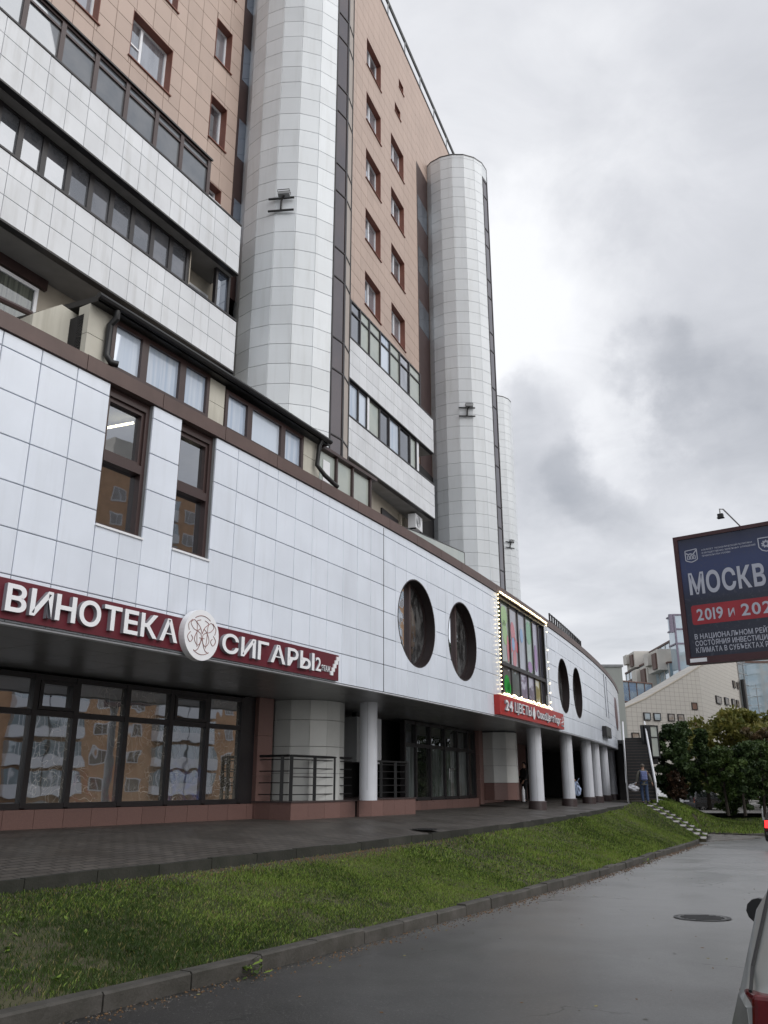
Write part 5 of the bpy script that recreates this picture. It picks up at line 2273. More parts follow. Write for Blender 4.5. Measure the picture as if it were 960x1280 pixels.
link('kerb_grit', poly_mesh('kerb_grit', np.array(P), rng.choice(2, len(P)), [MT['gravel'], bpy.data.materials['dead_leaf']], 3), None, None, kind='stuff')
# a weed growing at the kerb, fallen leaves on the road
P = []
for sx, sy, amount in ((-1.28, 8.98, 26), (-2.95, 6.3, 18), (7.35, 25.2, 20), (3.7, 18.9, 10)):
    for _ in range(amount):
        az, L = rng.uniform(0, 6.28), rng.uniform(.06, .16)
        c = Vector((sx + rng.normal(0, .05), sy + rng.normal(0, .06), zroad(sy) + rng.uniform(0, .12)))
        d = Vector((cos(az), sin(az), rng.uniform(-.2, .8))).normalized()
        sd_ = Vector((-sin(az), cos(az), 0)) * L * .2
        P.append([list(c), list(c + d * L * .5 + sd_), list(c + d * L), list(c + d * L * .5 - sd_)])
me = poly_mesh('kerb_weeds', np.array(P), rng.choice(2, len(P)), GR[:2], 4)
link('kerb_weeds', me, None, None, kind='stuff')
P = []
for _ in range(160):
    y = rng.uniform(4, 26)
    x = float(np.interp(y, _y, _x)) + rng.uniform(4.6, 9.5) if rng.uniform() < .5 else float(np.interp(y, _y, _x)) + 4.45 + abs(rng.normal(0, .25))
    c = np.array([x, y, zroad(y) + .004])
    r, az = rng.uniform(.012, .03), rng.uniform(0, 6.28)
    P.append([c + [r * cos(az), r * sin(az), .002], c + [-.4 * r * sin(az), .4 * r * cos(az), .006], c + [-r * cos(az), -r * sin(az), .002], c + [.4 * r * sin(az), -.4 * r * cos(az), 0]])
me = poly_mesh('fallen_leaves', np.array(P), rng.choice(2, len(P)), [GR[2], bpy.data.materials['dead_leaf']], 4)
link('fallen_leaves', me, None, None, kind='stuff')


# ---- manhole covers
def manhole(x, y, zf, r, label):
    t = thing('manhole_cover', label, 'manhole cover', (x, y, zf(y)))
    def disc_(r0, r1, dz, n=28):
        mb = MB()
        A = [(x + r0 * cos(2 * pi * k / n), y + r0 * sin(2 * pi * k / n), zf(y + r0 * sin(2 * pi * k / n)) + dz) for k in range(n)]
        if r1 is None:
            mb.add(A, [tuple(range(n))])
        else:
            Bq = [(x + r1 * cos(2 * pi * k / n), y + r1 * sin(2 * pi * k / n), zf(y + r1 * sin(2 * pi * k / n)) + dz) for k in range(n)]
            mb.add(A + Bq, [(k, (k + 1) % n, n + (k + 1) % n, n + k) for k in range(n)])
        return mb
    disc_(r, r * .86, .012).obj('rim', 'black', t)
    disc_(r * .85, None, .008).obj('cover', M('cast_iron', (.06, .058, .056), .3, dark=.6, scale=30, bmp=.5, bscale=25), t)
    mb = MB()
    for k in range(-3, 4):
        L = math.sqrt(max(0, (r * .75) ** 2 - (k * r * .2) ** 2))
        mb.box(x - L, x + L, y + k * r * .2 - .012, y + k * r * .2 + .012, zf(y) - .02 + .02, zf(y + k * r * .2) + .016)
    mb.obj('cover_ribs', 'black', t)


manhole(4.62, 13.35, zroad, .40, 'round iron manhole cover in the wet road')
zw = lambda y: .055
manhole(-2.9, 15.95, lambda y: .075, .36, 'dark manhole cover in the walkway in front of the first railing')
manhole(.88, 19.3, lambda y: .062, .36, 'dark manhole cover in the walkway in front of the second railing')

# ================================================================== outer staircase
st = thing('outside_staircase', 'dark outdoor staircase with white handrails climbing to the upper floor at the building end', 'staircase', (13, 46, .15))
OS = Fr(12.15, 44.0, R(16.0))
MT['wet_wood'] = M('dark_step', (.06, .045, .038), .35, dark=.5, scale=8)
nst = 20
for k in range(nst):
    z = .15 + 3.35 * (k + 1) / nst
    a = 8.0 * k / nst
    mb = MB()
    OS.box(mb, a, a + .42, .06, 1.36 - .14 * k / nst, z - .05, z)
    mb.obj('tread', 'wet_wood', st)
    mb = MB()
    OS.box(mb, a + .38, a + .40, .06, 1.36 - .14 * k / nst, z + .002, z + .12)
    mb.obj('riser', 'black', st)
for b in (0, 1.40):
    mb = MB()
    b1 = b - (.14 if b else 0)
    mb.hexa([OS.pt(0, b + .04, .1), OS.pt(8.1, b1 + .04, 3.25), OS.pt(8.1, b1 - .02, 3.25), OS.pt(0, b - .02, .1),
             OS.pt(0, b + .04, .45), OS.pt(8.1, b1 + .04, 3.6), OS.pt(8.1, b1 - .02, 3.6), OS.pt(0, b - .02, .45)])
    mb.obj('stringer', 'black', st)
    mb = MB()
    mb.tube([OS.pt(0, b, 1.05), OS.pt(8.1, b1, 4.55), OS.pt(9.0, b1, 4.55)], .045, 8)
    mb.tube([OS.pt(0, b, .15), OS.pt(0, b, 1.05)], .035, 8)
    mb.tube([OS.pt(0, b, .62), OS.pt(8.1, b1, 4.1)], .025, 6)
    mb.tube([OS.pt(8.1, b1, 3.4), OS.pt(8.1, b1, 4.55)], .035, 6)
    mb.obj('handrail', 'white', st)
mb = MB()
OS.box(mb, 8.0, 12, -.6, 1.6, 3.3, 3.5)
mb.obj('landing', 'black', st)
mb = MB()
OS.box(mb, 8.2, 12, -.5, -.4, .1, 3.3)
OS.box(mb, 8.2, 8.3, -.4, 1.5, .1, 3.3)
mb.obj('landing_wall', 'darkness', st)
lp = thing('stair_lift', 'glazed grey cabin with a dark frame beside the top of the outside staircase', 'cabin', (15.7, 50, 2.4))
f_ = Fr(15.45, 50, R(70))
mb = MB()
for x0, x1, z0, z1 in ((-.05, .0, 2.5, 4.25), (.45, .52, 2.4, 4.25), (0, .45, 4.18, 4.25), (0, .45, 2.45, 2.52), (0, .45, 3.55, 3.6)):
    f_.box(mb, x0, x1, -.5, .04, z0, z1)
mb.obj('frame', 'black', lp)
mb = MB()
f_.box(mb, .0, .45, -.02, .0, 2.52, 4.18)
mb.obj('pane', 'frost', lp)
mb = MB()
f_.box(mb, -.1, .75, -.8, -.52, 2.1, 4.3)
mb.tube([f_.pt(.1, -.3, 0), f_.pt(.1, -.3, 2.4)], .06, 8)
mb.obj('support', 'black', lp)
mb = MB()
mb.tube([(11.95, 43.2, .1), (11.95, 43.2, 3.1)], .03, 6)
o = mb.obj('thin_pole', 'steel', None)
tag(o, 'thin grey pole standing at the foot of the outside staircase', 'pole')

# ================================================================== billboard
bb = thing('billboard', 'dark navy billboard with white lettering and a red band in a maroon frame', 'billboard', (9.8, 18.0, -.95))
BF = Fr(7.2, 20.0, math.atan2(.786, -.618))
MT['maroon'] = M('maroon_frame', (.055, .016, .02), .45, dark=.8, streak=.2)
m, t, p = mk('navy_poster')
g = NN(t, 'ShaderNodeNewGeometry')
sp = NN(t, 'ShaderNodeSeparateXYZ')
t.links.new(g.outputs['Position'], sp.inputs[0])
c = mixc(t, ramp(t, sp.outputs[2], 5.15, 5.9, 0, 1), (.012, .016, .034), (.026, .042, .125))
c = mixc(t, ramp(t, noise(t, 6, 6, dist=2.5), .56, .70, 0, .5), c, (.06, .065, .09))
c = mixc(t, ramp(t, sp.outputs[2], 6.1, 6.7, 0, .8), c, (.014, .017, .035))
t.links.new(c, p.inputs['Base Color'])
p.inputs['Roughness'].default_value = .32
MT['poster'] = m
MT['band_red'] = M('band_red', (.33, .018, .03), .4, dark=.8)
MT['print_white'] = M('print_white', (.46, .48, .56), .5, dark=.9)
BW = 3.5
mb = MB()
BF.box(mb, 0, .11, -.24, .03, 3.69, 6.83)
BF.box(mb, BW - .11, BW, -.24, .03, 3.69, 6.83)
BF.box(mb, .11, BW - .11, -.24, .03, 3.69, 3.85)
BF.box(mb, .11, BW - .11, -.24, .03, 6.74, 6.83)
mb.obj('frame', 'maroon', bb)
mb = MB()
BF.box(mb, .11, BW - .11, -.2, .0, 3.85, 6.74)
po = mb.obj('poster', 'poster', bb)
mb = MB()
z0, z1, a0, a1, r = 4.61, 5.08, .25, 2.95, .06
pts = []
for cx_, cz, st_ in ((a1 - r, z1 - r, 0), (a0 + r, z1 - r, 90), (a0 + r, z0 + r, 180), (a1 - r, z0 + r, 270)):
    pts += [(cx_ + r * cos(R(st_ + k * 22.5)), cz + r * sin(R(st_ + k * 22.5))) for k in range(5)]
mb.quad(*[BF.pt(a, .004, z) for a, z in pts])
mb.obj('red_band', 'band_red', po)
bm_ = lambda x, y, d: BF.pt(x, .008, y)
put_text('МОСКВА', bm_, .27, 2.40, 5.36, 5.86, 'lettering', 'print_white', po, False, .03, False, .10)
put_text('2019', bm_, .37, .98, 4.71, 4.99, 'lettering', 'print_white', po, False, .02, False, .10)
put_text('И', bm_, 1.10, 1.24, 4.72, 4.91, 'lettering', 'print_white', po, False, .02, False, .10)
put_text('2020', bm_, 1.39, 2.30, 4.71, 4.99, 'lettering', 'print_white', po, False, .02, False, .10)
put_text('В НАЦИОНАЛЬНОМ РЕЙТИНГЕ', bm_, .26, 2.33, 4.27, 4.39, 'lettering', 'print_white', po, False, .012, False, .12)
put_text('СОСТОЯНИЯ ИНВЕСТИЦИОННОГО', bm_, .26, 2.42, 4.11, 4.23, 'lettering', 'print_white', po, False, .012, False, .12)
put_text('КЛИМАТА В СУБЪЕКТАХ РФ', bm_, .26, 1.98, 3.95, 4.07, 'lettering', 'print_white', po, False, .012, False, .12)
put_text('КОМИТЕТ ЭКОНОМИЧЕСКОЙ ПОЛИТИКИ', bm_, .66, 1.83, 6.385, 6.425, 'lettering', 'print_white', po, False, .01, False, .12)
put_text('И ИМУЩЕСТВЕННО ЗЕМЕЛЬНЫХ ОТНОШЕНИЙ', bm_, .66, 1.90, 6.31, 6.35, 'lettering', 'print_white', po, False, .01, False, .12)
put_text('ПРАВИТЕЛЬСТВА МОСКВЫ', bm_, .66, 1.32, 6.235, 6.275, 'lettering', 'print_white', po, False, .01, False, .12)
def line(mb, pts, wq=.011):
    for (a, b), (c_, d) in zip(pts[:-1], pts[1:]):
        L = math.hypot(c_ - a, d - b) or 1
        nx, ny = -(d - b) / L * wq, (c_ - a) / L * wq
        mb.quad(BF.pt(a + nx, .007, b + ny), BF.pt(a - nx, .007, b - ny), BF.pt(c_ - nx, .007, d - ny), BF.pt(c_ + nx, .007, d + ny))
mb = MB()
e0, e1 = .26, 6.16
line(mb, [(.26, 6.44), (.26, 6.20), (.33, 6.165), (.40, 6.145), (.47, 6.165), (.54, 6.20), (.54, 6.46), (.26, 6.44)])
line(mb, [(.28, 6.38), (.33, 6.34), (.38, 6.36), (.44, 6.33), (.53, 6.43)], .014)
for x in (.33, .40, .47):
    line(mb, [(x - .022, 6.22), (x - .022, 6.30), (x, 6.32), (x + .022, 6.30), (x + .022, 6.22)], .009)
    line(mb, [(x - .022, 6.22), (x + .022, 6.22)], .006)
mb.obj('emblem', 'print_white', po)
mb = MB()
line(mb, [(1.97, 6.46), (1.97, 6.25), (2.03, 6.17), (2.13, 6.13), (2.23, 6.17), (2.29, 6.25), (2.29, 6.46), (1.97, 6.46)])
for k in range(9):
    t_ = k * .7
    line(mb, [(2.13 + .10 * cos(t_), 6.31 + .09 * sin(t_)), (2.13 + .05 * cos(t_ + 1.2), 6.31 + .05 * sin(t_ + 1.2))], .014)
mb.obj('emblem', 'print_white', po)
mb = MB()
BF.box(mb, .10, .49, .031, .04, 3.73, 3.82)
pl_ = mb.obj('number_plate', 'white', bb)
mb = MB()
for z in (6.83,):
    mb.tube([BF.pt(1.62, .0, 6.72), BF.pt(1.62, -.05, 6.83), BF.pt(1.45, .62, 7.13), BF.pt(1.40, .72, 7.12), BF.pt(1.40, .72, 7.0)], .018, 6)
lm = mb.obj('lamp_arm', 'steel', bb)
mb = MB()
f2 = Fr(*BF.pt(1.40, .72, 0)[:2], BF.a)
f2.box(mb, -.06, .06, -.045, .045, 6.91, 7.0)
f2.box(mb, -.075, .075, -.06, .06, 6.895, 6.91)
mb.obj('lamp_head', 'black', lm)
mb = MB()
c_ = BF.pt(BW - .2, -.35, 0)
mb.tube([(c_[0], c_[1], -1.2), (c_[0], c_[1], 6.6)], .14, 14)
mb.obj('post', 'grey', bb)
mb = MB()
for z in (4.2, 6.2):
    BF.box(mb, .2, BW, -.32, -.245, z, z + .12)
mb.obj('back_bars', 'grey', bb)

# ================================================================== far buildings
fb = thing('office_building', 'beige tiled office building with a long sloping roofline and small square windows', 'building', (46, 125, -2))
m, t, p = mk('beige_far_tile')
g = NN(t, 'ShaderNodeNewGeometry')
br = NN(t, 'ShaderNodeTexBrick')
br.offset = 0
br.inputs['Scale'].default_value = 1
br.inputs['Brick Width'].default_value = .62
br.inputs['Row Height'].default_value = .62
br.inputs['Mortar Size'].default_value = .02
br.inputs['Color1'].default_value = (.44, .42, .385, 1)
br.inputs['Color2'].default_value = (.42, .40, .37, 1)
br.inputs['Mortar'].default_value = (.24, .22, .20, 1)
cmb = NN(t, 'ShaderNodeCombineXYZ')
sp = NN(t, 'ShaderNodeSeparateXYZ')
t.links.new(g.outputs['Position'], sp.inputs[0])
ln_ = NN(t, 'ShaderNodeVectorMath', operation='LENGTH')
fl = NN(t, 'ShaderNodeVectorMath', operation='MULTIPLY')
fl.inputs[1].default_value = (1, .5, 0)
t.links.new(g.outputs['Position'], fl.inputs[0])
t.links.new(fl.outputs[0], ln_.inputs[0])
t.links.new(ln_.outputs['Value'], cmb.inputs[0])
t.links.new(sp.outputs[2], cmb.inputs[1])
t.links.new(cmb.outputs[0], br.inputs['Vector'])
t.links.new(br.outputs['Color'], p.inputs['Base Color'])
p.inputs['Roughness'].default_value = .7
MT['beige_far'] = m
RL = [(24, 114.6, 8.5), (32.48, 118.14, 10.72), (36.71, 120.31, 12.38), (39.55, 121.71, 13.81), (43.96, 123.81, 16.05), (46.7, 125.25, 17.52), (50.69, 131.5, 19.21), (56.8, 141, 21.0), (62.9, 150, 22.4)]
mb = MB()
for (x0, y0, z0), (x1, y1, z1) in zip(RL[:-1], RL[1:]):
    mb.hexa([(x0, y0, -3), (x1, y1, -3), (x1 - 1, y1 + 6, -3), (x0 - 1, y0 + 6, -3), (x0, y0, z0), (x1, y1, z1), (x1 - 1, y1 + 6, z1), (x0 - 1, y0 + 6, z0)])
mb.obj('wall', 'beige_far', fb)
mb = MB()
mb.tube([(x, y - .02, z) for x, y, z in RL], .12, 6)
mb.obj('roof_coping', 'beige', fb)
AB = (RL[1], RL[5])
MT['far_win_bright'] = glass_mat('far_window_bright', (.34, .40, .43), .22)
MT['far_win_tan'] = glass_mat('far_window_tan', (.22, .18, .15), .12, (.3, .27, .24))
MT['far_win_brown'] = M('far_window_brown', (.16, .085, .06), .5)
def far_win(x0, x1, z0, z1, seg, mat):
    (xa, ya, _), (xb, yb, _) = seg
    ang = math.atan2(xb - xa, yb - ya)
    f_ = Fr(xa, ya, ang)
    a0, a1 = (x0 - xa) / sin(ang), (x1 - xa) / sin(ang)
    mb = MB()
    for p, q, r_, s_ in ((a0, a0 + .1, z0, z1), (a1 - .1, a1, z0, z1), (a0 + .1, a1 - .1, z0, z0 + .1), (a0 + .1, a1 - .1, z1 - .1, z1)):
        f_.box(mb, p, q, -.1, .14, r_, s_)
    o = mb.obj('window', 'dark', fb)
    mb = MB()
    f_.box(mb, a0 + .1, a1 - .1, -.05, .09, z0 + .1, z1 - .1)
    mb.obj('pane', mat, o)
for x0, x1, z0, z1, k in ((36.35, 37.45, 9.5, 10.55, 0), (38.0, 39.15, 9.5, 10.55, 0), (40.4, 41.5, 9.5, 10.55, 1), (42.05, 43.15, 9.5, 10.55, 1),
                          (34.1, 35.3, 6.68, 7.75, 1), (38.25, 39.6, 6.68, 7.75, 2), (40.55, 41.6, 6.68, 7.75, 0), (42.3, 43.2, 6.68, 7.75, 1),
                          (44.7, 45.7, 11.25, 12.3, 2), (44.75, 45.85, 8.55, 9.6, 2), (44.75, 45.85, 5.6, 6.68, 2)):
    far_win(x0, x1, z0, z1, (RL[1], RL[5]), ('far_win_bright', 'far_win_tan', 'far_win_brown')[k])
for x0, x1, z0, z1 in ((51.9, 53.8, 13.05, 14.2), (55.4, 56.8, 13.3, 14.45), (58.4, 59.5, 13.5, 14.65), (60.3, 61.3, 13.6, 14.7), (59.8, 60.7, 16.7, 17.9), (61.5, 62.2, 16.8, 17.9), (50.5, 52.3, 9.6, 10.7)):
    far_win(x0, x1, z0, z1, (RL[5], RL[8]), 'far_win_tan')
mb = MB()
mb.hexa([(62.95, 150, -3), (69, 157, -3), (66, 162, -3), (61, 156, -3), (62.95, 150, 22), (69, 157, 22.6), (66, 162, 22.6), (61, 156, 22)])
mb.obj('glass_corner', glass_mat('far_glass', (.16, .20, .22), .45, (.25, .28, .3), iscale=.5), fb)
mb = MB()
for z in np.arange(0, 22, 1.8):
    mb.tube([(62.9, 149.9, z), (69, 156.95, z)], .07, 4)
for k in range(4):
    mb.tube([(62.95 + 1.9 * k, 149.85 + 2.2 * k, -2), (62.95 + 1.9 * k, 149.85 + 2.2 * k, 22)], .07, 4)
mb.obj('glass_mullions', 'grey', fb)
mb = MB()
mb.tube([(63.2, 149.2, 0), (63.2, 149.2, 18.5)], .42, 8)
mb.obj('drain_pipe', 'black', fb)

tb = thing('terraced_building', 'stepped glass terrace building with pale balconies and rust red rails behind the beige wall', 'building', (52, 165, -2))
TB = Fr(53.5, 192, math.atan2(51.6 - 53.5, 138 - 192))   # runs from far to near
L_ = 54
MT['far_glass_blue'] = glass_mat('terrace_glass', (.34, .45, .52), .30, (.44, .53, .58), iscale=.35)
MT['rust'] = M('rust_rail', (.15, .085, .07), .6)
MT['pale'] = M('pale_concrete', (.66, .63, .58), .7, dark=.85, scale=.6)
def tb_level(a0, a1, b0, b1, z0, z1, glass=True):
    mb = MB()
    TB.box(mb, a0, a1, b0, b1, z0, z1)
    o = mb.obj('glass_storey', 'far_glass_blue', tb)
    mb = MB()
    TB.box(mb, a0 - .1, a1 + .1, b0, b1 + .25, z1, z1 + .35)
    mb.obj('rust_edge', 'rust', o)
    n = int((a1 - a0) / 3)
    mb = MB()
    for k in range(n + 1):
        a = a0 + (a1 - a0) * k / n
        TB.box(mb, a - .1, a + .1, b1, b1 + .12, z0, z1 - .01)
    mb.obj('mullions', 'pale', o)
tb_level(-6, 38, -20, 0, 0, 22.0)
tb_level(-4, 37, -20, -2.5, 22.36, 25.2)
tb_level(4, 36, -20, -5, 25.56, 28.2)
def pale_block(a, wd, b, z0, z1):
    mb = MB()
    TB.box(mb, a, a + wd, b - 3, b + 1.6, z0, z1)
    TB.box(mb, a + .3, a + wd * .45, b + 1.65, b + 2.4, z0 + (z1 - z0) * .35, z1 - .2)
    mb.obj('pale_balcony', 'pale', tb)
    mb = MB()
    TB.box(mb, a + wd * .55, a + wd * .9, b + 1.62, b + 1.9, z0 + .3, z1 - .6)
    mb.obj('balcony_opening', 'rust', tb)
pale_block(20, 9, 0, 18.5, 23.0)
pale_block(30, 7, 0, 21.0, 24.8)
pale_block(2, 7, -3, 25.2, 28.6)
pale_block(-6, 5, 0, 14.5, 17)
mb = MB()
mb.hexa([(38.8, 139, 8), (45.2, 143, 8), (44, 150, 8), (37, 150, 8), (38.8, 139, 17.1), (45.2, 143, 17.1), (44, 150, 17.1), (37, 150, 17.1)])
bl_ = mb.obj('blue_glass_block', glass_mat('blue_block_glass', (.10, .20, .36), .45, (.30, .40, .48), iscale=.4), tb)
mb = MB()
for k in range(5):
    mb.tube([(38.8 + 1.6 * k, 138.95 + 1.0 * k, 8), (38.8 + 1.6 * k, 138.95 + 1.0 * k, 17.1)], .08, 4)
for z in (10.5, 13.8, 17.1):
    mb.tube([(38.8, 138.9, z), (45.2, 142.9, z)], .13, 4)
mb.obj('block_frame', 'rust', bl_)
mb = MB()
mb.box(52.4, 55.5, 149.5, 153, 10, 30)
tw_ = mb.obj('glass_stair_shaft', 'far_glass_blue', tb)
mb = MB()
for z in (24.8, 27.4, 30):
    mb.box(52.2, 55.7, 149.3, 153.2, z, z + .25)
mb.box(52.2, 52.5, 149.2, 149.48, 10, 30)
mb.box(51.5, 52.1, 149.2, 149.8, 26.9, 30.2)
mb.obj('shaft_frame', M('violet_frame', (.22, .19, .26), .5), tw_)
gb = thing('grey_block', 'plain pale grey green block showing just past the far end of the shop building', 'building', (24, 92, -2))
mb = MB()
mb.box(19, 25.4, 90, 100, -2, 12.9)
mb.obj('wall', M('grey_green_render', (.36, .38, .36), .8, dark=.9, scale=.5), gb)
mb = MB()
mb.box(18.9, 25.55, 89.9, 100.1, 12.9, 13.15)
mb.obj('roof_edge', 'grey', gb)
pole_ = thing('street_lamp', 'thin white lamp pole standing among the trees', 'street lamp', (25.6, 60, -1.5))
mb = MB()
mb.tube([(25.6, 60, -1.8), (25.58, 60, 3.3)], .07, 8)
mb.obj('pole', 'white', pole_)
mb = MB()
mb.tube([(25.58, 60, 3.25), (24.4, 60, 3.2)], .03, 6)
mb.obj('arm', 'white', pole_)
mast = thing('antenna_mast', 'thin lattice mast rising behind the trees beside the glass building corner', 'mast', (64.6, 148, -2))
mb = MB()
mb.tube([(64.9, 148, -2), (64.9, 148, 17.5)], .14, 6, .05)
mb.obj('mast', 'grey', mast)
mb = MB()
for z in (12.5, 14, 15.5, 16.8):
    mb.tube([(64.3, 148, z), (65.5, 148, z)], .05, 5)
mb.obj('crossbars', 'grey', mast)

# brick block across the street: it stands behind the camera's right shoulder and shows in the shop windows
MT['brick'] = M('orange_brick', (.64, .39, .23), .8, dark=.75, scale=1.2)
ob = thing('brick_apartment_block', 'orange brick apartment block across the street seen mirrored in the shop windows', 'building', (82, 24, -2))
OB = Fr(118, 123, R(200))                    # outward side faces the shops
mb = MB()
OB.box(mb, 0, 168, -12, 0, -2.3, 38.0)
mb.obj('wall', 'brick', ob)
mb = MB()
OB.box(mb, -.3, 168.3, -12.3, .3, 38.0, 38.8)
for a in (20, 58, 95, 120):
    OB.box(mb, a, a + 7, -10, -1.5, 38.81, 42.5)
mb.obj('roof_edge', 'pale', ob)
wm, gm, bm1, bm2 = MB(), MB(), MB(), MB()
for k in range(12):
    z = .2 + 3.05 * k
    for i in range(38):
        a = 2.5 + 4.3 * i
        if i % 4 in (1, 2):                 # stacks of white balconies
            OB.box(bm1, a - 2.05, a + 2.05, 0, 1.1, z - .45, z + .75)
            OB.box(bm2, a - 2.0, a + 2.0, .0, 1.05, z + .76, z + 2.2)
            for q in (-1.33, -.67, 0, .67, 1.33):
                OB.box(wm, a + q - .05, a + q + .05, 1.06, 1.1, z + .76, z + 2.2)
        else:
            OB.box(wm, a - .85, a + .85, -.02, .06, z, z + 1.6)
            OB.box(gm, a - .72, a - .04, .0, .075, z + .12, z + 1.48)
            OB.box(gm, a + .04, a + .72, .0, .075, z + .12, z + 1.48)
bm1.obj('balcony_fronts', 'white', ob, kind='stuff')
bm2.obj('balcony_panes', 'far_win_bright', ob, kind='stuff')
wm.obj('window_frames', 'white', ob, kind='stuff')
gm.obj('window_panes', 'far_win_tan', ob, kind='stuff')

# ================================================================== trees and bushes
LEAF = {
    'dark': [leaf_mat('leaf_dark_a', (.030, .055, .018), (.022, .042, .014), .2), leaf_mat('leaf_dark_b', (.065, .105, .032), (.045, .075, .024), .2)],
    'mid': [leaf_mat('leaf_mid_a', (.05, .085, .02), (.035, .065, .016), .25), leaf_mat('leaf_mid_b', (.095, .14, .036), (.05, .08, .02), .25)],
    'yellow': [leaf_mat('leaf_yellow_a', (.17, .16, .035), (.10, .12, .025), .3), leaf_mat('leaf_yellow_b', (.24, .21, .05), (.14, .15, .035), .3)],
    'red': [leaf_mat('leaf_red_a', (.10, .065, .03), (.07, .06, .025), .2), leaf_mat('leaf_red_b', (.14, .09, .045), (.08, .07, .03), .2)],
    'brown': [leaf_mat('leaf_brown_a', (.055, .03, .018), (.04, .025, .014), .15), leaf_mat('leaf_brown_b', (.08, .042, .022), (.05, .03, .015), .15)],
}
MT['bark'] = M('bark', (.05, .04, .032), .9, dark=.6, scale=12, bmp=.6)


def tree(name, label, cat, x, y, z, H, R_, kind, nleaf, trunk=.3, lsize=.10, cone=0., group=None, seed=1):
    r = np.random.default_rng(seed)
    t = thing(name, label, cat, (x, y, z), group)
    base = np.array([x, y, z])
    # trunk and limbs
    mb = MB()
    top = base + [r.normal(0, .08), r.normal(0, .08), H * .86]
    path = [base + (top - base) * f + np.array([r.normal(0, .03), r.normal(0, .03), 0]) * H * .15 * f for f in (0, .25, .5, .75, 1)]
    rad = .028 * H ** .9
    mb.tube(path, [rad, rad * .8, rad * .6, rad * .4, rad * .15], 8)
    clumps = []
    nl = 22
    for i in range(nl):
        f = trunk + (1 - trunk) * (i + .5) / nl
        p0 = base + (top - base) * min(f, .95)
        az = i * 2.4 + r.normal(0, .4)
        g = (f - trunk) / (1 - trunk)
        prof = (1 - g) * cone + (1 - cone) * math.sqrt(max(.02, 1 - (2 * g - .85) ** 2 / 1.5))
        L = R_ * prof * r.uniform(.5, 1.22)
        p1 = p0 + np.array([cos(az) * L, sin(az) * L, L * r.uniform(.1, .75)])
        mb.tube([p0, (p0 + p1) / 2 + [0, 0, -.04 * L], p1], rad * .32 * (1.1 - f * .7), 5, rad * .06)
        for k in range(4):
            c = p0 + (p1 - p0) * r.uniform(.4, 1.08) + r.normal(0, .12 * R_, 3)
            clumps.append((c, R_ * r.uniform(.13, .31)))
    mb.obj('trunk', 'bark', t)
    cc = np.array([c for c, _ in clumps])
    cr_ = np.array([q for _, q in clumps])
    idx = r.integers(0, len(cc), nleaf)
    d = r.normal(0, 1, (nleaf, 3))
    d /= np.linalg.norm(d, axis=1)[:, None]
    P = cc[idx] + d * (cr_[idx] * r.uniform(.15, 1, nleaf) ** .6)[:, None] * [1, 1, .8]
    P[:, 2] = np.maximum(P[:, 2], z + trunk * H * .5)
    a = r.normal(0, 1, (nleaf, 3)); a /= np.linalg.norm(a, axis=1)[:, None]
    b = np.cross(a, r.normal(0, 1, (nleaf, 3))); b /= np.linalg.norm(b, axis=1)[:, None]
    sz = (lsize * r.uniform(.55, 1.6, nleaf))[:, None]
    Q = np.stack([P - a * sz, P + b * sz * .5, P + a * sz, P - b * sz * .5], 1)
    tone = (r.uniform(0, 1, len(cc)) > .55).astype(int)[idx]
    tone = np.where(r.uniform(0, 1, nleaf) < .2, 1 - tone, tone)
    me = poly_mesh('crown', Q - base, tone, LEAF[kind], 4)
    c = bpy.data.objects.new('crown', me)
    C.objects.link(c)
    c.parent = t
    return t


TG = 'young trees on the far lawn'
tree('broadleaf_tree', 'dark bushy tree right beside the outside staircase', 'tree', 17.6, 53, -.05, 5.0, 1.45, 'dark', 9000, .06, .12, .1, seed=3)
tree('broadleaf_tree', 'narrow dark pointed tree taller than its neighbours on the lawn', 'tree', 19.5, 53, -.42, 5.3, .95, 'dark', 6500, .22, .11, .75, seed=5)
tree('broadleaf_tree', 'slim young tree with twin thin trunk on the lawn near the paved path', 'tree', 19.4, 50, -.7, 4.0, 1.05, 'mid', 5500, .30, .10, .2, seed=8)
tree('broadleaf_tree', 'young round tree on the lawn between the slim tree and the black car', 'tree', 20.6, 50.6, -.72, 4.2, 1.25, 'dark', 6500, .30, .11, .1, seed=11)
tree('broadleaf_tree', 'leafy young tree on the lawn just behind the black car', 'tree', 22.3, 52, -.85, 4.3, 1.5, 'mid', 7500, .28, .11, .1, seed=13)
tree('broadleaf_tree', 'dark green tree at the back of the lawn behind the round young tree', 'tree', 23.6, 58, -1, 4.6, 1.7, 'dark', 6500, .2, .13, .1, seed=17)
tree('broadleaf_tree', 'mid green tree at the back of the lawn close to the lamp pole', 'tree', 27.2, 61, -1.1, 4.8, 1.9, 'mid', 6500, .2, .13, .1, seed=19)
tree('broadleaf_tree', 'tall yellow green tree rising above the dark lawn trees', 'tree', 32.0, 78, -1.2, 9.4, 3.6, 'yellow', 9500, .15, .20, .15, seed=23)
tree('broadleaf_tree', 'yellow leaved smaller tree behind the narrow dark pointed tree', 'tree', 27.6, 76, -1, 7.2, 2.2, 'yellow', 5200, .15, .17, .2, seed=29)
tree('broadleaf_tree', 'pale yellow tree at the far right below the billboard', 'tree', 36.5, 82, -1.2, 9.0, 3.0, 'yellow', 6500, .15, .20, .2, seed=31)
tree('broadleaf_tree', 'reddish brown autumn tree behind the lawn below the yellow green tree', 'tree', 31.2, 71, -1.1, 6.6, 2.6, 'red', 7500, .15, .16, .15, seed=37)
tree('brown_bush', 'low brown withered bush at the foot of the dark bushy tree', 'bush', 17.25, 51.6, 0.0, 1.75, .55, 'brown', 2600, .05, .08, .1, seed=41)
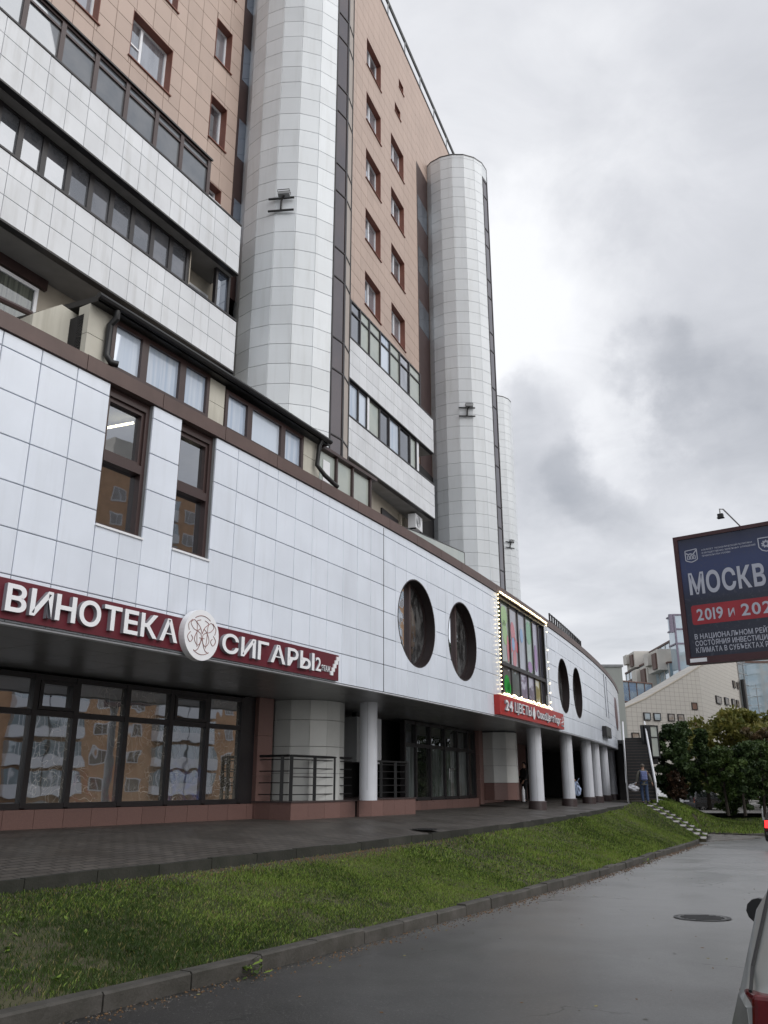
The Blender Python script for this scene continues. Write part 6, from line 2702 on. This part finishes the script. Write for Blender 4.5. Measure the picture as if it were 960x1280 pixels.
tree('green_bush', 'low green bush under the lawn trees at the pale parking area', 'bush', 23.4, 60, -1.0, 1.5, .8, 'mid', 2200, .05, .10, .0, seed=43)
for k, (x, y, H_, sd) in enumerate(((36, 55, 15, 51), (41, 47, 16, 52), (46, 66, 17, 53), (47, 55, 17, 54), (38, 66, 15, 55))):  # out of view, added to darken the sky mirrored in the round windows
    tree('broadleaf_tree', ('unseen tall tree added to darken window reflections, nearest the road corner', 'unseen tall tree added to darken window reflections, on the brick block side', 'unseen tall tree added to darken window reflections, far back by the lawn side', 'unseen tall tree added to darken window reflections, behind the front pair', 'unseen tall tree added to darken window reflections, closest to the far lawn')[k], 'tree', x, y, -2, H_, 4.6, 'dark', 3500, .12, .30, .1, group='unseen trees added to darken window reflections', seed=sd)
# far wood line
P, mi = [], []
r_ = np.random.default_rng(4)
for k in range(60):
    x, y = r_.uniform(44, 150), r_.uniform(100, 190)
    if x / y < .40: continue
    h = r_.uniform(4, 9)
    n = 260
    d = r_.normal(0, 1, (n, 3)); d /= np.linalg.norm(d, axis=1)[:, None]
    c = np.array([x, y, -2 + h * .5]) + d * np.array([h * .5, h * .5, h * .5]) * r_.uniform(.5, 1, (n, 1))
    a = r_.normal(0, .45, (n, 3)); b = r_.normal(0, .45, (n, 3))
    P.append(np.stack([c - a, c + b, c + a, c - b], 1)); mi.append(np.full(n, k % 2))
link('far_wood', poly_mesh('far_wood', np.concatenate(P), np.concatenate(mi), LEAF['mid'], 4), None, None, kind='stuff')


# ================================================================== cars
def car_paint(name, col, rough=.28, metal=.5):
    m, t, p = mk(name)
    c = mixc(t, ramp(t, noise(t, 6, 5), .4, .7), col, tuple(x * .86 for x in col))
    t.links.new(c, p.inputs['Base Color'])
    p.inputs['Metallic'].default_value = metal
    t.links.new(ramp(t, noise(t, 14, 5), .4, .7, rough, rough + .18), p.inputs['Roughness'])
    p.inputs['Coat Weight'].default_value = .5
    return m


MT['tail_red'] = M('tail_light_red', (.11, .005, .008), .14, dark=.55, scale=18)
MT['tail_lit'] = emis('tail_light_lit', (1, .03, .03), 1.3)
MT['amber'] = M('amber_lens', (.45, .12, .01), .15)
MT['tyre'] = M('tyre_rubber', (.018, .018, .018), .8)
MT['rim'] = M('wheel_rim', (.45, .46, .47), .3, metal=.8)
MT['car_glass'] = glass_mat('car_glass', (.012, .014, .015), .14)
MT['plastic_grey'] = M('bumper_plastic', (.06, .06, .062), .6)


def car(name, label, P, heading, paint, L=4.1, W=1.68, H=1.48, lit=False, belt=.98):
    """local x runs to the front, y to the left, z up, origin on the ground under the rear bumper"""
    t = thing(name, label, 'car', (0, 0, 0))
    hw = W / 2
    #     x    ztop  wtop  zbelt
    S = [(0.00, .60, .86, .56), (.03, .64, .90, .60), (.05, 1.0, .92, belt - .03), (.12, 1.06, .92, belt), (.30, H - .17, .87, belt), (.44, H - .05, .77, belt), (.75, H, .71, belt), (1.7, H + .01, .71, belt),
         (2.25, H - .06, .71, belt), (2.7, 1.20, .78, belt - .01), (3.0, 1.0, .86, belt - .04), (3.45, .90, .86, .84), (3.85, .78, .84, .73), (4.02, .66, .82, .6), (4.1, .52, .78, .48)]
    sc_ = L / 4.1
    rings = []
    for x, zt, wt, zb_ in S:
        wfull = hw * (1 if .1 < x < 3.6 else (.955 if .02 < x < 3.9 else .90))
        zb0 = .26 if .1 < x < 3.9 else .33
        half = [(0, zb0), (wfull * .88, zb0), (wfull * .985, zb0 + .10), (wfull, .55 if zb_ > .62 else (zb0 + zb_) / 2 + .03), (wfull * .99, zb_ - .10 if zb_ > .7 else zb_ - .03), (wfull * .95, zb_),
                (hw * wt, max(zt - .05, zb_ + .01)), (hw * wt * .86, zt), (0, zt + .025)]
        rings.append([(x * sc_, y, z) for y, z in half] + [(x * sc_, -y, z) for y, z in half[-2:0:-1]])
    n = len(rings[0])
    mb = MB()
    vs = [p for r in rings for p in r]
    fs = []
    for i in range(len(rings) - 1):
        for k in range(n):
            fs.append((i * n + k, i * n + (k + 1) % n, (i + 1) * n + (k + 1) % n, (i + 1) * n + k))
    fs.append(tuple(range(n)))
    fs.append(tuple((len(rings) - 1) * n + k for k in range(n))[::-1])
    mb.add(vs, fs)
    body = mb.obj('body', paint, t, smooth=38)
    md = body.modifiers.new('bevel', 'BEVEL')
    md.width, md.segments, md.limit_method, md.angle_limit = .02, 2, 'ANGLE', R(25)

    def on_side(x, f, sg, off=.006):
        """point on the cabin side between belt and roof"""
        xs = [q[0] for q in S]
        zt = np.interp(x, xs, [q[1] for q in S]); wt = np.interp(x, xs, [q[2] for q in S]); zb_ = np.interp(x, xs, [q[3] for q in S])
        y0, z0, y1, z1 = hw * .95, zb_, hw * wt, zt - .05
        return (x * sc_, sg * (y0 + (y1 - y0) * f + off), z0 + (z1 - z0) * f)
    for sg in (1, -1):
        for x0, x1, x2, x3 in ((.40, .92, .95, .55), (1.0, 1.72, 1.72, 1.0), (1.80, 2.72, 2.22, 1.80)):
            mb = MB()
            mb.quad(on_side(x0, .10, sg), on_side(x1, .10, sg), on_side(x2, .9, sg), on_side(x3, .9, sg))
            mb.obj('side_window', 'car_glass', t)
        # wheels
        for x in (.75, 3.28):
            mb = MB()
            prof = [(.18, -.1), (.29, -.1), (.315, -.07), (.315, .07), (.29, .1), (.18, .1)]
            N = 20
            c = (x * sc_, sg * (hw - .10), .315)
            vs = [(c[0] + r * cos(2 * pi * k / N), c[1] + b, c[2] + r * sin(2 * pi * k / N)) for r, b in prof for k in range(N)]
            fs = [(i * N + k, i * N + (k + 1) % N, ((i + 1) % 6) * N + (k + 1) % N, ((i + 1) % 6) * N + k) for i in range(6) for k in range(N)]
            mb.add(vs, fs)
            wh = mb.obj('wheel', 'tyre', t, smooth=40)
            mb = MB()
            for k in range(5):
                a = 2 * pi * k / 5
                d0, d1 = (cos(a), sin(a)), (-sin(a), cos(a))
                yy = c[1] + sg * .085
                mb.quad(*[(c[0] + d0[0] * p + d1[0] * q, yy, c[2] + d0[1] * p + d1[1] * q) for p, q in ((.02, -.03), (.19, -.05), (.19, .05), (.02, .03))])
            mb.obj('rim', 'rim', wh)
        # mirror
        mb = MB()
        mx, mz = 2.55 * sc_, belt - .06
        y0 = sg * (hw * .96)
        N = 12
        ring1 = [(mx - .02, y0 + sg * (.10 + .07 * cos(2 * pi * k / N)), mz + .066 * sin(2 * pi * k / N)) for k in range(N)]
        ring2 = [(mx + .06, y0 + sg * (.10 + .066 * cos(2 * pi * k / N)), mz + .062 * sin(2 * pi * k / N)) for k in range(N)]
        ring3 = [(mx + .11, y0 + sg * (.10 + .04 * cos(2 * pi * k / N)), mz + .04 * sin(2 * pi * k / N)) for k in range(N)]
        mb.add(ring1 + ring2 + ring3, [tuple(range(N)), tuple(2 * N + k for k in range(N))] + [(k + j * N, (k + 1) % N + j * N, (k + 1) % N + (j + 1) * N, k + (j + 1) * N) for j in (0, 1) for k in range(N)])
        mb.hexa([(mx, y0 - sg * .05, mz - .06), (mx + .06, y0 - sg * .05, mz - .06), (mx + .06, y0 + sg * .08, mz - .04), (mx, y0 + sg * .08, mz - .04),
                 (mx, y0 - sg * .05, mz - .02), (mx + .06, y0 - sg * .05, mz - .02), (mx + .06, y0 + sg * .08, mz), (mx, y0 + sg * .08, mz)])
        mb.obj('mirror', 'black', t, smooth=40)
        # tail light wraps the corner: red over amber
        def lens(z0, z1, mat, nm, yin=.17):
            mb = MB()
            o = .012
            f0, f1 = (z0 - .55) / .5, (z1 - .55) / .5
            yo0, yo1 = hw * .955 + .004, hw * .945 + .004 if z1 < .9 else hw * .925
            mb.hexa([(-o + .035, sg * (yo0 - yin), z0), (-o + .035, sg * (yo0 - .035), z0), (.16, sg * (yo0 + .022), z0), (.16, sg * (yo0 - yin), z0),
                     (-o + .05, sg * (yo1 - yin + .02), z1), (-o + .05, sg * (yo1 - .03), z1), (.17, sg * (yo1 + .024), z1), (.17, sg * (yo1 - yin), z1)])
            o_ = mb.obj(nm, mat, t)
            b = o_.modifiers.new('bevel', 'BEVEL')
            b.width, b.segments = .012, 2
        lens(.755, 1.015, 'tail_lit' if lit else 'tail_red', 'tail_light')
        lens(.66, .75, 'tail_red' if lit else 'amber', 'indicator_lens')
        lens(.60, .655, 'tail_red', 'tail_light')
        # head light
        mb = MB()
        mb.quad((4.03 * sc_, sg * hw * .80, .60), (3.98 * sc_, sg * hw * .45, .62), (3.88 * sc_, sg * hw * .47, .755), (3.84 * sc_, sg * hw * .83, .735))
        mb.obj('headlight', 'far_win_bright', t)
    # hatch glass, windscreen, bumpers
    mb = MB()
    mb.quad((.128, hw * .79, 1.075), (.128, -hw * .79, 1.075), (.378, -hw * .71, H - .105), (.378, hw * .71, H - .105))
    rw_ = mb.obj('rear_window', 'car_glass', t)
    mb = MB()
    for sg in (1, -1):
        mb.tube([(.13, sg * hw * .80, 1.06), (.395, sg * hw * .72, H - .09)], .012, 5)
    mb.tube([(.125, hw * .80, 1.06), (.125, -hw * .80, 1.06)], .012, 5)
    mb.obj('window_seal', 'black', t)
    mb = MB()
    mb.quad((2.98 * sc_, hw * .80, 1.025), (2.98 * sc_, -hw * .80, 1.025), (2.32 * sc_, -hw * .68, H - .055), (2.32 * sc_, hw * .68, H - .055))
    mb.obj('windscreen', 'car_glass', t)
    mb = MB()
    mb.box(-.05, .14, -hw * .93, hw * .93, .30, .58)
    o_ = mb.obj('rear_bumper', paint if lit else 'plastic_grey', t)
    b = o_.modifiers.new('bevel', 'BEVEL')
    b.width, b.segments = .05, 3
    mb = MB()
    mb.box(.028, .04, -.26, .26, .70, .81)
    mb.obj('number_plate', 'white', t)
    mb = MB()
    mb.tube([(.06, hw * .90, 1.02), (.16, hw * .895, 1.07), (.33, hw * .815, H - .16)], .006, 5)
    mb.tube([(.045, hw * .66, .66), (.05, hw * .68, 1.0), (.12, hw * .73, 1.07)], .005, 5)
    mb.obj('panel_gap', 'black', t)
    t.location = P
    t.rotation_euler.z = pi / 2 - heading
    WL[t.name] = P
    return t


h = R(27)
car('parked_car', 'silver grey hatchback with a tall red tail light at the lower right corner', (1.035 + sin(h + pi / 2) * .80, 2.80 + cos(h + pi / 2) * .80, zroad(2.8)), h, car_paint('silver_paint', (.25, .26, .255), .34, .55), H=1.44, belt=1.0)
h = R(40)
car('black_car', 'black car with a lit red tail light leaving at the right edge', (13.86 + sin(h + pi / 2) * .85, 32.6 + cos(h + pi / 2) * .85, zroad(32.6)), h, car_paint('black_paint', (.012, .012, .013), .2, .0), W=1.75, lit=True)
car('white_car', 'white car parked on the pale lot between the staircase and the dark bushy tree', (20.0, 66, -.75), R(75), car_paint('white_paint', (.75, .76, .78), .3, 0))
car('dark_car', 'dark grey car parked on the pale lot behind the dark bushy tree', (22.4, 65.5, -.95), R(60), car_paint('dark_paint', (.02, .021, .024), .25, .2))


# ================================================================== people
def skin(name, nodes, edges, mat, parent, root=0, sub=1):
    """continuous body: nodes = {key: (x, y, z, r)} grown with a skin modifier"""
    keys = list(nodes)
    ix = {k: i for i, k in enumerate(keys)}
    me = bpy.data.meshes.new(name)
    me.from_pydata([nodes[k][:3] for k in keys], [(ix[a], ix[b]) for a, b in edges], [])
    o = bpy.data.objects.new(name, me)
    C.objects.link(o)
    md = o.modifiers.new('skin', 'SKIN')
    md.use_smooth_shade = True
    for k, sv in zip(keys, me.skin_vertices[0].data):
        rr = nodes[k][3]
        sv.radius = rr if isinstance(rr, tuple) else (rr, rr)
        sv.use_root = False
    me.skin_vertices[0].data[root].use_root = True
    s2_ = o.modifiers.new('sub', 'SUBSURF')
    s2_.levels = s2_.render_levels = sub
    dg = bpy.context.evaluated_depsgraph_get()
    nm = bpy.data.meshes.new_from_object(o.evaluated_get(dg))
    nm.polygons.foreach_set('use_smooth', [True] * len(nm.polygons))
    bpy.data.objects.remove(o)
    return link(name, nm, mat, parent)


MT['skin'] = M('skin', (.42, .25, .18), .55, dark=.85)
MT['jeans'] = M('blue_jeans', (.045, .075, .15), .85, dark=.7, scale=12)
MT['jacket'] = M('olive_jacket', (.15, .145, .12), .85, dark=.75, scale=9)
MT['backpack'] = M('blue_backpack', (.16, .20, .40), .7, dark=.75, scale=8)
MT['hair_grey'] = M('grey_brown_hair', (.10, .085, .07), .8)
MT['bag_white'] = M('white_bag', (.74, .75, .80), .4, dark=.85, scale=10)
MT['cloth_black'] = M('black_cloth', (.012, .012, .014), .85)
MT['bag_blue'] = M('light_blue_bag', (.42, .52, .74), .5, dark=.85, scale=8)


def person(label, P, heading, top, bottom, hair, pose, H=1.75, extras=None):
    """local: x forward, y left, z up"""
    t = thing('person', label, 'person', (0, 0, 0))
    k = H / 1.75
    J = dict(pelvis=(0, 0, .96, (.13, .10)), waist=(0, 0, 1.10, (.13, .10)), chest=(-.01, 0, 1.30, (.15, .105)), upper=(-.01, 0, 1.42, (.11, .08)), neck=(.0, 0, 1.50, .052),
             jaw=(.03, 0, 1.575, .07), skull=(.005, 0, 1.66, .088), crown=(-.005, 0, 1.72, .06), nose=(.10, 0, 1.625, .016))
    E = [('pelvis', 'waist'), ('waist', 'chest'), ('chest', 'upper'), ('upper', 'neck'), ('neck', 'jaw'), ('jaw', 'skull'), ('skull', 'crown'), ('jaw', 'nose')]
    for s_, sg in (('l', 1), ('r', -1)):
        sh = Vector((-.01, sg * .185, 1.415))
        ea, wa = pose['arm_' + s_]
        el = sh + Vector(ea)
        wr = el + Vector(wa)
        fd = Vector(wa).normalized()
        J['sh' + s_] = (*sh, .055); J['el' + s_] = (*el, .042); J['wr' + s_] = (*wr, .026)
        pm = wr + fd * .055
        J['pm' + s_] = (*pm, (.034, .016))
        E += [('upper', 'sh' + s_), ('sh' + s_, 'el' + s_), ('el' + s_, 'wr' + s_), ('wr' + s_, 'pm' + s_)]
        across = fd.cross(Vector((0, sg, .2))).normalized()
        inner = Vector((0, -sg, 0))
        for i, L in enumerate((.075, .085, .08, .062)):
            b = pm + fd * .045 + across * (.03 - .02 * i)
            m1 = b + fd * L * .5 + inner * .006
            e1 = b + fd * L * .9 + inner * .026
            J['f%d' % i + s_] = (*b, .009); J['g%d' % i + s_] = (*m1, .0085); J['h%d' % i + s_] = (*e1, .007)
            E += [('pm' + s_, 'f%d' % i + s_), ('f%d' % i + s_, 'g%d' % i + s_), ('g%d' % i + s_, 'h%d' % i + s_)]
        tb_ = wr + fd * .03 + across * .03
        te = tb_ + fd * .045 + across * .022
        J['t0' + s_] = (*tb_, .011); J['t1' + s_] = (*te, .008)
        E += [('wr' + s_, 't0' + s_), ('t0' + s_, 't1' + s_)]
        kn, an = pose['leg_' + s_]
        hp = Vector((0, sg * .095, .90))
        J['hp' + s_] = (*hp, .085); J['kn' + s_] = (kn[0], sg * .10 + kn[1], kn[2], .058); J['an' + s_] = (an[0], sg * .10 + an[1], an[2], .040)
        J['he' + s_] = (an[0] - .03, sg * .10 + an[1], an[2] - .055, .035); J['to' + s_] = (an[0] + .16, sg * .115 + an[1], an[2] - .06, .032)
        E += [('pelvis', 'hp' + s_), ('hp' + s_, 'kn' + s_), ('kn' + s_, 'an' + s_), ('an' + s_, 'he' + s_), ('an' + s_, 'to' + s_)]
    sc3 = lambda d: {a: (b[0] * k, b[1] * k, b[2] * k, tuple(q * k for q in b[3]) if isinstance(b[3], tuple) else b[3] * k) for a, b in d.items()}
    skin('body', sc3(J), E, 'skin', t)
    fat = lambda key, d: (*J[key][:3], tuple(q + d for q in J[key][3]) if isinstance(J[key][3], tuple) else J[key][3] + d)
    T = {a: fat(a, .028) for a in ('pelvis', 'waist', 'chest', 'upper', 'shl', 'shr', 'ell', 'elr')}
    T['hem'] = (0, 0, .86, (.165, .13))
    for s_ in 'lr':
        e0, w0 = Vector(J['el' + s_][:3]), Vector(J['wr' + s_][:3])
        T['cu' + s_] = (*e0.lerp(w0, .93), .042)
    T['collar'] = (0, 0, 1.50, .068)
    skin('jacket', sc3(T), [('pelvis', 'hem'), ('pelvis', 'waist'), ('waist', 'chest'), ('chest', 'upper'), ('upper', 'collar'), ('upper', 'shl'), ('upper', 'shr'), ('shl', 'ell'), ('shr', 'elr'), ('ell', 'cul'), ('elr', 'cur')], top, t)
    Bq = {a: fat(a, .022) for a in ('pelvis', 'hpl', 'hpr', 'knl', 'knr')}
    for s_ in 'lr':
        Bq['an' + s_] = (*J['an' + s_][:2], J['an' + s_][2] - .055, .066)
    skin('trousers', sc3(Bq), [('pelvis', 'hpl'), ('pelvis', 'hpr'), ('hpl', 'knl'), ('hpr', 'knr'), ('knl', 'anl'), ('knr', 'anr')], bottom, t)
    for s_ in 'lr':
        a = J['an' + s_]
        skin('shoe', sc3({'h': (a[0] - .04, a[1], a[2] - .05, .045), 'm': (a[0] + .06, a[1], a[2] - .055, .05), 't': (a[0] + .18, a[1], a[2] - .062, .036)}), [('h', 'm'), ('m', 't')], 'cloth_black', t)
    bm = bmesh.new()
    bmesh.ops.create_icosphere(bm, subdivisions=2, radius=1)
    bmesh.ops.delete(bm, geom=[v for v in bm.verts if v.co.z < -.75 or (v.co.x > .25 and v.co.z < .35) or (v.co.x > -.1 and v.co.z < -.2)], context='VERTS')
    for v in bm.verts:
        v.co = ((-.012 + v.co.x * .108) * k, v.co.y * .098 * k, (1.675 + v.co.z * .098) * k)
    hm = bpy.data.meshes.new('hair')
    bm.to_mesh(hm)
    bm.free()
    link('hair', hm, hair, t)
    if extras:
        extras(t, k)
    t.location = P
    t.rotation_euler.z = pi / 2 - heading
    WL[t.name] = P
    return t


def man_extras(t, k):
    mb = MB()
    mb.box(-.30, -.125, -.15, .15, 1.02, 1.44)
    o = mb.obj('backpack', 'backpack', t)
    b = o.modifiers.new('bevel', 'BEVEL')
    b.width, b.segments = .06, 4
    mb = MB()
    mb.box(-.34, -.29, -.11, .11, 1.06, 1.26)
    o2 = mb.obj('backpack_pocket', 'backpack', t)
    b = o2.modifiers.new('bevel', 'BEVEL')
    b.width, b.segments = .022, 3
    for sg in (1, -1):
        mb = MB()
        mb.tube([(-.16, sg * .12, 1.42), (-.02, sg * .125, 1.50), (.12, sg * .12, 1.38), (.13, sg * .14, 1.2), (-.1, sg * .17, 1.06)], .018, 6)
        mb.obj('strap', 'jeans', t)


pose_walk = dict(arm_l=((-.03, .09, -.27), (.06, .07, -.23)), arm_r=((-.02, -.11, -.27), (.05, -.08, -.23)), leg_l=((.10, 0, .52), (-.02, 0, .10)), leg_r=((-.01, 0, .52), (-.12, 0, .11)))
man = person('man walking away in an olive jacket and blue jeans with a blue backpack', (12.25, 41.4, .135), R(8), 'jacket', 'jeans', 'hair_grey', pose_walk, 1.76, man_extras)


def soft_bag(name, label, c, w_, h, d, mat, seed=1, tilt=0.):
    r = np.random.default_rng(seed)
    t = thing(name, label, 'bag', c)
    bm = bmesh.new()
    bmesh.ops.create_icosphere(bm, subdivisions=3, radius=1)
    for v in bm.verts:
        x, y, z = v.co
        f = 1 - .55 * max(0, z) ** 1.3
        q = .20 * sin(7 * x + seed) * sin(6 * z + 2) + .15 * sin(11 * y + 5 * z) + .08 * sin(19 * x - 13 * z)
        v.co = (c[0] + (x * f + q + tilt * z) * w_, c[1] + (y * f + q) * d, c[2] + z * h)
    me = bpy.data.meshes.new('sack')
    bm.to_mesh(me)
    bm.free()
    me.transform(Matrix.Translation(-Vector(c)))
    me.polygons.foreach_set('use_smooth', [True] * len(me.polygons))
    o = bpy.data.objects.new('sack', me)
    me.materials.append(MT[mat])
    C.objects.link(o)
    o.parent = t
    mb = MB()
    mb.tube([(c[0] + tilt * w_ + w_ * .15, c[1], c[2] + h * .9), (c[0] + w_ * .35 + .03, c[1], c[2] + h * 1.25), (c[0] + w_ * .45 + .05, c[1], c[2] + h * 1.4)], .012, 5)
    mb.obj('handle', mat, t)
    return t


soft_bag('plastic_bag', 'crumpled white plastic bag in the left hand of the walking man', (11.74, 41.40, .84), .26, .17, .12, 'bag_white', 3, -.35)
pose_st = dict(arm_l=((.02, .05, -.28), (.14, -.02, -.20)), arm_r=((.02, -.05, -.28), (.20, .04, -.10)), leg_l=((.03, 0, .52), (0, .02, .10)), leg_r=((.0, 0, .52), (-.03, -.02, .10)))
person('person dressed all in black standing in the arcade beside the first round column', (6.46, 40.4, .21), R(250), 'cloth_black', 'cloth_black', 'cloth_black', pose_st, 1.74)
person('person in a dark jacket mostly hidden behind the second round column of the arcade', (8.36, 39.9, .20), R(60), 'cloth_black', 'jeans', 'hair_grey', pose_st, 1.70)
soft_bag('shoulder_bag', 'light blue and white bag poking out from behind the second round column', (8.72, 39.75, .80), .17, .32, .10, 'bag_blue', 7, -.1)
mb = MB()
mb.lathe([(.06, .28), (.075, .30), (.07, .75), (.03, .82), (.028, .9)], *FP(38.5, -2.5)[:2], 12)
o = mb.obj('white_canister', 'white', None, smooth=40)
tag(o, 'slim white canister standing at the foot of the tiled pier by the person in black', 'canister')
